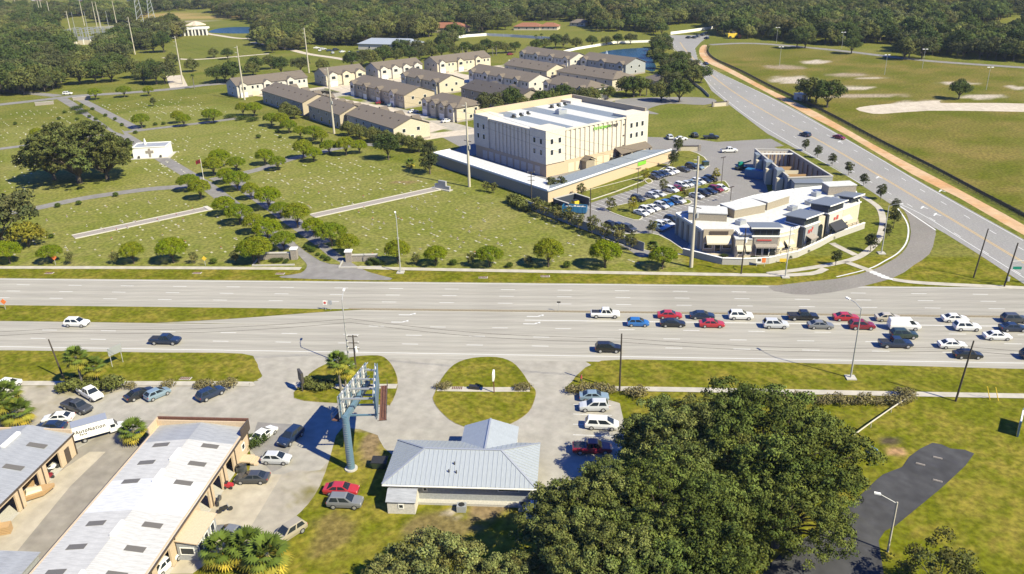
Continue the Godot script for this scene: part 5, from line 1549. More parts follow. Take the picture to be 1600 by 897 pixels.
func build_office():
	# hip roof of pale standing-seam metal with a front porch
	var c := Vector3(-15, 0, -92)
	var o := thing("office", "single-storey office with pale blue standing seam hip roof", "building", c, 0)
	part(o, "wall", _boxwalls(18.6, 8.8, 3.0), M.grey_stucco)
	bxp(o, "footing", M.concrete, Vector3(-9.5, 0, -4.6), Vector3(9.5, 0.35, 5.2))
	var x := 10.1
	var z := 5.15
	var e := 2.95
	var r := 5.15
	var rx := 5.2
	var s := [Vector3(-x, e, z), Vector3(x, e, z), Vector3(rx, r, 0), Vector3(-rx, r, 0)]
	var n := [Vector3(-x, e, -z), Vector3(x, e, -z), Vector3(rx, r, 0), Vector3(-rx, r, 0)]
	var w := [Vector3(-x, e, z), Vector3(-x, e, -z), Vector3(-rx, r, 0)]
	var ea := [Vector3(x, e, z), Vector3(x, e, -z), Vector3(rx, r, 0)]
	for q in [s, n, w, ea]: slope(o, "roof", M.blue_metal_roof, q, 0.12)
	var rm = M.blue_metal_roof
	seams(o, s, Vector3(0, 1, -1), 0.62, rm)
	seams(o, n, Vector3(0, 1, 1), 0.62, rm)
	seams(o, w, Vector3(1, 1, 0), 0.62, rm)
	seams(o, ea, Vector3(-1, 1, 0), 0.62, rm)
	for q in [[Vector3(-x, e, z), Vector3(-rx, r, 0)], [Vector3(-x, e, -z), Vector3(-rx, r, 0)], [Vector3(x, e, z), Vector3(rx, r, 0)], [Vector3(x, e, -z), Vector3(rx, r, 0)], [Vector3(-rx, r, 0), Vector3(rx, r, 0)]]:
		var m := MB.new()
		m.bar(q[0] + Vector3(0, 0.16, 0), q[1] + Vector3(0, 0.16, 0), 0.3, 0.06)
		part(o, "ridge_cap", m, M.galvanised)
	bxp(o, "gutter", M.white_trim, Vector3(-x, e - 0.12, z), Vector3(x, e + 0.02, z + 0.14))
	# porch with its own hip
	var px := 2.9
	var a := Vector3(px - 3.9, 3.0, -9.2)
	var b := Vector3(px + 3.9, 3.0, -9.2)
	var t := Vector3(px, 4.9, -8.2)
	var back := Vector3(px, 4.9, -0.6)
	for q in [[a, t, back, Vector3(px - 3.9, 3.0, -5.0)], [b, t, back, Vector3(px + 3.9, 3.0, -5.0)], [a, b, t]]: slope(o, "porch_roof", rm, q, 0.12)
	var m2 := MB.new()
	m2.bar(t + Vector3(0, 0.16, 0), back + Vector3(0, 0.16, 0), 0.25, 0.06)
	part(o, "ridge_cap", m2, M.galvanised)
	for xx in [px - 3.6, px - 1.2, px + 1.2, px + 3.6]: bxp(o, "porch_post", M.white_trim, Vector3(xx - 0.12, 0, -9.0), Vector3(xx + 0.12, 3.0, -8.76))
	for q in [[-0.9, 2.2], [-1.5, 3.3], [-0.5, 3.4]]:
		var v := MB.new()
		v.tube(Vector3.ZERO, Vector3(0, 0.5, 0), 0.09, 0.09, 8)
		part(o, "roof_pipe", v, M.sign_dark).position = Vector3(q[0], r - q[1] * (r - e) / z + 0.05, q[1])
	window(o, Vector3(6.4, 2.2, 4.4), 0, 2.6, 0.5)
	window(o, Vector3(-4.6, 1.9, 4.4), 0, 0.4, 0.4)
	for z2 in [-2, 1.5]: window(o, Vector3(-9.3, 1.7, z2), -90, 1.0, 1.2)
	# white garden shed
	o = thing("garden_shed", "cream clapboard shed with grey roof behind the office", "shed", Vector3(-22.3, 0, -86.3), 0)
	part(o, "wall", gable_walls(3.0, 3.6, 1.9, 2.7), M.white_stucco)
	o.rotation_degrees.y = 90
	gable_roof(o, 3.0, 3.6, 1.9, 2.7, M.grey_sheet_roof, 0.15)
	window(o, Vector3(-1.5, 1.2, 0), -90, 0.5, 0.5)
	for q in [[-14.6, -85.9, "round-topped air conditioner on the office gravel"], [-6.6, -86.4, "boxy air conditioner at the office corner under the oak"]]:
		o = thing("air_conditioner", q[2], "air conditioner", Vector3(q[0], 0, q[1]), 0)
		bxp(o, "cabinet", M.galvanised, Vector3(-0.6, 0, -0.5), Vector3(0.6, 0.9, 0.5))
		var f := MB.new()
		f.tube(Vector3(0, 0.9, 0), Vector3(0, 1.0, 0), 0.42, 0.38, 12)
		part(o, "fan_grille", f, M.black_paint)
	for q in [[-5.0, -86.3], [-5.6, -85.2]]:
		o = thing("utility_box", "white metal box beside the office corner", "box", Vector3(q[0], 0, q[1]), 12, "white boxes at the office corner")
		bxp(o, "cabinet", M.white_trim, Vector3(-0.6, 0, -0.5), Vector3(0.6, 1.3, 0.5))
		bxp(o, "door", M.galvanised, Vector3(-0.5, 0.1, 0.5), Vector3(0.5, 1.2, 0.53))
	o = thing("dumpster", "dark green dumpster beside the office wall", "dumpster", v3(Vector2(-27.40,-94.79)), 0)
	var dm := MB.new()
	dm.hexa([Vector3(-0.9, 0.1, -0.6), Vector3(0.9, 0.1, -0.6), Vector3(0.9, 0.1, 0.6), Vector3(-0.9, 0.1, 0.6), Vector3(-1.1, 1.3, -0.75), Vector3(1.1, 1.3, -0.75), Vector3(1.1, 1.1, 0.75), Vector3(-1.1, 1.1, 0.75)])
	part(o, "bin", dm, M.paint_green)
	slope(o, "lid", M.black_paint, [Vector3(-1.12, 1.14, 0.78), Vector3(1.12, 1.14, 0.78), Vector3(1.12, 1.34, -0.78), Vector3(-1.12, 1.34, -0.78)], 0.05)

# ---------------------------------------------------------------- shops, construction, walls
func volume(o: Node, called: String, poly: PackedVector2Array, y0: float, y1: float, wm: Material, roofm: Material = null, lip := 0.0, lipm: Material = null):
	# walls with a roof sheet set behind a parapet lip
	var m := MB.new()
	m.prism(poly, y0, y1)
	part(o, called, m, wm)
	if roofm:
		var inn := Geometry2D.offset_polygon(poly, -0.25)[0] if lip > 0 else Geometry2D.offset_polygon(poly, 0.12)[0]
		m = MB.new()
		m.prism(inn, y1 + 0.004, y1 + (0.06 if lip > 0 else 0.22))
		part(o, "roof", m, roofm)
	if lip > 0:
		for i in poly.size():
			var a := poly[i]
			var b := poly[(i + 1) % poly.size()]
			var e := (b - a).normalized() * 0.14
			m = MB.new()
			m.bar(v3(a + e, y1 + lip * 0.5), v3(b - e, y1 + lip * 0.5), 0.3, lip)
			part(o, "parapet", m, lipm if lipm else wm)

func rectp(c: Vector2, w: float, d: float, deg: float) -> PackedVector2Array:
	var r := PackedVector2Array()
	for q in [[-1, -1], [1, -1], [1, 1], [-1, 1]]: r.push_back(c + Vector2(q[0] * w / 2, q[1] * d / 2).rotated(-deg_to_rad(deg)))
	return r

func shop_tower_front(w: Node):
	var t := shop_tower(w, Vector3(6.2, 0, 3.2), 6.2, 4.4, 6.6, M.cream_stucco, M.stone)
	bxp(t, "sign_board", M.sign_red, Vector3(-2.0, 4.0, 0.24), Vector3(1.2, 4.3, 0.34))
	awning(t, -2.4, 2.4, 0.24, 3.2, 1.3, M.stone, 0.3)
	for x in [-1.4, 0.2, 1.6]: window(t, Vector3(x, 1.4, 0.24), 0, 1.2, 2.0, "door" if x == 0.2 else "window")

func shop_tower(o: Node, at: Vector3, w: float, d: float, h: float, side: Material, front: Material) -> Node3D:
	# a tower that faces +z: clad sides, window band, overhanging sloped roof
	var t := Node3D.new()
	t.name = "tower"
	o.add_child(t, true)
	t.position = at
	bxp(t, "wall", side, Vector3(-w / 2, 0, -d), Vector3(w / 2, h - 1.5, 0))
	bxp(t, "clerestory", M.navy_panel, Vector3(-w / 2 + 0.12, h - 1.5, -d + 0.12), Vector3(w / 2 - 0.12, h, -0.12))
	bxp(t, "facade", front, Vector3(-w / 2 + 0.45, 0.3, 0), Vector3(w / 2 - 0.45, h - 1.7, 0.22))
	bxp(t, "band", M.white_trim, Vector3(-w / 2 - 0.08, h - 1.7, -d - 0.08), Vector3(w / 2 + 0.08, h - 1.45, 0.3))
	slope(t, "roof", M.grey_metal_roof, [Vector3(-w / 2 - 0.5, h - 0.05, -d - 0.5), Vector3(w / 2 + 0.5, h - 0.05, -d - 0.5), Vector3(w / 2 + 0.5, h + 0.45, 0.6), Vector3(-w / 2 - 0.5, h + 0.45, 0.6)], 0.2)
	bxp(t, "roof_edge", M.white_trim, Vector3(-w / 2 - 0.52, h + 0.4, 0.6), Vector3(w / 2 + 0.52, h + 0.68, 0.7))
	for i in 4: bxp(t, "clerestory_window", M.window_glass, Vector3(-w / 2 + 0.5 + i * (w - 0.8) / 4.0, h - 1.25, -0.14), Vector3(-w / 2 + 0.25 + (i + 1) * (w - 0.8) / 4.0, h - 0.3, -0.06))
	return t

func awning(o: Node, x0: float, x1: float, z: float, y: float, out: float, m: Material, drop := 0.9):
	slope(o, "awning", m, [Vector3(x0, y - drop, z + out), Vector3(x1, y - drop, z + out), Vector3(x1, y, z), Vector3(x0, y, z)], 0.08)
	bxp(o, "valance", m, Vector3(x0, y - drop - 0.25, z + out - 0.03), Vector3(x1, y - drop + 0.02, z + out + 0.03))

func build_shops():
	var base := lw(160, -103.2)
	var o := thing("shop_building", "white-roofed restaurant building with grey tower roofs and awnings", "building", v3(base), ROT)
	var inv := o.transform.affine_inverse()
	var rel := func(p: Vector2) -> Vector2:
		var q: Vector3 = inv * v3(p)
		return Vector2(q.x, q.z)
	var main := PackedVector2Array()
	for p in pl([24.2, -195.5, 29.0, -183, 36.6, -182.7, 36.9, -180.6, 44, -180.2, 49.8, -184]): main.push_back(rel.call(p))
	for p in pl([0.5, 0, 30, -1.2, 38, -7, 41, -13.5, 28, -19]): main.push_back(p)
	for p in pl([46.5, -211, 40, -205.5, 34, -200]): main.push_back(rel.call(p))
	volume(o, "wall", main, 0, 5.0, M.cream_stucco, M.membrane, 0.45, M.white_trim)
	for q in [[Vector2(31.5, -193), 9.0, 5.5, -8.0, 6.9, M.taupe_stucco], [Vector2(40.5, -197), 9.5, 5.5, 30.0, 7.1, M.taupe_stucco], [Vector2(48.5, -203.5), 9.0, 5.0, ROT, 7.0, M.taupe_stucco], [Vector2(68.5, -214.5), 7.5, 4.0, 10.0, 7.3, M.stone]]:
		volume(o, "penthouse", rectp(rel.call(q[0]), q[1], q[2], q[3] - ROT), 5.07, q[4], q[5], M.membrane)
	for q in [Vector2(38.5, -188), Vector2(53, -199), Vector2(62, -211.5), Vector2(66, -207), Vector2(58.5, -204)]:
		var p := v3(rel.call(q), 5.0)
		var u := MB.new()
		u.box(p + Vector3(-1.1, 0, -0.8), p + Vector3(1.1, 1.1, 0.8))
		u.tube(p + Vector3(0, 1.1, 0), p + Vector3(0, 1.3, 0), 0.55, 0.5, 10)
		part(o, "rooftop_unit", u, M.galvanised)
	# the angled wing along the slip road
	var t := shop_tower(o, Vector3(6, 0, 1.1), 6.0, 5.2, 7.0, M.navy_panel, M.granite)
	var em := MB.new()
	for e in [[-0.9, 0.0, 0.7, 0.35], [0.5, 0.25, 0.95, 0.8], [-1.0, -0.5, -0.75, 0.05], [-0.45, -0.5, -0.2, 0.05], [0.3, -0.45, 0.55, 0.05]]: em.box(Vector3(e[0], e[1], 0), Vector3(e[2], e[3], 0.1))
	part(t, "emblem", em, M.sign_red).position = Vector3(-0.6, 4.0, 0.24)
	awning(t, -2.2, 0.6, 0.2, 3.1, 1.6, M.stone, 0.5)
	window(t, Vector3(-0.9, 1.4, 0.24), 0, 2.2, 2.2, "door")
	bxp(o, "arch_wall", M.cream_stucco, Vector3(9.2, 0, -0.4), Vector3(12.4, 5.9, 0.5))
	var arch := MB.new()
	var pts := [Vector3(9.8, 0.05, 0.5), Vector3(11.8, 0.05, 0.5)]
	for i in 9: pts.append(Vector3(10.8 + cos(PI * i / 8.0), 3.2 + sin(PI * i / 8.0), 0.5))
	arch.slabv(pts, Vector3(0, 0, 0.05))
	part(o, "arch_opening", arch, M.window_glass)
	t = shop_tower(o, Vector3(16, 0, 0.9), 6.6, 5.0, 8.0, M.navy_panel, M.white_stucco)
	for e in [-0.55, 0.55]: bxp(t, "emblem", M.sign_red, Vector3(e - 0.35, 4.4, 0.24), Vector3(e + 0.35, 5.4 - absf(e - 0.55) * 0.3, 0.34))
	awning(t, -2.7, 2.7, 0.24, 3.9, 1.9, M.black_paint, 1.5)
	for x in [-1.6, 0.2, 1.9]: window(t, Vector3(x, 1.4, 0.24), 0, 1.3, 1.8)
	for x in [21.0, 24.0]: window(o, Vector3(x, 2.0, -0.8 + (24 - x) * 0.06), 0, 1.8, 1.6)
	awning(o, 20.0, 25.2, -0.7, 3.3, 1.1, M.fabric_tan)
	t = shop_tower(o, Vector3(30.5, 0, -2.4), 4.2, 4.4, 6.2, M.navy_panel, M.white_stucco)
	window(t, Vector3(0, 2.0, 0.24), 0, 1.6, 1.8)
	# cream corner between the wings
	for q in [[Vector2(46.9, -181.9), 33.0]]:
		var n := Node3D.new()
		n.name = "corner_bay"
		o.add_child(n, true)
		n.position = v3(rel.call(q[0]))
		n.rotation_degrees.y = q[1] - ROT
		bxp(n, "wall", M.cream_stucco, Vector3(-3.4, 0, -2.2), Vector3(3.4, 4.2, 0.5))
		bxp(n, "roof", M.membrane, Vector3(-3.5, 4.2, -2.3), Vector3(3.5, 4.4, 0.6))
		for x in [-1.8, 1.6]:
			window(n, Vector3(x, 1.7, 0.5), 0, 1.9, 1.1)
			awning(n, x - 1.2, x + 1.2, 0.5, 3.2, 1.1, M.fabric_tan)
	# the wing that faces the highway
	var w := Node3D.new()
	w.name = "highway_front"
	o.add_child(w, true)
	w.position = v3(rel.call(Vector2(36.6, -182.7)))
	w.rotation_degrees.y = -ROT
	bxp(w, "facade", M.tan_stucco, Vector3(-7.4, 0, 0), Vector3(-0.6, 5.6, 0.35))
	bxp(w, "sign_board", M.brown_metal, Vector3(-6.0, 4.4, 0.35), Vector3(-1.8, 5.2, 0.5))
	awning(w, -6.8, -1.2, 0.35, 4.1, 2.2, M.fabric_tan, 1.2)
	window(w, Vector3(-4.0, 1.3, 0.36), 0, 1.2, 2.2, "door")
	for x in [-6.2, -1.9]: window(w, Vector3(x, 1.6, 0.36), 0, 1.8, 1.2)
	bxp(w, "side_wing", M.cream_stucco, Vector3(-0.6, 0, 0), Vector3(3.0, 4.3, 3.6))
	bxp(w, "side_wing_roof", M.membrane, Vector3(-0.7, 4.3, -0.1), Vector3(3.1, 4.5, 3.7))
	awning(w, -0.3, 1.4, 3.6, 2.9, 1.0, M.fabric_tan)
	awning(w, 1.7, 2.9, 3.6, 2.9, 1.0, M.fabric_tan)
	for x in [0.5, 2.3]: window(w, Vector3(x, 1.3, 3.6), 0, 1.0, 1.0)
	shop_tower_front(w)
	for i in 5:
		var p: Vector2 = main[0].lerp(main[1], (i + 0.5) / 5.0)
		bxp(o, "pilaster", M.taupe_stucco, v3(p + Vector2(-0.3, -0.3), 0), v3(p + Vector2(0.3, 0.3), 4.4))

	# shell of the building under construction
	base = Vector2(68.03,-259.29)
	o = thing("unfinished_building", "roofless grey building shell under construction beside the avenue", "building", v3(base), 0)
	var corners := pl([55.8, -260.5, 66.5, -260, 71.0, -229, 58.5, -227.5])
	for i in corners.size(): corners[i] -= base
	var hs := [5.6, 5.4, 5.4, 5.8]
	for i in 4:
		var a := corners[i]
		var b := corners[(i + 1) % 4]
		var m := MB.new()
		m.bar(v3(a, hs[i] / 2), v3(b, hs[i] / 2), 0.35, hs[i])
		part(o, "wall", m, [M.white_stucco, M.stone, M.grey_stucco, M.grey_stucco][i])
		m = MB.new()
		m.bar(v3(a, hs[i] + 0.1), v3(b, hs[i] + 0.1), 0.55, 0.22)
		part(o, "coping", m, M.concrete)
		# studs on the inside
		var inward := (Vector2(0, 0) - (a + b) / 2 + (corners[0] + corners[2]) / 2).normalized()
		for j in 9:
			var p := a.lerp(b, (j + 0.5) / 9.0) + inward * 0.5
			bxp(o, "stud", M.timber if j % 2 else M.rust, v3(p, 0) + Vector3(-0.12, 0, -0.12), v3(p, 0) + Vector3(0.12, hs[i] - 0.6, 0.12))
	for i in 3:
		var a := corners[3].lerp(corners[0], (i + 0.6) / 3.2)
		bxp(o, "tower_block", M.roof_grey, v3(a, 0) + Vector3(-1.6, 0, -1.8), v3(a, 0) + Vector3(0.5, 6.4 - i * 0.3, 1.8))
		bxp(o, "stone_pier", M.fabric_tan, v3(a, 0) + Vector3(-1.9, 0, 2.6), v3(a, 0) + Vector3(-0.2, 4.6, 4.2))
	for i in 5:
		var a := corners[0].lerp(corners[3], 0.12 + i * 0.18)
		var b := corners[1].lerp(corners[2], 0.12 + i * 0.18)
		if i == 0:
			var m := MB.new()
			m.bar(v3(a, 5.2), v3(b, 5.2), 0.3, 0.4)
			part(o, "beam", m, M.white_trim)
		else:
			bxp(o, "partition", M.timber if i % 2 else M.fabric_tan, v3(a.lerp(b, 0.3), 0), v3(a.lerp(b, 0.75), 2.2 + i * 0.4) + Vector3(0, 0, 0.3))
	var bk := corners[3].lerp(corners[2], 0.35)
	volume(o, "rear_block", rectp(bk + Vector2(0.5, 2.6), 8.0, 4.6, 0), 0, 5.0, M.grey_stucco, M.grey_metal_roof)
	for x in [-1.6, 1.6]: window(o, v3(bk + Vector2(0.5 + x, 4.9), 3.4), 0, 0.7, 0.7)
	flat("building_floor", pl([57, -259, 66, -259, 70, -230, 59.5, -228.5]), 0.05, 3.0, c_sand, M.paving)

	# retaining wall with railing in front of the restaurant
	o = thing("retaining_wall", "pale retaining wall with dark railing below the restaurant terrace", "wall", v3(Vector2(42.78,-175.24)), 0)
	base = Vector2(42.78,-175.24)
	var line := pl([24.5,-180.6,32.5,-174.6,37.0,-174.3,42.8,-175.2,50.1,-179.4,56.9,-186.3,61.6,-191.8,71.3,-200.0])
	for i in line.size() - 1:
		var a := line[i] - base
		var b := line[i + 1] - base
		var m := MB.new()
		m.bar(v3(a, 0.75), v3(b, 0.75), 0.3, 1.5)
		part(o, "wall_segment", m, M.concrete)
		m = MB.new()
		m.bar(v3(a, 1.54), v3(b, 1.54), 0.5, 0.12)
		part(o, "coping", m, M.white_trim)
		if i >= 3:
			m = MB.new()
			for y in [2.1, 2.5]: m.bar(v3(a, y), v3(b, y), 0.06, 0.06)
			part(o, "rail", m, M.black_paint)
			var n := int(a.distance_to(b) / 1.6)
			for j in n: bxp(o, "rail_post", M.black_paint, v3(a.lerp(b, float(j) / n), 1.5) + Vector3(-0.04, 0, -0.04), v3(a.lerp(b, float(j) / n), 2.55) + Vector3(0.04, 0, 0.04))
	flat("terrace", pl([25.3,-183.2,32.7,-175.8,43.0,-176.4,50.4,-180.7,62.0,-193.2,70.7,-200.5,75.9,-225.9,57.5,-214.0,32.4,-203.1]), 0.06, 1.5, c_sand, M.paving)

	# grey screen wall between graves and parking: panels between posts
	o = thing("screen_wall", "grey panel screen wall between the graves and the shop parking", "wall", v3(Vector2(-13.99,-216.98)), 0)
	base = Vector2(-13.99,-216.98)
	line = pl([-14.0,-216.4,0.5,-199.6,15.7,-182.6])
	for i in 2:
		var a := line[i]
		var b := line[i + 1]
		var n := int(a.distance_to(b) / 3.0)
		for j in n:
			var p := a.lerp(b, float(j) / n) - base
			var q := a.lerp(b, float(j + 1) / n) - base
			var m := MB.new()
			m.bar(v3(p, 1.1), v3(q, 1.1), 0.12, 2.2)
			part(o, "panel", m, M.grey_stucco)
			bxp(o, "post", M.concrete, v3(p, 0) + Vector3(-0.16, 0, -0.16), v3(p, 2.35) + Vector3(0.16, 0, 0.16))

func build_lot():
	# planted islands, bay lines, waste enclosure
	var w := MB.new()
	for q in [[[4.0,-215.3,18.2,-234.0], 10], [[18.2,-234.0,26.5,-243.7], 5], [[15.4,-218.3,41.3,-240.1], 15], [[16.4,-207.1,29.6,-220.8], 9], [[31.9,-222.0,43.0,-233.4], 7], [[6.9,-195.2,14.6,-192.0], 4]]:
		var a := pl(q[0])
		var n: int = q[1]
		for i in n + 1:
			var p := a[0].lerp(a[1], float(i) / n)
			mark(w, p + Vector2(-1.6, -1.9), p + Vector2(1.6, 1.9), 0.14, 0.038)
	struct("bay_markings", w, M.line_white)
	for q in [[[7.5,-215.4,8.9,-217.1,17.5,-223.2,25.1,-228.8,41.7,-243.0,44.3,-241.5,44.0,-234.1,42.1,-231.4,40.4,-234.7,28.3,-224.4,18.8,-216.6,17.0,-207.6,14.7,-206.0,9.9,-211.4], "lot_island"], [[20.3,-245.1,21.8,-246.6,22.6,-243.0,21.0,-240.9], "lot_island"], [[28.4,-222.6,30.9,-224.4,31.6,-221.4,29.5,-219.6], "lot_island"], [[-6.2,-221.8,-1.4,-228.1,3.2,-223.1,2.3,-219.5,-2.2,-218.2], "lot_island"], [[-7.7,-224.3,19.1,-248.1,29.7,-263.6,34.7,-283.8,40.6,-278.2,42.4,-266.8,39.3,-256.3,32.1,-259.6,18.8,-242.3,4.1,-224.3,-2.3,-226.8], "storage_lawn"], [[6.0,-192.3,15.6,-195.4,20.3,-194.0,24.1,-186.2,25.0,-180.6,16.3,-183.0], "lot_lawn"]]:
		var out := rounded(pl(q[0]), 2)
		flat(q[1], out, 0.13, 1.5, turf, M.turf)
		struct("kerb", kerb_line(out, 0.3, 0.15, true), M.kerb)
	# waste enclosure with skip beside it
	var o := thing("waste_enclosure", "walled waste enclosure with clipped hedge at the corner of the lot", "enclosure", v3(Vector2(-1.63,-218.24)), ROT)
	for q in [[-4, -3.2, 4, -2.9], [-4, -3.2, -3.7, 3], [3.7, -3.2, 4, 3]]: bxp(o, "wall", M.navy_panel, Vector3(q[0], 0, q[1]), Vector3(q[2], 2.2, q[3]))
	for q in [[-4.1, -3.3, 4.1, -2.8], [-4.1, -3.3, -3.6, 3.1], [3.6, -3.3, 4.1, 3.1]]: bxp(o, "coping", M.concrete, Vector3(q[0], 2.2, q[1]), Vector3(q[2], 2.35, q[3]))
	for q in [[-1.6, "dark wheeled refuse bin inside the enclosure", M.black_paint], [1.2, "yellow-green refuse bin inside the enclosure", M.yellow]]:
		var b := thing("refuse_bin", q[1], "bin", o.position + o.basis * Vector3(q[0], 0.05, 0.2), ROT)
		var m := MB.new()
		m.hexa([Vector3(-0.7, 0, -0.6), Vector3(0.7, 0, -0.6), Vector3(0.7, 0, 0.6), Vector3(-0.7, 0, 0.6), Vector3(-0.85, 1.4, -0.75), Vector3(0.85, 1.4, -0.75), Vector3(0.85, 1.2, 0.75), Vector3(-0.85, 1.2, 0.75)])
		part(b, "bin", m, q[2])
		bxp(b, "lid", M.black_paint, Vector3(-0.87, 1.4, -0.76), Vector3(0.87, 1.46, 0.5))
	o = thing("skip_container", "bright blue roll-off skip filled with pale rubbish", "skip", v3(Vector2(-0.72,-212.46)), -8)
	var m := MB.new()
	for q in [[Vector3(-3.3, 0.3, -1.2), Vector3(3.3, 2.0, -1.1)], [Vector3(-3.3, 0.3, 1.1), Vector3(3.3, 2.0, 1.2)], [Vector3(-3.3, 0.3, -1.1), Vector3(-3.2, 2.0, 1.1)], [Vector3(3.2, 0.3, -1.1), Vector3(3.3, 2.0, 1.1)], [Vector3(-3.2, 0.3, -1.1), Vector3(3.2, 0.4, 1.1)]]: m.box(q[0], q[1], true)
	part(o, "tub", m, M.blue_paint)
	for x in [-2.4, -1.2, 0.0, 1.2, 2.4]:
		for z in [-1.26, 1.2]: bxp(o, "rib", M.blue_paint, Vector3(x - 0.06, 0.35, z), Vector3(x + 0.06, 1.95, z + 0.06))
	var rub := MB.new()
	for i in 14: rub.box(Vector3(-2.9 + i * 0.42, 0.4, -0.9 + 0.5 * sin(i * 2.0)), Vector3(-2.3 + i * 0.42, 1.2 + 0.5 * absf(sin(i * 1.3)), 0.2 + 0.6 * sin(i * 2.0)))
	part(o, "rubbish", rub, M.concrete)
	for x in [-2.6, 2.6]:
		for z in [-0.9, 0.9]:
			var t := MB.new()
			t.tube(Vector3(x, 0.16, z - 0.1), Vector3(x, 0.16, z + 0.1), 0.16, 0.16, 8)
			part(o, "roller", t, M.black_paint)
	# lot lamps
	for q in [[Vector2(17.09,-228.16), 8.0, "parking lot lamp behind the charcoal crossover"], [Vector2(42.35,-238.77), 8.5, "parking lot lamp at the end of the planted island"], [Vector2(42.09,-221.46), 4.5, "parking lot lamp beside the restaurant roof"]]:
		o = thing("lot_lamp", q[2], "lamp", v3(q[0]), ROT)
		m = MB.new()
		m.tube(Vector3.ZERO, Vector3(0, q[1], 0), 0.1, 0.08, 8)
		part(o, "pole", m, M.brown_metal)
		m = MB.new()
		m.tube(Vector3.ZERO, Vector3(0, 0.7, 0), 0.3, 0.3, 10)
		part(o, "footing", m, M.concrete)
		for s in [-1, 1]: bxp(o, "lamp_head", M.brown_metal, Vector3(s * 0.1, q[1] - 0.05, -0.2), Vector3(s * 0.95, q[1] + 0.1, 0.2))
	# green and blue site machines by the shell
	o = thing("work_lift", "green telescopic work lift beside the unfinished building", "machine", v3(Vector2(51.15,-257.05)), 30)
	bxp(o, "chassis", M.paint_green, Vector3(-1.6, 0.5, -0.9), Vector3(1.6, 1.1, 0.9))
	bxp(o, "cab", M.road_green, Vector3(-0.6, 1.1, -0.8), Vector3(0.9, 2.4, 0.4))
	m = MB.new()
	m.bar(Vector3(-1.4, 1.9, 0.6), Vector3(3.4, 2.6, 0.6), 0.3, 0.35)
	part(o, "boom", m, M.road_green)
	for x in [-1.1, 1.1]:
		for z in [-0.85, 0.85]:
			m = MB.new()
			m.tube(Vector3(x, 0.5, z - 0.15), Vector3(x, 0.5, z + 0.15), 0.5, 0.5, 12)
			part(o, "wheel", m, M.tyre)
	o = thing("site_container", "dark blue site container standing by the unfinished building", "container", v3(Vector2(53.81,-247.23)), -35)
	bxp(o, "box", M.blue_paint, Vector3(-3, 0.1, -1.2), Vector3(3, 2.6, 1.2))
	for i in 10: bxp(o, "rib", M.blue_paint, Vector3(-2.8 + i * 0.6, 0.15, 1.2), Vector3(-2.6 + i * 0.6, 2.55, 1.26))
	bxp(o, "door", M.navy_panel, Vector3(3.0, 0.2, -1.1), Vector3(3.05, 2.5, 1.1))
	# low signs of the access road
	for q in [[Vector2(38.22,-281.91), 0.0, "low cream sign wall with dark cap on the storage lawn"], [Vector2(61.21,-363.46), 20.0, "curved dark estate sign wall by the turning circle"]]:
		o = thing("sign_wall", q[2], "sign", v3(q[0]), q[1])
		bxp(o, "wall", M.cream_stucco, Vector3(-3.2, 0, -0.3), Vector3(3.2, 1.7, 0.3))
		bxp(o, "cap", M.brown_metal, Vector3(-3.4, 1.7, -0.4), Vector3(3.4, 1.9, 0.4))
		for s in [-1, 1]: bxp(o, "pillar", M.stone, Vector3(s * 3.4 - 0.4, 0, -0.45), Vector3(s * 3.4 + 0.4, 2.2, 0.45))
	o = thing("transformer_box", "green-grey transformer box among shrubs at the lot entrance", "box", v3(Vector2(40.89,-261.91)), 20)
	bxp(o, "cabinet", M.paint_green, Vector3(-0.9, 0, -0.8), Vector3(0.9, 1.5, 0.8))
	bxp(o, "pad", M.concrete, Vector3(-1.2, 0, -1.1), Vector3(1.2, 0.16, 1.1))

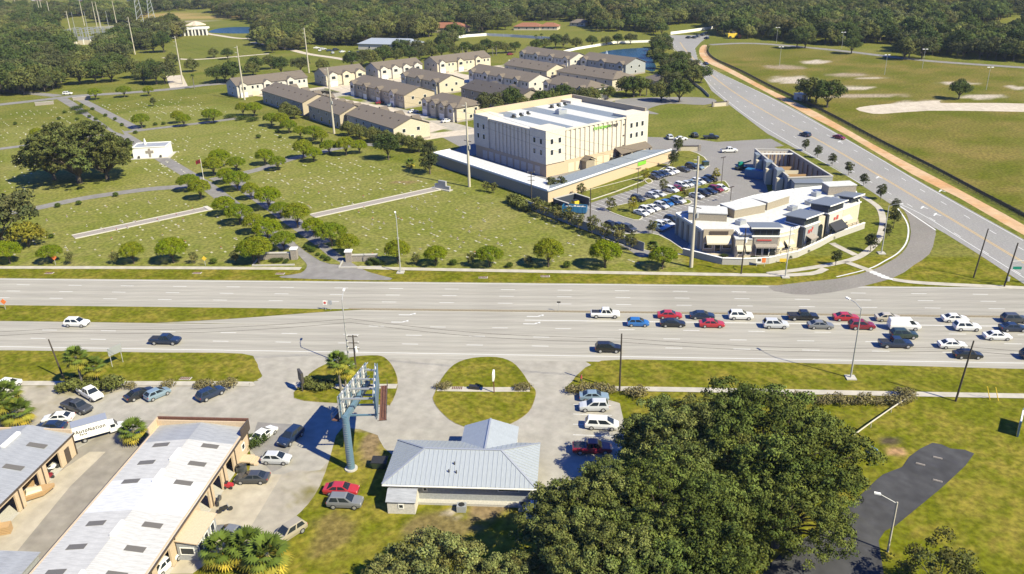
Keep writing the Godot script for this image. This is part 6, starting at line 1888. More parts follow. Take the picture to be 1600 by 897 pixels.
func build_cemetery():
	# paired kerb strips with a paved bed between
	for q in [[[-129.7,-190.6,-104.4,-215.2], "long paired white kerb with paved bed in the western burial lawn", 4.2], [[-72.2,-208.5,-42.0,-235.3], "paired white kerb leading to the granite monument", 4.2]]:
		var a := pl(q[0])
		var d := (a[1] - a[0]).normalized()
		var s := Vector2(-d.y, d.x)
		var o := thing("kerbed_walk", q[1], "walk", v3(a[0]), 0)
		var l := a[0].distance_to(a[1])
		var n := int(l / 2.4)
		for k in [-1, 1]:
			for i in n:
				var m := MB.new()
				var p: Vector2 = d * (l * i / n) + s * k * q[2] * 0.42
				m.bar(v3(p, 0.08), v3(p + d * (l / n - 0.04), 0.08), 0.42, 0.16)
				part(o, "kerb_stone", m, M.kerb)
		var m2 := MB.new()
		m2.bar(v3(Vector2.ZERO, 0.06), v3(d * l, 0.06), q[2] * 0.72, 0.05)
		part(o, "paving", m2, M.stone)
		var m3 := MB.new()
		m3.bar(v3(d * l - s * q[2] * 0.5, 0.13), v3(d * l + s * q[2] * 0.5, 0.13), 1.2, 0.26)
		part(o, "end_stone", m3, M.kerb)
	var o := thing("granite_monument", "stepped pale granite monument at the head of the kerbed walk", "monument", v3(Vector2(-40.36,-234.66)), -30)
	for q in [[-2.6, -1.2, 1.5], [-1.2, 1.6, 2.7], [1.6, 3.0, 1.3]]: bxp(o, "slab", M.granite, Vector3(q[0], 0.25, -0.35), Vector3(q[1], q[2], 0.35))
	bxp(o, "plinth", M.concrete, Vector3(-3.2, 0, -0.9), Vector3(3.4, 0.25, 0.9))
	# chapel mausoleum
	o = thing("mausoleum", "white flat-roofed mausoleum with a stone cross on its wall", "building", v3(Vector2(-151.53,-277.93)), 12)
	volume(o, "wall", rectp(Vector2.ZERO, 11.5, 7.5, 0), 0, 3.8, M.white_trim, M.grey_sheet_roof, 0.25)
	var m := MB.new()
	m.box(Vector3(-0.35, 0.5, 3.75), Vector3(0.35, 3.4, 3.95))
	m.box(Vector3(-1.3, 1.9, 3.75), Vector3(1.3, 2.7, 3.96))
	part(o, "cross", m, M.stone)
	for x in [-3.8, 3.6]: bxp(o, "urn", M.sign_dark, Vector3(x - 0.3, 0, 4.0), Vector3(x + 0.3, 1.0, 4.5))
	bxp(o, "plinth", M.concrete, Vector3(-6.4, 0, -4.2), Vector3(7.0, 0.14, 5.0))
	m = MB.new()
	m.tube(Vector3(-2.6, 3.9, -1.5), Vector3(-2.6, 4.6, -1.5), 0.5, 0.45, 10)
	m.tube(Vector3(-2.6, 4.6, -1.5), Vector3(-2.6, 6.0, -1.5), 0.5, 0.1, 10)
	part(o, "finial", m, M.white_trim)
	# gateway walls
	for q in [[Vector2(-69.95,-175.88), 1, "stone entrance wall with pillar on the townward side of the drive"], [Vector2(-49.29,-175.03), -1, "stone entrance wall with pillar and dark shrubs by the clipped trees"]]:
		o = thing("entrance_wall", q[2], "wall", v3(q[0]), 4)
		var s: int = q[1]
		bxp(o, "panel", M.stone, Vector3(-3.5, 0, -0.3), Vector3(3.0, 1.5, 0.3))
		bxp(o, "coping", M.concrete, Vector3(-3.6, 1.5, -0.4), Vector3(3.1, 1.7, 0.4))
		bxp(o, "step_panel", M.stone, Vector3(-s * 3.3 - 1.6, 0, -0.28), Vector3(-s * 3.3 + 0.1, 1.0, 0.28))
		bxp(o, "pillar", M.stone, Vector3(s * 3.6 - 0.7, 0, -0.7), Vector3(s * 3.6 + 0.7, 2.5, 0.7))
		bxp(o, "pillar_cap", M.white_trim, Vector3(s * 3.6 - 0.85, 2.5, -0.85), Vector3(s * 3.6 + 0.85, 2.75, 0.85))
		for e in [[Vector3(-5, 0, 4.0), Vector3(4.6, 0.3, 4.35)], [Vector3(-5.3, 0, 0), Vector3(-5.0, 0.3, 4.35)]]: bxp(o, "bed_kerb", M.concrete, e[0], e[1])
	flat("drive_island", rounded(pl([-69.6,-186.5,-68.4,-187.0,-55.1,-174.1,-55.1,-172.5,-59.9,-174.8]), 2), 0.1, 1.0, turf, M.turf)
	flat("drive_island", rounded(pl([-243.9,-384.5,-242.9,-386.1,-187.0,-321.8,-187.7,-318.1]), 2), 0.1, 2.0, turf, M.turf)
	# back gate
	for p in pl([-256.8,-380.0,-245.7,-393.2]):
		o = thing("gate_wall", "low brown stone wall at the back gate of the cemetery", "wall", v3(p), 30, "low walls of the back gate")
		bxp(o, "panel", M.stone, Vector3(-4, 0, -0.3), Vector3(4, 1.4, 0.3))
		bxp(o, "coping", M.concrete, Vector3(-4.1, 1.4, -0.4), Vector3(4.1, 1.55, 0.4))
	# flagpole
	o = thing("flagpole", "white flagpole with a small flag beside the cemetery crossing", "flagpole", v3(Vector2(-117.72,-243.26)), 0)
	m = MB.new()
	m.tube(Vector3.ZERO, Vector3(0, 7.5, 0), 0.07, 0.05, 8)
	part(o, "pole", m, M.white_trim)
	m = MB.new()
	for i in 6: m.slabv([Vector3(-i * 0.28, 6.1 - i * 0.1, 0.1 * sin(i)), Vector3(-i * 0.28, 7.3 - i * 0.1, 0.1 * sin(i)), Vector3(-(i + 1) * 0.28, 7.2 - i * 0.1, 0.1 * sin(i + 1.0)), Vector3(-(i + 1) * 0.28, 6.0 - i * 0.1, 0.1 * sin(i + 1.0))], Vector3(0, 0, 0.02))
	part(o, "flag", m, M.paint_maroon)
	build_graves()

func build_graves():
	# flat grave markers, most with a vase, in rows that follow the drive
	var r := RandomNumberGenerator.new()
	r.seed = 31
	var lawns := [pl([-50.6,-174.2,15.7,-174.7,9.1,-190.5,-12.6,-213.5,-34.4,-232.0,-40.7,-235.3,-71.4,-207.4]), pl([-74.0,-210.2,-42.9,-237.4,-55.2,-260.2,-85.2,-275.3,-103.4,-250.1,-83.2,-215.9]), pl([-136.9,-176.8,-77.5,-176.6,-95.2,-204.4,-112.1,-221.9,-140.9,-193.2]), pl([-145.9,-201.1,-115.5,-225.1,-120.6,-231.8,-147.4,-215.5]), pl([-134.2,-238.9,-122.4,-244.8,-131.8,-260.8,-142.5,-306.6,-135.8,-336.9,-97.4,-284.9,-109.6,-266.6,-121.8,-258.2,-148.1,-280.7]), pl([-164.6,-212.4,-160.1,-217.3,-197.1,-281.4,-205.5,-272.0]), pl([-226.6,-302.8,-195.3,-322.0,-249.1,-378.0,-262.5,-355.1]), pl([-193.1,-338.7,-151.0,-354.1,-192.9,-401.4,-229.3,-377.2]), pl([-168.0,-291.0,-151.8,-310.2,-136.6,-271.3,-131.0,-254.2,-136.1,-242.6])]
	var all := []
	for l in lawns:
		var lo: Vector2 = l[0]
		var hi: Vector2 = l[0]
		for p in l:
			lo = lo.min(p); hi = hi.max(p)
		var c := (lo + hi) / 2
		var n := int(lo.distance_to(hi) / 2.2)
		for i in range(-n, n):
			for j in range(-n, n):
				if r.randf() > 0.17: continue
				var p := c + Vector2(0.742, -0.67) * i * 2.7 + Vector2(-0.67, -0.742) * j * 1.35
				if Geometry2D.is_point_in_polygon(p, l): all.append(p + Vector2(r.randfn(), r.randfn()) * 0.12)
	all.sort_custom(func(a, b): return a.y > b.y)
	print("graves ", all.size())
	var slab := MB.new()
	slab.box(Vector3(-0.42, 0, -0.22), Vector3(0.42, 0.05, 0.22))
	var sm := slab.mesh()
	var vase := MB.new()
	vase.tube(Vector3(0, 0.05, 0), Vector3(0, 0.32, 0), 0.05, 0.08, 6)
	var vm := vase.mesh()
	var fl := []
	for k in 4:
		var L := Leaves.new()
		L.r.seed = 50 + k
		L.clump(Vector3(0, 0.42, 0), Vector3(0.17, 0.15, 0.17), 16, 0.08, [Color(0.52, 0.50, 0.42), Color(0.4, 0.10, 0.08), Color(0.5, 0.32, 0.07), Color(0.38, 0.27, 0.30)][k], 0.25, -1.0)
		fl.append(L.mesh())
	mat("marker_stone", Color(0.27, 0.25, 0.17), 0.8)
	mat("pale_stone", Color(0.36, 0.34, 0.26), 0.8)
	for i in mini(290, all.size()):
		var k := [9, 8, 9, 1, 8, 2, 9, 5, 8, 6, 9, 7][r.randi() % 12] as int
		var o := thing("grave_marker", ["flat grave marker without flowers set in the burial lawn", "flat grave marker with pale flowers in its vase", "flat grave marker with red flowers in its vase", "flat grave marker with orange flowers in its vase", "flat grave marker with pink flowers in its vase"][0 if k > 7 else (1 if k < 5 else k - 3)], "grave marker", v3(all[i], 0.0), ROT + 90, ["bare grave markers", "grave markers with pale flowers", "grave markers with red flowers", "grave markers with orange flowers", "grave markers with pink flowers"][0 if k > 7 else (1 if k < 5 else k - 3)])
		part(o, "stone", sm, M.marker_stone if i % 3 else M.pale_stone)
		if k <= 7:
			part(o, "vase", vm, M.brown_metal)
			part(o, "flowers", fl[0 if k < 5 else k - 4], M.leaf).position.z = 0.0
	if all.size() > 290:
		var mm := MultiMesh.new()
		mm.transform_format = MultiMesh.TRANSFORM_3D
		mm.mesh = sm
		mm.instance_count = all.size() - 290
		for i in range(290, all.size()): mm.set_instance_transform(i - 290, Transform3D(Basis(Vector3.UP, deg_to_rad(ROT + 90)).scaled(Vector3(1, 1.5 if i % 4 == 0 else 1.0, 1)), v3(all[i])))
		var o := MultiMeshInstance3D.new()
		o.name = "far_grave_markers"
		o.multimesh = mm
		o.material_override = M.pale_stone
		add_child(o)
		tag(o, "the many small grave markers of the farther burial lawns", "grave markers", "", "stuff")

# ---------------------------------------------------------------- poles, lamps, signs, billboard
func pole(called: String, label: String, at: Vector2, h: float, r0: float, r1: float, m: Material, lean := Vector2.ZERO, group := "") -> Node3D:
	var o := thing(called, label, "pole", v3(at), 0, group)
	var t := MB.new()
	t.tube(Vector3(0, -0.3, 0), Vector3(lean.x, h, lean.y), r0, r1, 10)
	part(o, "shaft", t, m)
	return o

func sign_plate(label: String, at: Vector2, h: float, size: Vector2, m: Material, turn := 0.0, diamond := false, posts := 1, cat := "sign") -> Node3D:
	var o := thing("road_sign", label, cat, v3(at), turn)
	for i in posts:
		var x := 0.0 if posts == 1 else (i - 0.5) * size.x * 0.8
		bxp(o, "post", M.pole_steel, Vector3(x - 0.05, 0, -0.04), Vector3(x + 0.05, h + size.y * (0.4 if diamond else 0.9), 0.04))
	var s := MB.new()
	var y := h + size.y / 2
	if diamond: s.slabv([Vector3(0, y - size.y / 2, 0.05), Vector3(size.x / 2, y, 0.05), Vector3(0, y + size.y / 2, 0.05), Vector3(-size.x / 2, y, 0.05)], Vector3(0, 0, 0.04))
	else: s.box(Vector3(-size.x / 2, h, 0.05), Vector3(size.x / 2, h + size.y, 0.09), true)
	part(o, "plate", s, m)
	return o

func build_street():
	# concrete transmission poles
	var k := 0
	for q in [[Vector2(25.43,-172.81), "tall concrete power pole in front of the restaurant wall"], [Vector2(-32.51,-237.41), "tall concrete power pole beside the low storage row"], [Vector2(-95.22,-312.61), "tall concrete power pole before the tan terrace"], [Vector2(-161.01,-389.26), "tall concrete power pole by the white-fronted terrace"], [Vector2(-215.06,-439.52), "tall concrete power pole at the gravel turnout"], [Vector2(-312.48,-574.74), "tall concrete power pole near the back wood"], [Vector2(-400.92,-646.63), "tall concrete power pole beside the substation"], [Vector2(-155.95,-475.74), "tall concrete power pole behind the second white terrace"]]:
		var o := pole("power_pole", q[1], q[0], 25.2, 0.46, 0.22, M.pole_concrete, Vector2.ZERO, "concrete power poles of the transmission line")
		for y in [24.4, 22.2, 20.0]:
			var m := MB.new()
			m.bar(Vector3(-0.2, y, 0.18), Vector3(-1.1, y + 0.25, 0.9), 0.1, 0.12)
			part(o, "insulator_arm", m, M.pole_steel)
		if k < 3:
			var m := MB.new()
			m.bar(Vector3(-1.2, 14.0, -1.0), Vector3(1.2, 14.0, 1.0), 0.14, 0.14)
			part(o, "cross_arm", m, M.pole_wood)
			m = MB.new()
			m.tube(Vector3(0.55, 11.6, 0.3), Vector3(0.55, 12.7, 0.3), 0.28, 0.28, 8)
			part(o, "transformer", m, M.pole_steel)
		k += 1
	# lighting columns
	for q in [[Vector2(-39.40,-168.05), 13.4, Vector2(-0.6, -2.0), "tall street lamp on the cemetery side of the highway"], [Vector2(45.41,-123.04), 13.3, Vector2(-1.2, -2.2), "tall street lamp on the near verge beside the queue"], [Vector2(-39.50,-123.97), 13.4, Vector2(-0.3, -2.4), "tall street lamp behind the billboard"], [Vector2(44.79,-167.32), 12.0, Vector2(0.4, 2.0), "tall street lamp below the restaurant wall"], [Vector2(69.71,-182.26), 12.0, Vector2(2.0, 0.6), "tall street lamp inside the slip road bend"]]:
		var o := thing("street_lamp", q[3], "street lamp", v3(q[0]), 0)
		var h: float = q[1]
		var m := MB.new()
		m.tube(Vector3(0, 0, 0), Vector3(0, h - 0.6, 0), 0.15, 0.08, 10)
		part(o, "column", m, M.pole_steel)
		m = MB.new()
		m.tube(Vector3(0, h - 0.7, 0), v3(q[2] * 0.55, h - 0.1), 0.07, 0.06, 6)
		m.tube(v3(q[2] * 0.55, h - 0.1), v3(q[2], h), 0.06, 0.05, 6)
		part(o, "arm", m, M.pole_steel)
		m = MB.new()
		m.bar(v3(q[2], h), v3(q[2] * 1.35, h + 0.05), 0.34, 0.16)
		part(o, "lamp_head", m, M.white_trim)
		bxp(o, "footing", M.concrete, Vector3(-0.8, 0, -0.8), Vector3(0.8, 0.22, 0.8))
	var o := thing("street_lamp", "small street lamp with long arm beside the asphalt pad", "street lamp", v3(Vector2(37.24,-80.71)), 0)
	var m := MB.new()
	m.tube(Vector3.ZERO, Vector3(0, 7.2, 0), 0.13, 0.1, 10)
	part(o, "column", m, M.pole_concrete)
	m = MB.new()
	m.tube(Vector3(0, 7.0, 0), Vector3(-1.9, 7.9, -0.5), 0.05, 0.04, 6)
	part(o, "arm", m, M.pole_steel)
	m = MB.new()
	m.bar(Vector3(-1.8, 7.9, -0.48), Vector3(-2.5, 7.95, -0.65), 0.3, 0.18)
	part(o, "lamp_head", m, M.white_trim)
	# timber poles
	for q in [[Vector2(7.13,-117.37), 10.4, Vector2(0.05, 0), "dark utility pole on the sidewalk before the oak"], [Vector2(59.39,-116.21), 10.6, Vector2(0.75, 0.0), "leaning dark utility pole at the end of the hedge"], [Vector2(83.95,-167.85), 11.0, Vector2(0.9, 0), "dark utility pole on the corner lawn"], [Vector2(-88.15,-117.83), 7.6, Vector2(-0.9, 0), "leaning utility pole beside the yard palms"], [Vector2(-38.20,-123.32), 6.5, Vector2(0.1, 0), "short utility pole behind the billboard palms"], [Vector2(-13.01,-223.03), 8.6, Vector2.ZERO, "distribution pole at the corner of the low storage row"], [Vector2(3.32,-203.26), 9.4, Vector2.ZERO, "slim pole behind the screen wall"], [Vector2(35.74,-168.95), 10.5, Vector2(0.15, 0), "dark utility pole before the restaurant wall"]]:
		var p := pole("utility_pole", q[3], q[0], q[1], 0.17, 0.11, M.pole_wood, q[2])
		var h: float = q[1]
		if q[3].begins_with("distribution") or q[3].begins_with("short"):
			for y in [h - 0.3, h - 1.5, h - 2.6]:
				var a := MB.new()
				a.bar(Vector3(-1.0, y, 0), Vector3(1.0, y, 0), 0.1, 0.12)
				part(p, "cross_arm", a, M.pole_wood)
				for x in [-0.9, 0.0, 0.9]: bxp(p, "insulator", M.white_trim, Vector3(x - 0.06, y + 0.06, -0.06), Vector3(x + 0.06, y + 0.25, 0.06))
		if q[3].begins_with("short") or q[3].begins_with("dark utility pole before"):
			var a := MB.new()
			a.tube(Vector3(0.4, h - 3.2, 0), Vector3(0.4, h - 2.3, 0), 0.25, 0.25, 8)
			part(p, "transformer", a, M.white_trim)
	# signal mast with street name blade
	o = thing("signal_mast", "dark signal mast with green street sign at the corner lawn", "traffic signal", v3(Vector2(88.02,-163.06)), 0)
	m = MB.new()
	m.tube(Vector3.ZERO, Vector3(0.75, 9.6, 0), 0.17, 0.13, 10)
	part(o, "mast", m, M.pole_wood)
	m = MB.new()
	m.tube(Vector3(0.42, 5.6, 0), Vector3(12.0, 6.4, 0.6), 0.12, 0.08, 8)
	part(o, "mast_arm", m, M.pole_steel)
	bxp(o, "name_blade", M.road_green, Vector3(3.4, 5.5, 0.16), Vector3(6.2, 6.1, 0.22))
	bxp(o, "pedestrian_sign", M.road_green, Vector3(0.7, 4.0, 0.3), Vector3(2.4, 4.6, 0.36))
	bxp(o, "signal_head", M.black_paint, Vector3(8.6, 5.3, 0.2), Vector3(9.0, 6.4, 0.5))
	bxp(o, "control_box", M.pole_steel, Vector3(0.15, 1.4, 0.15), Vector3(0.55, 2.3, 0.5))
	# signs
	sign_plate("orange diamond work sign by the clipped trees", Vector2(-122.48,-171.08), 1.2, Vector2(1.5, 1.5), M.orange, 0, true)
	sign_plate("yellow diamond sign on the cemetery verge", Vector2(-86.13,-171.41), 1.2, Vector2(1.2, 1.2), M.yellow, 0, true)
	sign_plate("orange diamond work sign on a stand at the median", Vector2(-117.72,-145.77), 1.2, Vector2(1.3, 1.3), M.orange, 0, true)
	o = sign_plate("white turn sign with red mark on the median tip", Vector2(-50.54,-147.36), 1.3, Vector2(0.75, 0.9), M.white_trim)
	m = MB.new()
	m.tube(Vector3(0, 1.72, 0.09), Vector3(0, 1.72, 0.11), 0.28, 0.28, 12)
	part(o, "red_mark", m, M.sign_red)
	sign_plate("plain grey-backed sign beside the turn sign", Vector2(-49.49,-147.39), 1.3, Vector2(0.75, 0.9), M.galvanised)
	sign_plate("small dark sign on the median kerb beyond the turn arrows", Vector2(-3.50,-148.09), 1.9, Vector2(0.7, 0.35), M.sign_dark)
	o = sign_plate("white and red property sign on the restaurant verge", Vector2(40.77,-173.63), 0.8, Vector2(2.2, 1.3), M.white_trim, 0, false, 2)
	bxp(o, "red_panel", M.orange, Vector3(0.2, 0.9, 0.091), Vector3(1.05, 2.05, 0.11))
	bxp(o, "dark_mark", M.sign_dark, Vector3(-0.75, 1.2, 0.091), Vector3(0.0, 1.8, 0.11))
	sign_plate("yellow banner on the lawn below the restaurant wall", Vector2(46.11,-175.71), 0.3, Vector2(1.5, 0.8), M.yellow, 0, false, 2)
	sign_plate("grey two-post sign on the near verge seen from behind", Vector2(-81.35,-123.18), 2.2, Vector2(2.6, 1.5), M.galvanised, 62, false, 2)
	o = thing("post_sign", "white-capped post sign in the oval lawn", "sign", v3(Vector2(-13.29,-115.96)), 0)
	bxp(o, "post", M.rust, Vector3(-0.08, 0, -0.08), Vector3(0.08, 3.2, 0.08))
	bxp(o, "cabinet", M.white_trim, Vector3(-0.14, 2.6, -0.8), Vector3(0.14, 3.9, 0.8))
	o = thing("post_sign", "dark cabinet sign on a post at the first driveway", "sign", v3(Vector2(-45.06,-115.14)), 35)
	bxp(o, "post", M.sign_dark, Vector3(-0.1, 0, -0.1), Vector3(0.1, 2.6, 0.1))
	bxp(o, "cabinet", M.sign_dark, Vector3(-0.2, 2.0, -1.0), Vector3(0.2, 3.9, 1.0))
	o = thing("board_sign", "white framed board sign on the lawn edge facing the highway", "sign", v3(Vector2(65.14,-108.25)), 60)
	bxp(o, "board", M.white_trim, Vector3(-2.0, 0.4, -0.1), Vector3(2.0, 2.4, 0.1))
	bxp(o, "frame", M.steel_blue, Vector3(-2.15, 0.3, -0.14), Vector3(2.15, 0.42, 0.14))
	for x in [-2.1, 2.1]: bxp(o, "post", M.steel_blue, Vector3(x - 0.12, 0, -0.12), Vector3(x + 0.12, 2.6, 0.12))
	for q in [[Vector2(64.95,-116.82), "first pale leaning stake at the sidewalk by the board sign"], [Vector2(66.14,-116.68), "second pale leaning stake at the sidewalk by the board sign"]]: pole("guy_stake", q[1], q[0], 2.2, 0.06, 0.06, M.yellow, Vector2(-0.8, -0.3))
	build_billboard()
	# rail lying from the hedge down to the oak
	m = MB.new()
	var pr := pl([40.3,-104.5,43.9,-108.0,48.3,-112.4,53.0,-116.7])
	for i in 3: m.tube(v3(pr[i], 0.9 + 0.1 * sin(i * 2.0)), v3(pr[i + 1], 0.9 + 0.1 * sin(i * 2.0 + 2.0)), 0.12, 0.1, 6)
	for p in pr: m.tube(v3(p), v3(p, 0.95), 0.06, 0.06, 5)
	solo("pipe_rail", "long pale rail running from the hedge to the oak", "rail", m, M.pole_concrete)
	build_clutter()

func build_billboard():
	var o := thing("billboard", "double-faced steel billboard on a blue post seen from behind", "billboard", Vector3(-31.4, 0, -94.2), 0)
	var m := MB.new()
	m.tube(Vector3(0, -0.2, 0), Vector3(0, 8.6, 0), 0.55, 0.5, 16)
	part(o, "post", m, M.steel_blue)
	m = MB.new()
	m.tube(Vector3(0, 0, 0), Vector3(0, 0.2, 0), 0.9, 0.9, 16)
	part(o, "footing", m, M.concrete)
	# head beam carried away from the post, two faces in a narrow V
	m = MB.new()
	m.bar(Vector3(0, 8.4, 0.3), Vector3(0.9, 8.4, -9.6), 0.6, 0.7)
	part(o, "head_beam", m, M.steel_blue)
	var fl := [Vector3(-0.9, 0, -0.4), Vector3(0.6, 0, -10.4)]
	var fr := [Vector3(4.2, 0, -0.8), Vector3(2.3, 0, -10.2)]
	for i in 4:
		var t := 0.08 + i * 0.28
		for y in [8.0, 10.6]:
			m = MB.new()
			m.bar(fl[0].lerp(fl[1], t) + Vector3(0, y, 0), fr[0].lerp(fr[1], t) + Vector3(0, y, 0), 0.2, 0.24)
			part(o, "cross_beam", m, M.steel_blue if y < 9 else M.galvanised)
	for f in [[fl, -1], [fr, 1]]:
		var a: Vector3 = f[0][0]
		var b: Vector3 = f[0][1]
		var d := (b - a).normalized()
		var s: Vector3 = d.cross(Vector3.UP) * -f[1]
		if s.x * f[1] < 0: s = -s
		m = MB.new()
		m.slabv([a + Vector3(0, 7.9, 0), b + Vector3(0, 7.9, 0), b + Vector3(0, 11.4, 0), a + Vector3(0, 11.4, 0)], s * 0.08)
		part(o, "poster_panel", m, M.galvanised if f[1] < 0 else M.steel_blue)
		# back framing: uprights and rails
		for i in 11:
			var p: Vector3 = a.lerp(b, (i + 0.3) / 11.0) - s * 0.14
			m = MB.new()
			m.bar(p + Vector3(0, 7.6, 0), p + Vector3(0, 11.6, 0), 0.13, 0.16, d)
			part(o, "upright", m, M.steel_blue if i % 2 == 0 else M.white_trim)
		for y in [7.9, 9.2, 10.4, 11.4]:
			m = MB.new()
			m.bar(a - s * 0.3 + Vector3(0, y, 0), b - s * 0.3 + Vector3(0, y, 0), 0.1, 0.14)
			part(o, "rail", m, M.galvanised)
		# maintenance walkways
		m = MB.new()
		m.bar(a + s * 0.75 + Vector3(0, 7.55, 0), b + s * 0.75 + Vector3(0, 7.55, 0), 1.0, 0.06)
		part(o, "walkway", m, M.rust)
		for y in [8.0, 8.5]:
			m = MB.new()
			m.bar(a + s * 1.25 + Vector3(0, y, 0), b + s * 1.25 + Vector3(0, y, 0), 0.05, 0.05)
			part(o, "guard_rail", m, M.sign_dark)
		for i in 6:
			var p := a.lerp(b, i / 5.0)
			m = MB.new()
			m.bar(p + s * 1.25 + Vector3(0, 7.5, 0), p + s * 1.25 + Vector3(0, 8.55, 0), 0.05, 0.05, d)
			m.bar(p + Vector3(0, 7.5, 0), p + s * 1.3 + Vector3(0, 7.5, 0), 0.06, 0.06)
			part(o, "walkway_bracket", m, M.sign_dark)
	m = MB.new()
	for i in 20: m.bar(Vector3(-0.25, 1.0 + i * 0.35, 0.6), Vector3(0.25, 1.0 + i * 0.35, 0.6), 0.03, 0.03)
	part(o, "ladder", m, M.galvanised)

func build_clutter():
	# box truck
	var o := thing("box_truck", "white box truck with black lettering on its side beside the workshop", "truck", v3(Vector2(-72.43,-100.64)), 36)
	o.scale = Vector3.ONE * 0.9
	bxp(o, "cargo_box", M.white_trim, Vector3(-3.4, 0.95, -1.15), Vector3(2.0, 3.35, 1.15))
	bxp(o, "box_roof", M.galvanised, Vector3(-3.42, 3.35, -1.17), Vector3(2.02, 3.42, 1.17))
	bxp(o, "rear_door", M.galvanised, Vector3(-3.46, 1.05, -1.05), Vector3(-3.4, 3.2, 1.05))
	var m := MB.new()
	loft(m, [_ring(2.05, 0.5, 2.2, 0.95), _ring(2.9, 0.5, 2.15, 0.93), _ring(3.35, 0.5, 1.35, 0.92), _ring(4.3, 0.5, 1.2, 0.86), _ring(4.5, 0.6, 0.95, 0.75)])
	part(o, "cab", m, M.paint_white)
	m = MB.new()
	m.slabv([Vector3(2.95, 2.06, -0.72), Vector3(2.95, 2.06, 0.72), Vector3(3.4, 1.38, 0.76), Vector3(3.4, 1.38, -0.76)], Vector3(0.03, 0.03, 0))
	part(o, "windshield", m, M.car_glass)
	for z in [-0.93, 0.90]: bxp(o, "side_window", M.car_glass, Vector3(2.25, 1.4, z), Vector3(3.0, 1.95, z + 0.04))
	bxp(o, "chassis", M.black_trim, Vector3(-3.3, 0.55, -0.5), Vector3(4.2, 0.95, 0.5))
	bxp(o, "tail_lift", M.black_trim, Vector3(-4.1, 0.5, -1.0), Vector3(-3.5, 0.62, 1.0))
	for x in [-1.9, 3.5]:
		for z in [-0.95, 0.95]:
			var wn := Node3D.new()
			wn.name = "wheel"
			o.add_child(wn, true)
			wn.position = Vector3(x, 0.42, z)
			m = MB.new()
			m.tube(Vector3(0, 0, -0.14), Vector3(0, 0, 0.14), 0.42, 0.42, 14)
			part(wn, "tyre", m, M.tyre)
			m = MB.new()
			m.tube(Vector3(0, 0, -0.15), Vector3(0, 0, 0.155), 0.24, 0.24, 10)
			part(wn, "rim", m, M.rim)
	text(o, "AutoNation", 0.62, Vector3(-0.7, 2.35, 1.16), 0, M.sign_dark)
	text(o, "Parts", 0.34, Vector3(-1.9, 1.75, 1.16), 0, M.sign_dark)
	# loose items before the workshops
	for q in [[Vector2(-45.55,-84.06), 30.0, "black", "black motorcycle on the repair apron"], [Vector2(-47.07,-85.84), 100.0, "charcoal", "dark motorcycle leaning by the bay pier"], [Vector2(-73.96,-91.91), 60.0, "white", "white scooter outside the cluttered bay"], [Vector2(-74.05,-93.92), 140.0, "black", "black motorcycle at the cluttered bay door"], [Vector2(-45.26,-79.31), 20.0, "silver", "silver motorcycle behind the cabin"]]:
		motorcycle(q[0], q[1], paint[q[2]], q[3])
	for q in [[Vector2(-47.10,-89.16), "red mower beside the charcoal sedan", M.paint_red, 0], [Vector2(-73.52,-90.12), "dark red riding mower outside the bay", M.paint_maroon, 40]]:
		o = thing("mower", q[1], "mower", v3(q[0], 0.03), q[3])
		m = MB.new()
		m.hexa([Vector3(-0.6, 0.25, -0.35), Vector3(0.6, 0.25, -0.35), Vector3(0.6, 0.25, 0.35), Vector3(-0.6, 0.25, 0.35), Vector3(-0.45, 0.75, -0.3), Vector3(0.5, 0.6, -0.3), Vector3(0.5, 0.6, 0.3), Vector3(-0.45, 0.75, 0.3)])
		part(o, "body", m, q[2])
		bxp(o, "seat", M.black_trim, Vector3(-0.45, 0.75, -0.25), Vector3(-0.1, 0.95, 0.25))
		for x in [-0.4, 0.45]:
			for z in [-0.4, 0.4]:
				m = MB.new()
				m.tube(Vector3(x, 0.22, z - 0.08), Vector3(x, 0.22, z + 0.08), 0.22, 0.22, 10)
				part(o, "wheel", m, M.tyre)
	o = thing("boat_hull", "brown wooden boat hull propped at the workshop bay", "boat", v3(Vector2(-72.58,-86.13), 0.03), 40)
	m = MB.new()
	loft(m, [[Vector3(-1.9, 0.3, -0.8), Vector3(-1.9, 0.9, -0.95), Vector3(-1.9, 0.9, 0.95), Vector3(-1.9, 0.3, 0.8)], [Vector3(0.6, 0.25, -0.8), Vector3(0.6, 0.95, -1.0), Vector3(0.6, 0.95, 1.0), Vector3(0.6, 0.25, 0.8)], [Vector3(2.1, 0.6, -0.1), Vector3(2.2, 1.05, -0.2), Vector3(2.2, 1.05, 0.2), Vector3(2.1, 0.6, 0.1)]])
	part(o, "hull", m, M.timber)
	m = MB.new()
	m.hexa([Vector3(-1.4, 0.95, -0.6), Vector3(0.6, 0.95, -0.6), Vector3(0.6, 0.95, 0.6), Vector3(-1.4, 0.95, 0.6), Vector3(-1.2, 1.35, -0.45), Vector3(0.2, 1.2, -0.45), Vector3(0.2, 1.2, 0.45), Vector3(-1.2, 1.35, 0.45)])
	part(o, "cabin_top", m, M.fabric_tan)
	for q in [[Vector2(-75.43,-88.41), "stack of pallets leaning in the bay mouth"], [Vector2(-72.29,-78.69), "pale timber crate at the end of the apron"]]:
		o = thing("timber_crate", q[1], "crate", v3(q[0], 0.04), 20)
		for i in 5: bxp(o, "board", M.timber, Vector3(-0.8, 0.02 + i * 0.24, -0.6), Vector3(0.8, 0.2 + i * 0.24, 0.6))
	o = thing("water_tank", "round dark tank by the repair bays", "tank", v3(Vector2(-46.74,-92.85)), 0)
	m = MB.new()
	m.tube(Vector3(0, 0, 0), Vector3(0, 1.0, 0), 0.75, 0.75, 14)
	m.tube(Vector3(0, 1.0, 0), Vector3(0, 1.2, 0), 0.7, 0.3, 14)
	part(o, "body", m, M.paint_charcoal)
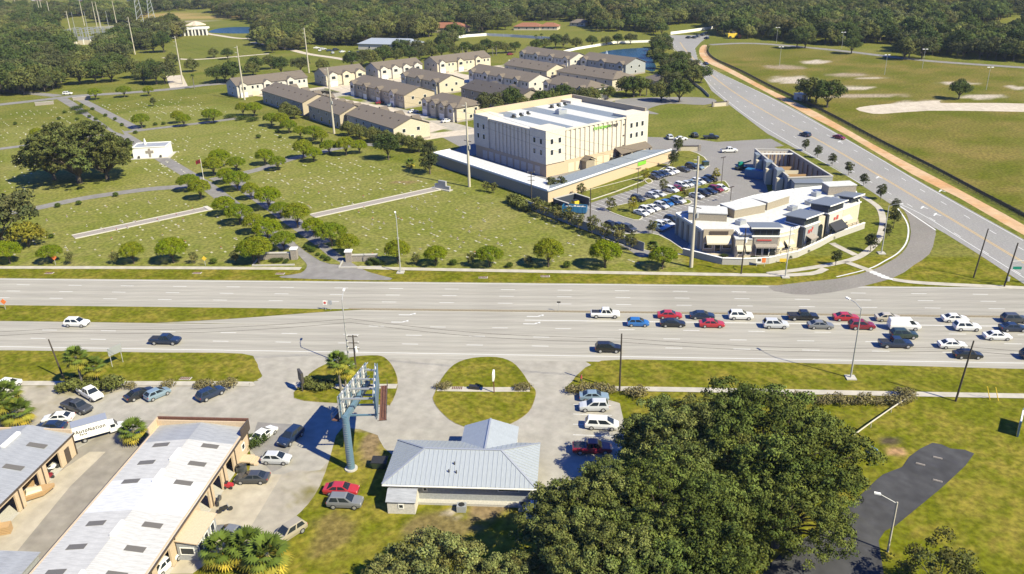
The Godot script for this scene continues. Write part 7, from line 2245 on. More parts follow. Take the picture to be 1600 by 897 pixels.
	o = thing("door_steps", "peach masonry steps at the workshop side door", "steps", v3(Vector2(-46.23,-95.18)), 0)
	for i in 3: bxp(o, "step", M.peach_block, Vector3(-1.6, 0, -0.9), Vector3(1.2 - i * 0.5, 0.22 * (i + 1), 0.9))
	o = thing("blue_tarp_heap", "blue tarp heap on the lawn by the asphalt pad", "tarp", v3(Vector2(42.17,-101.80)), 0)
	m = MB.new()
	for i in 8:
		var a := TAU * i / 8
		var b := TAU * (i + 1) / 8
		var f0 := 0.7 + 0.25 * sin(i * 2.3)
		var f1 := 0.7 + 0.25 * sin((i + 1) % 8 * 2.3)
		m.face([Vector3(0, 0.7, 0), Vector3(cos(a) * f0, 0.35, sin(a) * f0), Vector3(cos(b) * f1, 0.35, sin(b) * f1)], Vector3.UP)
		m.face([Vector3(cos(a) * f0, 0.35, sin(a) * f0), Vector3(cos(b) * f1, 0.35, sin(b) * f1), Vector3(cos(b) * f1 * 1.25, 0, sin(b) * f1 * 1.25), Vector3(cos(a) * f0 * 1.25, 0, sin(a) * f0 * 1.25)], Vector3(cos(a), 0.4, sin(a)))
	part(o, "sheet", m, M.steel_blue)
	for q in [[Vector2(47.66,-98.80), "white parking block on the asphalt pad"], [Vector2(50.60,-100.46), "worn parking block at the far end of the pad"], [Vector2(48.51,-95.05), "worn parking block at the pad edge"]]:
		o = thing("parking_block", q[1], "parking block", v3(q[0], 0.04), -25)
		m = MB.new()
		m.hexa([Vector3(-0.6, 0, -0.12), Vector3(0.6, 0, -0.12), Vector3(0.6, 0, 0.12), Vector3(-0.6, 0, 0.12), Vector3(-0.56, 0.13, -0.08), Vector3(0.56, 0.13, -0.08), Vector3(0.56, 0.13, 0.08), Vector3(-0.56, 0.13, 0.08)])
		part(o, "block", m, M.stone)
	# bench-like shelter and bin by the oval lawn
	o = thing("mailbox_bin", "dark tipped bin lying on the oval lawn walk", "bin", v3(Vector2(-16.69,-117.07), 0.1), -8)
	m = MB.new()
	m.hexa([Vector3(-0.9, 0, -0.35), Vector3(0.9, 0, -0.35), Vector3(0.9, 0, 0.35), Vector3(-0.9, 0, 0.35), Vector3(-0.85, 0.6, -0.3), Vector3(0.85, 0.6, -0.3), Vector3(0.85, 0.5, 0.3), Vector3(-0.85, 0.5, 0.3)])
	part(o, "bin", m, M.black_paint)
	o = thing("person", "person in red top and dark trousers walking on the verge", "person", v3(Vector2(0.89,-119.65), 0.06), 0)
	person(o)
	# storm drain grates in the verges
	for q in [Vector2(-19.48,-117.17), Vector2(-66.75,-118.63), Vector2(-120.81,-165.87), Vector2(-86.01,-166.64), Vector2(-66.63,-166.68), Vector2(-20.48,-165.46), Vector2(-6.89,-166.51)]:
		o = thing("drain_grate", "dark drain inlet set in the roadside grass", "drain", v3(q, 0.06), 0, "roadside drain inlets")
		for i in 6: bxp(o, "bar", M.rust, Vector3(-0.9 + i * 0.3, 0, -0.4), Vector3(-0.72 + i * 0.3, 0.08, 0.4))
		bxp(o, "collar", M.concrete, Vector3(-1.0, -0.02, -0.5), Vector3(1.0, 0.03, 0.5))

func _ring(x: float, y0: float, y1: float, w: float) -> Array:
	var mid := lerpf(y0, y1, 0.5)
	return [Vector3(x, y0, -w * 0.95), Vector3(x, mid, -w), Vector3(x, y1 - 0.08, -w * 0.9), Vector3(x, y1, -w * 0.75), Vector3(x, y1, w * 0.75), Vector3(x, y1 - 0.08, w * 0.9), Vector3(x, mid, w), Vector3(x, y0, w * 0.95)]

func motorcycle(at: Vector2, turn: float, pm: Material, label: String):
	var o := thing("motorcycle", label, "motorcycle", v3(at, 0.04), turn)
	for x in [-0.68, 0.7]:
		var m := MB.new()
		m.tube(Vector3(x, 0.31, -0.07), Vector3(x, 0.31, 0.07), 0.31, 0.31, 12)
		part(o, "wheel", m, M.tyre)
	var t := MB.new()
	loft(t, [[Vector3(-0.7, 0.62, -0.1), Vector3(-0.7, 0.75, -0.1), Vector3(-0.7, 0.75, 0.1), Vector3(-0.7, 0.62, 0.1)], [Vector3(0.0, 0.35, -0.18), Vector3(0.0, 0.9, -0.17), Vector3(0.0, 0.9, 0.17), Vector3(0.0, 0.35, 0.18)], [Vector3(0.45, 0.6, -0.12), Vector3(0.45, 0.95, -0.1), Vector3(0.45, 0.95, 0.1), Vector3(0.45, 0.6, 0.12)]])
	part(o, "body", t, pm)
	var f := MB.new()
	f.tube(Vector3(0.7, 0.31, 0), Vector3(0.42, 1.0, 0), 0.05, 0.05, 6)
	f.tube(Vector3(0.4, 1.0, -0.38), Vector3(0.4, 1.0, 0.38), 0.03, 0.03, 6)
	part(o, "fork", f, M.rim)
	bxp(o, "seat", M.black_trim, Vector3(-0.6, 0.78, -0.13), Vector3(0.0, 0.86, 0.13))

func person(o: Node3D):
	# one continuous figure, mid-stride: stacked rings from feet to head
	var m := MB.new()
	var k := 10
	var tube_to := func(pts: Array, col: Color):
		m.col = col
		for i in pts.size() - 1: m.tube(pts[i][0], pts[i + 1][0], pts[i][1], pts[i + 1][1], k, true)
	var skin := Color(0.32, 0.19, 0.13)
	var jeans := Color(0.03, 0.035, 0.05)
	var top := Color(0.28, 0.05, 0.04)
	for s in [-1, 1]:
		var f: float = 0.22 * s
		tube_to.call([[Vector3(f + 0.12, 0.05, 0.09 * s), 0.05], [Vector3(f - 0.06, 0.05, 0.09 * s), 0.055], [Vector3(f * 0.9 - 0.03, 0.12, 0.09 * s), 0.05], [Vector3(f * 0.5, 0.48, 0.09 * s), 0.065], [Vector3(0, 0.9, 0.085 * s), 0.095]], jeans)
		tube_to.call([[Vector3(0, 1.40, 0.19 * s), 0.06], [Vector3(-f * 0.5, 1.13, 0.23 * s), 0.048], [Vector3(-f * 0.4 + 0.1, 0.92, 0.22 * s), 0.038]], top)
		tube_to.call([[Vector3(-f * 0.4 + 0.1, 0.92, 0.22 * s), 0.036], [Vector3(-f * 0.4 + 0.13, 0.84, 0.22 * s), 0.04], [Vector3(-f * 0.4 + 0.15, 0.77, 0.22 * s), 0.02]], skin)
	tube_to.call([[Vector3(0, 0.84, 0), 0.15], [Vector3(0, 1.0, 0), 0.14], [Vector3(0, 1.25, 0), 0.165], [Vector3(0.0, 1.42, 0), 0.15], [Vector3(0, 1.48, 0), 0.07]], top)
	tube_to.call([[Vector3(0, 1.46, 0), 0.055], [Vector3(0.01, 1.54, 0), 0.06], [Vector3(0.02, 1.60, 0), 0.09], [Vector3(0.02, 1.68, 0), 0.098]], skin)
	tube_to.call([[Vector3(0.0, 1.67, 0), 0.103], [Vector3(0.0, 1.74, 0), 0.085], [Vector3(0, 1.78, 0), 0.03]], Color(0.03, 0.02, 0.015))
	var pm := mat("person_cloth", Color.WHITE, 0.85)
	pm.vertex_color_use_as_albedo = true
	part(o, "figure", m, pm)

# ---------------------------------------------------------------- palms, shrubs, hedges
func shrub(label: String, m: Mesh, at: Vector2, turn: float, scl: Vector3, group := "", called := "shrub"):
	var o := solo(called, label, "shrub", m, M.leaf, v3(at), turn, group)
	o.scale = scl

func build_small_plants():
	for i in 3: FANP.append(make_palm(400 + i, [6.2, 4.2, 2.2][i], 34, 2.3, [0.5, 0.75, 0.95][i]))
	for q in [[Vector2(-82.77,-114.74), 0, 1.0, "taller fan palm beside the leaning pole"], [Vector2(-80.70,-115.69), 1, 0.95, "shorter yellowing fan palm beside the verge sign"], [Vector2(-38.64,-115.39), 0, 0.92, "tall fan palm behind the billboard"], [Vector2(-38.23,-116.67), 1, 0.9, "short fan palm behind the billboard"], [Vector2(-65.41,-99.22), 2, 1.0, "low fan palm between the lane and the long workshop"], [Vector2(-88.99,-104.84), 1, 1.15, "fan palm crowding the yard edge"], [Vector2(-88.84,-102.44), 1, 1.1, "yellowing fan palm at the grey workshop corner"], [Vector2(-86.19,-102.55), 2, 1.2, "low fan palm at the edge of the yard"], [Vector2(-41.86,-74.66), 2, 1.15, "golden fan palm by the cabin"], [Vector2(-39.06,-74.59), 2, 1.2, "bushy golden fan palm between its two neighbours"], [Vector2(-35.26,-73.38), 2, 1.3, "dark bushy fan palm beside the tan off-roader"], [Vector2(17.17,-178.79), 1, 0.7, "pale fan palm at the end of the screen wall"], [Vector2(-54.55,-260.19), 2, 0.8, "small fan palm on the burial lawn by the dark tree"]]:
		plant("fan_palm", q[3], "palm", FANP[q[1]], q[0], q[0].x * 37.0, Vector3.ONE * q[2], "", M.grey_bark)
	var thinp := make_palm(410, 6.5, 18, 1.6, 0.2, false)
	for p in pl([-74.8,-541.6,-71.1,-535.0,-55.1,-539.7,-52.9,-542.6,-29.7,-591.8,-26.4,-599.0,-8.4,-596.9,-201.1,-422.9,-11.9,-368.0,31.6,-390.2]):
		plant("palm", "slender palm beside the estate fence", "palm", thinp, p, p.x * 31, Vector3.ONE, "slender palms of the estate", M.grey_bark)
	# young street and lot trees
	for i in 3: YOUNG.append(make_tree(500 + i, Vector3(1.1, 2.8, 1.1), 1.1, 16, 0.6, 55, 0.16, [Color(0.10, 0.10, 0.035), Color(0.19, 0.17, 0.02), Color(0.055, 0.065, 0.025)][i], 0.06, 0.25, -0.8))
	for q in [[[77.0,-281.3,78.5,-271.6,80.5,-261.6,82.1,-250.0,82.9,-238.1,83.4,-224.7,83.1,-213.1,79.0,-201.6,74.4,-192.9,67.5,-183.1,57.3,-174.4], 2, 1.0, "young street tree along the avenue walk"], [[-11.0,-211.2,-8.3,-207.4,-5.2,-204.2,-2.3,-201.6,0.3,-198.1,3.7,-194.2,6.8,-190.9,9.9,-187.3,12.7,-183.4], 0, 1.15, "young tree standing against the grey screen wall"], [[20.3,-243.0,14.7,-212.6,41.5,-243.0], 1, 1.0, "yellowing young tree in the parking lot"], [[24.7,-232.1,9.1,-213.7,30.1,-225.1,1.0,-226.8,18.6,-194.9], 0, 0.95, "green young tree in the parking lot"], [[33.9,-278.3,30.3,-259.6,-4.7,-230.0,-7.4,-228.1], 2, 1.3, "dark upright evergreen beside the low storage row"], [[-119.1,-171.6,-108.1,-171.8,-89.3,-172.6,-79.5,-172.8,-36.8,-172.8,-24.0,-172.3,-10.9,-172.2], 0, 0.75, "thin small tree between the clipped trees"], [[-24.4,-230.7,-26.8,-232.0], 0, 0.8, "thin bare young tree on the burial lawn"], [[-199.4,-374.3], 2, 1.0, "narrow dark conifer on the upper burial lawn"]]:
		var a := pl(q[0])
		for i in a.size(): plant("young_tree", q[3], "tree", YOUNG[q[1]], a[i], i * 71.0, Vector3.ONE * q[2] * (1 + 0.12 * sin(i * 3.0)), q[3].replace("tree", "trees") if a.size() > 1 else "")
	plant("broad_tree", "dark upright tree shading the lawn by the monument", "tree", make_tree(520, Vector3(2.6, 7.5, 2.6), 2.2, 34, 1.1, 110, 0.22, Color(0.05, 0.06, 0.025), 0.25, 0.3, -0.7), Vector2(-47.01,-252.15), 0, Vector3.ONE)
	plant("broad_tree", "dark tree on the cross drive near the low storage row", "tree", WOOD[2], Vector2(-64.49,-270.52), 0, Vector3.ONE * 0.75)
	for p in pl([-127.0,-350.4,-120.8,-341.8,-88.4,-308.8,-82.7,-303.2,-75.7,-297.7,-69.5,-291.4,-64.6,-287.3,-59.7,-283.3,-55.9,-281.4,-87.3,-335.4]): plant("broad_tree", "tree screening the back of the tan terraces", "tree", WOOD[4], p, p.x * 50, Vector3.ONE * 0.55, "trees screening the tan terraces")
	# round clipped bushes
	var ball := make_bush(530, Vector3(1.1, 1.1, 1.1), 9, 120, 0.12, Color(0.06, 0.085, 0.015))
	var loose := make_bush(531, Vector3(1.5, 1.2, 1.2), 12, 110, 0.14, Color(0.095, 0.105, 0.03))
	var dry := make_bush(532, Vector3(1.7, 1.1, 1.3), 10, 60, 0.13, Color(0.15, 0.13, 0.06))
	var hedge := make_bush(533, Vector3(2.6, 1.3, 1.1), 14, 110, 0.13, Color(0.045, 0.065, 0.018))
	var k := 0
	for p in pl([-84.7,-172.7,-28.2,-173.0,-15.2,-171.7,-2.2,-172.0,-135.1,-189.8,-122.9,-305.1,-114.3,-304.9,-118.5,-314.1]):
		shrub("round clipped bush on the burial lawn edge", ball, p, k * 40.0, Vector3.ONE * (0.9 + 0.2 * sin(k * 3.0)), "round clipped bushes")
		k += 1
	for p in pl([-233.7,-358.6,-218.0,-342.2,-209.4,-333.9,-215.6,-347.7,-209.4,-341.9,-224.5,-365.8,-209.7,-350.4,-200.5,-341.7,-190.8,-329.4,-235.6,-375.8,-176.7,-330.3,-173.7,-331.5,-149.5,-216.1,-144.6,-218.6,-138.0,-227.0,-202.5,-332.4,-177.1,-314.3,-178.0,-304.0,-173.1,-300.6,-240.7,-333.5,-227.5,-343.9]):
		shrub("small shrub beside the back cemetery drive", ball, p, k * 33.0, Vector3.ONE * 0.9, "small shrubs on the back drive")
		k += 1
	for p in pl([-66.0,-183.4,-64.8,-182.0,-63.4,-180.7,-61.4,-178.2,-59.6,-176.5,-58.1,-174.9]):
		shrub("clipped shrub in the planted island of the entrance drive", ball, p, k * 33.0, Vector3.ONE * (0.6 + 0.1 * (k % 4)), "shrubs of the entrance island")
		k += 1
	for q in [[Vector2(-46.65,-173.44), 1.2], [Vector2(-45.41,-172.65), 1.0], [Vector2(-47.65,-172.61), 0.8], [Vector2(-69.54,-173.80), 0.9], [Vector2(-67.57,-173.42), 0.8], [Vector2(-70.75,-174.19), 0.8]]: shrub("dark shrub planted at the foot of the entrance walls", hedge, q[0], q[0].x * 20, Vector3.ONE * q[1] * 0.7, "shrubs of the entrance walls")
	for p in pl([-149.9,-344.1,-143.1,-339.8,-137.2,-337.0,-232.4,-366.1,-224.4,-356.7]): shrub("clipped dark hedge block beside the drives", hedge, p, ROT, Vector3(1.3, 1.2, 0.9), "hedge blocks on the drives")
	for q in [[[-81.7,-113.7,-84.1,-114.5,-80.3,-114.2,-77.5,-114.7,-85.6,-113.6], loose, 1.3, "rough green bush at the foot of the yard palms"], [[-77.3,-115.2,-68.4,-115.5,-63.2,-115.7,-61.9,-115.8,-59.5,-116.3,-57.7,-116.3,-74.6,-115.1], dry, 0.9, "thin dry bush along the sidewalk by the yard"], [[-22.3,-117.1,-21.4,-117.1,-9.6,-117.1,-8.4,-117.2], dry, 0.75, "grey-leaved bush in the oval lawn"], [[-0.3,-116.5,1.3,-116.7,2.7,-117.0,4.2,-116.8,5.8,-116.7], dry, 1.0, "straggly bush at the head of the parking spaces"], [[-43.5,-116.0,-42.0,-115.9,-40.9,-116.6,-44.4,-116.6], loose, 1.0, "bush in the billboard lawn"], [[25.9,-115.3,27.6,-115.1,29.4,-115.0,31.3,-114.9,33.3,-115.0,35.3,-114.9,37.3,-114.9,39.2,-114.8,41.2,-114.9,43.1,-114.8,45.1,-114.9,47.2,-114.8,49.4,-114.9,51.2,-115.3,52.6,-116.9,51.7,-117.3,8.8,-116.2,10.3,-115.7], dry, 1.0, "reed-like bush of the hedge along the near sidewalk"], [[-47.5,-100.3,-46.9,-99.2], hedge, 0.8, "green bush against the workshop end"], [[33.5,-179.1,35.5,-175.9,38.1,-176.7,40.3,-177.2,45.4,-177.7,48.1,-179.0,52.8,-182.8,55.2,-185.4,61.6,-192.7,64.2,-195.5,66.3,-197.5,30.6,-179.0,29.6,-178.2], hedge, 0.5, "clipped bush before the restaurant front"], [[-6.1,-218.2,-5.0,-217.0,-3.9,-216.5], hedge, 0.8, "clipped hedge beside the waste enclosure"], [[-16.7,-218.1,-15.3,-215.8,-14.0,-213.5,-17.8,-220.6], loose, 1.5, "bushy palmetto at the end of the screen wall"]]:
		var a := pl(q[0])
		for i in a.size(): shrub(q[3], q[1], a[i], i * 57.0, Vector3.ONE * q[2] * (1.0 + 0.2 * sin(i * 2.7)), q[3].replace("bush", "bushes") if a.size() > 1 else "")

# ---------------------------------------------------------------- far things
func fence(label: String, line: PackedVector2Array, h: float, m: Material, step: float, slab := false):
	var o := thing("fence", label, "fence", v3(line[0]), 0)
	var base := line[0]
	for i in line.size() - 1:
		var a := line[i] - base
		var b := line[i + 1] - base
		var n := maxi(1, int(a.distance_to(b) / step))
		for j in n:
			var p := a.lerp(b, float(j) / n)
			var q := a.lerp(b, float(j + 1) / n)
			var s := MB.new()
			if slab: s.bar(v3(p, h * 0.5), v3(q, h * 0.5), 0.08, h)
			else:
				for y in [0.15, h * 0.55, h - 0.1]: s.bar(v3(p, y), v3(q, y), 0.06, 0.08)
				var c := int(p.distance_to(q) / 0.35)
				for u in c: s.bar(v3(p.lerp(q, float(u) / c), 0.05), v3(p.lerp(q, float(u) / c), h), 0.04, 0.04, Vector3.RIGHT)
			part(o, "panel", s, m)
			bxp(o, "post", m, v3(p, 0) + Vector3(-0.07, 0, -0.07), v3(p, h + 0.12) + Vector3(0.07, 0, 0.07))

func house(label: String, at: Vector2, w: float, l: float, turn: float, wm: Material, rm: Material, e := 3.0, r := 5.4, cat := "house", called := "house"):
	var o := thing(called, label, cat, v3(at), turn)
	part(o, "wall", _boxwalls(w, l, e), wm)
	gable_roof(o, w, l, e, r, rm, 0.6, w * 0.45, w * 0.45)
	for z in [-0.3, 0.0, 0.3]:
		for s in [-1, 1]: window(o, Vector3(s * w / 2, 1.7, z * l), 90.0 * s, 1.4, 1.3)
	for s in [-1, 1]: window(o, Vector3(0, 1.7, s * l / 2), 0.0 if s > 0 else 180.0, 1.8, 1.3)

func build_far():
	fence("black picket fence along the dirt strip of the avenue", curve(pl([86.4,-578.6,80.9,-545.3,80.3,-509.3,86.7,-462.6,92.3,-408.2,100.1,-351.9,105.2,-292.2,108.9,-259.0,111.3,-230.9,114.6,-198.1]), 3), 1.5, M.black_paint, 3.2)
	fence("black silt fence hugging the field side of the dirt strip", curve(pl([87.6,-578.5,82.0,-545.1,81.8,-509.1,88.4,-462.5,93.8,-408.1,101.4,-351.8,106.6,-293.2,110.5,-260.5,112.7,-232.2,115.3,-199.6]), 3), 0.7, M.black_paint, 6.0, true)
	fence("white board fence along the green behind the townhouses", pl([-103.5,-636.5,-86.5,-656.3,-72.3,-663.6,-51.3,-651.7,-21.1,-630.4]), 2.0, M.white_trim, 8.0, true)
	fence("white wall along the road above the pond", pl([-42.3,-508.9,-18.0,-536.1,-2.0,-567.2,24.8,-600.6,51.9,-605.2]), 1.6, M.white_trim, 8.0, true)
	fence("long pale wall where the avenue enters the woods", pl([69.2,-653.5,86.5,-669.7,106.8,-691.4]), 2.0, M.white_trim, 8.0, true)
	fence("pale low wall beside the estate entrance lane", pl([57.0,-451.0,57.2,-425.7,59.2,-402.8,59.7,-385.5]), 1.2, M.cream_stucco, 4.0, true)
	# houses at the woods' edge
	house("red-tiled house largest at the edge of the green", Vector2(-41.79,-708.62), 14, 22, 80, M.cream_stucco, M.red_tile)
	house("red-tiled house beside the largest one", Vector2(-24.18,-705.98), 12, 15, 80, M.cream_stucco, M.red_tile)
	house("brown-roofed house standing in the trees by the white fence", Vector2(0.57,-734.79), 12, 14, 70, M.cream_stucco, M.shingle)
	house("long red-roofed house on the rise behind the green", Vector2(-106.10,-697.40), 15, 30, 78, M.tan_stucco, M.red_tile, 4.0, 7.5)
	house("grey metal-roofed clubhouse behind the trees", Vector2(-131.43,-588.26), 16, 44, 75, M.white_stucco, M.blue_metal_roof, 4.0, 7.0, "building", "long_building")
	house("second grey metal-roofed clubhouse wing", Vector2(-117.36,-572.42), 14, 22, 20, M.white_stucco, M.blue_metal_roof, 4.0, 7.0, "building", "long_building")
	house("blue-roofed warehouse beyond the park", Vector2(377.95,-849.88), 40, 130, 95, M.white_stucco, M.blue_metal_roof, 8.0, 12.0, "warehouse", "warehouse")
	house("white house in the woods beyond the field", Vector2(263.57,-773.49), 12, 20, 60, M.white_stucco, M.membrane)
	house("brown house half hidden in the woods at the field corner", Vector2(192.08,-875.12), 12, 18, 60, M.white_stucco, M.membrane)
	var r := RandomNumberGenerator.new()
	r.seed = 4
	var tone := ["cream", "white", "tan", "pale pink"]
	for i in 22:
		var p := Vector2(-880 + i * 27.0 + r.randf_range(-8, 8), -1240 + (i % 3) * 40.0 + i * 4.5)
		var o := thing("house", "far suburban house with pale roof beyond the woods", "house", v3(p), r.randf() * 90, "far suburban houses")
		part(o, "wall", _boxwalls(11, 16, 3.2), [M.cream_stucco, M.white_stucco, M.tan_stucco][i % 3])
		gable_roof(o, 11, 16, 3.2, 6.0, [M.membrane, M.shingle, M.red_tile][i % 3], 0.6, 4.0, 4.0)
		window(o, Vector3(5.5, 1.7, 0), 90, 2.0, 1.4)
	# white colonnaded mausoleums on the rise
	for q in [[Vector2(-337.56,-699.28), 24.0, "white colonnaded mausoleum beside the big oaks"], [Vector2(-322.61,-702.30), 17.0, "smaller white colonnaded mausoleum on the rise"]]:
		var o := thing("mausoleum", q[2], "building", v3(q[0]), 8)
		var w: float = q[1]
		bxp(o, "core", M.white_stucco, Vector3(-w / 2 + 1.5, 0, -5), Vector3(w / 2 - 1.5, 5.0, 0.5))
		bxp(o, "flat_roof", M.white_trim, Vector3(-w / 2, 5.0, -6), Vector3(w / 2, 6.4, 3))
		var n := int(w / 3.2)
		for i in n + 1: bxp(o, "column", M.white_trim, Vector3(-w / 2 + 0.1 + i * (w - 1.2) / n, 0, 1.8), Vector3(-w / 2 + 1.1 + i * (w - 1.2) / n, 5.0, 2.8))
		for i in n: bxp(o, "doorway_shade", M.brown_metal, Vector3(-w / 2 + 1.9 + i * (w - 1.2) / n, 0, 0.5), Vector3(-w / 2 + 3.2 + i * (w - 1.2) / n, 3.8, 0.6))  # flat dark panels paint the shade of the openings; nothing is recessed
	var o := thing("sand_heap", "pale heap of sand on the bare ground beyond the mausoleums", "heap", v3(Vector2(-368.58,-800.45)), 0)
	var m := MB.new()
	for i in 20:
		var a := TAU * i / 20
		var b := TAU * (i + 1) / 20
		var ra := 10.0 + 2.0 * sin(i * 1.9)
		var rb := 10.0 + 2.0 * sin((i + 1) % 20 * 1.9)
		m.face([Vector3(0, 3.6, 0), Vector3(cos(a) * ra * 0.4, 2.6, sin(a) * ra * 0.3), Vector3(cos(b) * rb * 0.4, 2.6, sin(b) * rb * 0.3)], Vector3.UP)
		m.face([Vector3(cos(a) * ra * 0.4, 2.6, sin(a) * ra * 0.3), Vector3(cos(b) * rb * 0.4, 2.6, sin(b) * rb * 0.3), Vector3(cos(b) * rb, 0, sin(b) * rb * 0.7), Vector3(cos(a) * ra, 0, sin(a) * ra * 0.7)], Vector3(cos(a), 1, sin(a)))
	part(o, "heap", m, mat("sand", Color(0.55, 0.45, 0.34), 0.95, T.mild, Vector3.ONE * 0.1))
	# substation: wall, gantries, masts
	o = thing("substation", "electrical substation with steel gantries and pale wall in the woods", "substation", v3(Vector2(-389.05,-649.59)), 6)
	for i in 6:
		bxp(o, "wall_panel", M.cream_stucco, Vector3(-17 + i * 5.6, 0, 8), Vector3(-12.2 + i * 5.6, 3.4, 8.5))
		bxp(o, "pier", M.white_trim, Vector3(-17.6 + i * 5.6, 0, 7.9), Vector3(-17.0 + i * 5.6, 4.0, 8.7))
	for i in 4:
		for j in 3:
			var g := MB.new()
			var p := Vector3(-14 + i * 9.0, 0, 4 - j * 9.0)
			for s in [-1, 1]: g.bar(p + Vector3(s * 3.4, 0, 0), p + Vector3(s * 3.0, 11, 0), 0.35, 0.35, Vector3.RIGHT)
			g.bar(p + Vector3(-3.4, 11, 0), p + Vector3(3.4, 11, 0), 0.4, 0.4)
			g.bar(p + Vector3(-3.2, 8, 0), p + Vector3(3.2, 8, 0), 0.3, 0.3)
			part(o, "gantry", g, M.galvanised)
			bxp(o, "transformer_tank", M.galvanised, p + Vector3(-1.5, 0, -3), p + Vector3(1.5, 4, -1))
	for x in [-12, -2, 9, 15]:
		var g := MB.new()
		g.tube(Vector3(x, 0, -6), Vector3(x, 24, -6), 0.3, 0.1, 6)
		part(o, "mast", g, M.pole_steel)
	# lattice pylon and further poles
	for q in [[Vector2(-432.50,-817.43), 46.0, "steel lattice pylon above the back wood"], [Vector2(-438.36,-853.00), 34.0, "smaller lattice pylon behind the first"]]:
		var p := thing("lattice_pylon", q[2], "pylon", v3(q[0]), 30)
		var h: float = q[1]
		var g := MB.new()
		for s in [[-1, -1], [1, -1], [1, 1], [-1, 1]]: g.bar(Vector3(s[0] * 3.2, 0, s[1] * 3.2), Vector3(s[0] * 0.5, h, s[1] * 0.5), 0.3, 0.3, Vector3.RIGHT)
		part(p, "legs", g, M.galvanised)
		for i in 9:
			var b := MB.new()
			var y0 := h * i / 9.0
			var y1 := h * (i + 1) / 9.0
			var w0 := lerpf(3.2, 0.5, i / 9.0)
			var w1 := lerpf(3.2, 0.5, (i + 1) / 9.0)
			for z in [-1, 1]:
				b.bar(Vector3(-w0, y0, z * w0), Vector3(w1, y1, z * w1), 0.16, 0.16)
				b.bar(Vector3(z * w0, y0, w0), Vector3(z * w1, y1, -w1), 0.16, 0.16)
			part(p, "bracing", b, M.galvanised)
		for y in [0.7, 0.82, 0.94]:
			var b := MB.new()
			b.bar(Vector3(-6, h * y, 0), Vector3(6, h * y, 0), 0.3, 0.35)
			part(p, "cross_arm", b, M.galvanised)
	for p in pl([-556.8,-851.8,-516.4,-804.8,-553.6,-851.3,-454.7,-782.7,-488.4,-813.3,-443.9,-793.4,-687.7,-1007.8,-458.2,-783.2]):
		pole("power_pole", "pole standing above the substation wood", p, 24.0, 0.4, 0.22, M.pole_concrete, Vector2.ZERO, "poles above the substation wood")
	# field lights
	for p in pl([113.0,-485.0,157.6,-446.1,184.1,-466.9,187.6,-399.3,134.2,-591.5,167.3,-555.8]):
		var l := thing("field_light", "slim twin-headed light on the open field", "lamp", v3(p), 0, "slim lights of the field")
		m = MB.new()
		m.tube(Vector3.ZERO, Vector3(0, 10, 0), 0.12, 0.08, 6)
		part(l, "pole", m, M.pole_steel)
		for s in [-1, 1]: bxp(l, "lamp_head", M.white_trim, Vector3(s * 0.3, 9.9, -0.3), Vector3(s * 1.4, 10.2, 0.3))
	# field hut, portable items, bright loader by the woods
	o = thing("field_hut", "small pale hut beside the field trees and the fence", "hut", v3(Vector2(98.64,-377.14)), 30)
	part(o, "wall", _boxwalls(3.6, 5, 2.6), M.white_stucco)
	bxp(o, "roof", M.grey_sheet_roof, Vector3(-2.1, 2.6, -2.8), Vector3(2.1, 2.8, 2.8))
	bxp(o, "door", M.brown_metal, Vector3(-0.5, 0.05, 2.5), Vector3(0.5, 2.1, 2.55))
	o = thing("yellow_loader", "bright orange-yellow loader parked where the avenue meets the woods", "machine", v3(Vector2(110.15,-622.07)), 10)
	bxp(o, "body", M.yellow, Vector3(-4, 0.8, -1.5), Vector3(3, 3.6, 1.5))
	bxp(o, "cab", M.sign_dark, Vector3(-1, 3.6, -1.2), Vector3(1.2, 5.0, 1.2))
	bxp(o, "bucket", M.orange, Vector3(3.6, 0.3, -2), Vector3(5.4, 2.4, 2))
	for x in [-2.5, 2.0]:
		for z in [-1.6, 1.6]:
			m = MB.new()
			m.tube(Vector3(x, 1.0, z - 0.4), Vector3(x, 1.0, z + 0.4), 1.0, 1.0, 10)
			part(o, "wheel", m, M.tyre)
	# traffic on the far roads
	car("suv", "white", Vector2(-262.35,-408.66), 10, "white crossover turning at the back gate of the cemetery", "", true)
	var lot := pl([-187.1,-594.3,-180.1,-586.2,-173.2,-578.2,-169.5,-581.4,-161.9,-570.1,-154.0,-562.4,-149.5,-565.4,-142.4,-557.9,-180.2,-579.0,-166.8,-563.7,-144.3,-548.3,-135.7,-541.1])
	for i in lot.size(): car(["sedan", "suv"][i % 2], ["white", "silver", "navy", "black"][i % 4], lot[i], 20.0 + i * 10, "%s %s parked under the trees near the clubhouse" % [["white", "silver", "navy", "black"][i % 4], ["sedan", "crossover"][i % 2]], "cars near the clubhouse", true)
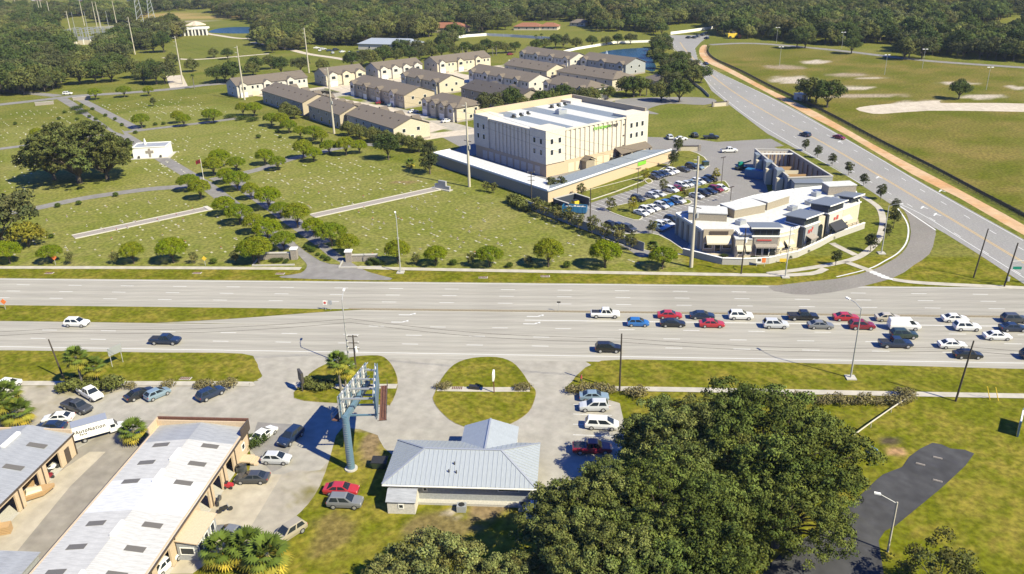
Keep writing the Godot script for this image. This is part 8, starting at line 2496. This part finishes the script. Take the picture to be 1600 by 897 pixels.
	for q in [[Vector2(-76.00,-377.07), "red", "red sedan parked at the gabled terrace"], [Vector2(-91.41,-376.14), "maroon", "maroon sedan in the court of the gabled terrace"], [Vector2(-84.29,-369.51), "slate", "blue-grey sedan in the court of the gabled terrace"], [Vector2(-71.65,-354.07), "white", "white sedan beside the brown garage doors"], [Vector2(-53.85,-333.12), "white", "white sedan parked at the corner of the cream terrace"], [Vector2(-152.65,-403.06), "black", "black sedan beside the white-fronted terrace"], [Vector2(-44.39,-544.99), "maroon", "maroon sedan on the road by the white fence"]]: car("sedan", q[1], q[0], 40, q[2], "cars in the townhouse estate", true)
	# conductors of the transmission line and of the near street poles
	wires("transmission wire strung between the tall concrete poles", pl([25.4,-172.8,-32.5,-237.4,-95.2,-312.6,-161.0,-389.3,-215.1,-439.5]), [24.6, 22.4, 20.2], 2.2)
	wires("street wire strung between the timber poles of the near sidewalk", pl([-128.7,-116.8,-88.1,-117.8,-38.2,-123.3,7.1,-117.4,59.4,-116.2,105.1,-113.8]), [9.6, 8.9], 0.9)
	# pond fountain
	o = thing("fountain", "small white fountain spray in the pond", "fountain", v3(Vector2(17.51,-535.82)), 0)
	m = MB.new()
	m.tube(Vector3(0, 0, 0), Vector3(0, 3.2, 0), 1.3, 0.15, 8)
	var fm := mat("spray", Color(0.8, 0.85, 0.9), 0.6)
	fm.transparency = BaseMaterial3D.TRANSPARENCY_ALPHA
	fm.albedo_color.a = 0.35
	part(o, "spray", m, fm)
	m = MB.new()
	m.tube(Vector3(0, 0, 0), Vector3(0, 0.2, 0), 0.9, 0.9, 10)
	part(o, "float", m, M.black_paint)

func wires(label: String, line: PackedVector2Array, ys: Array, sag: float):
	for y in ys:
		var o := thing("overhead_wire", label, "wire", v3(line[0]), 0, label.replace("wire", "wires"))
		for i in line.size() - 1:
			var m := MB.new()
			for k in 8:
				var a := line[i].lerp(line[i + 1], k / 8.0) - line[0]
				var b := line[i].lerp(line[i + 1], (k + 1) / 8.0) - line[0]
				m.bar(v3(a, minf(y, 26.0) - sag * sin(PI * k / 8.0)), v3(b, minf(y, 26.0) - sag * sin(PI * (k + 1) / 8.0)), 0.035, 0.035)
			part(o, "span", m, M.pole_wood)
func build_all():
	building_materials()
	car_materials()
	build_plants()
	build_townhouses()
	build_storage()
	build_workshops()
	build_office()
	build_shops()
	build_lot()
	build_cemetery()
	build_street()
	build_cars()
	build_far()
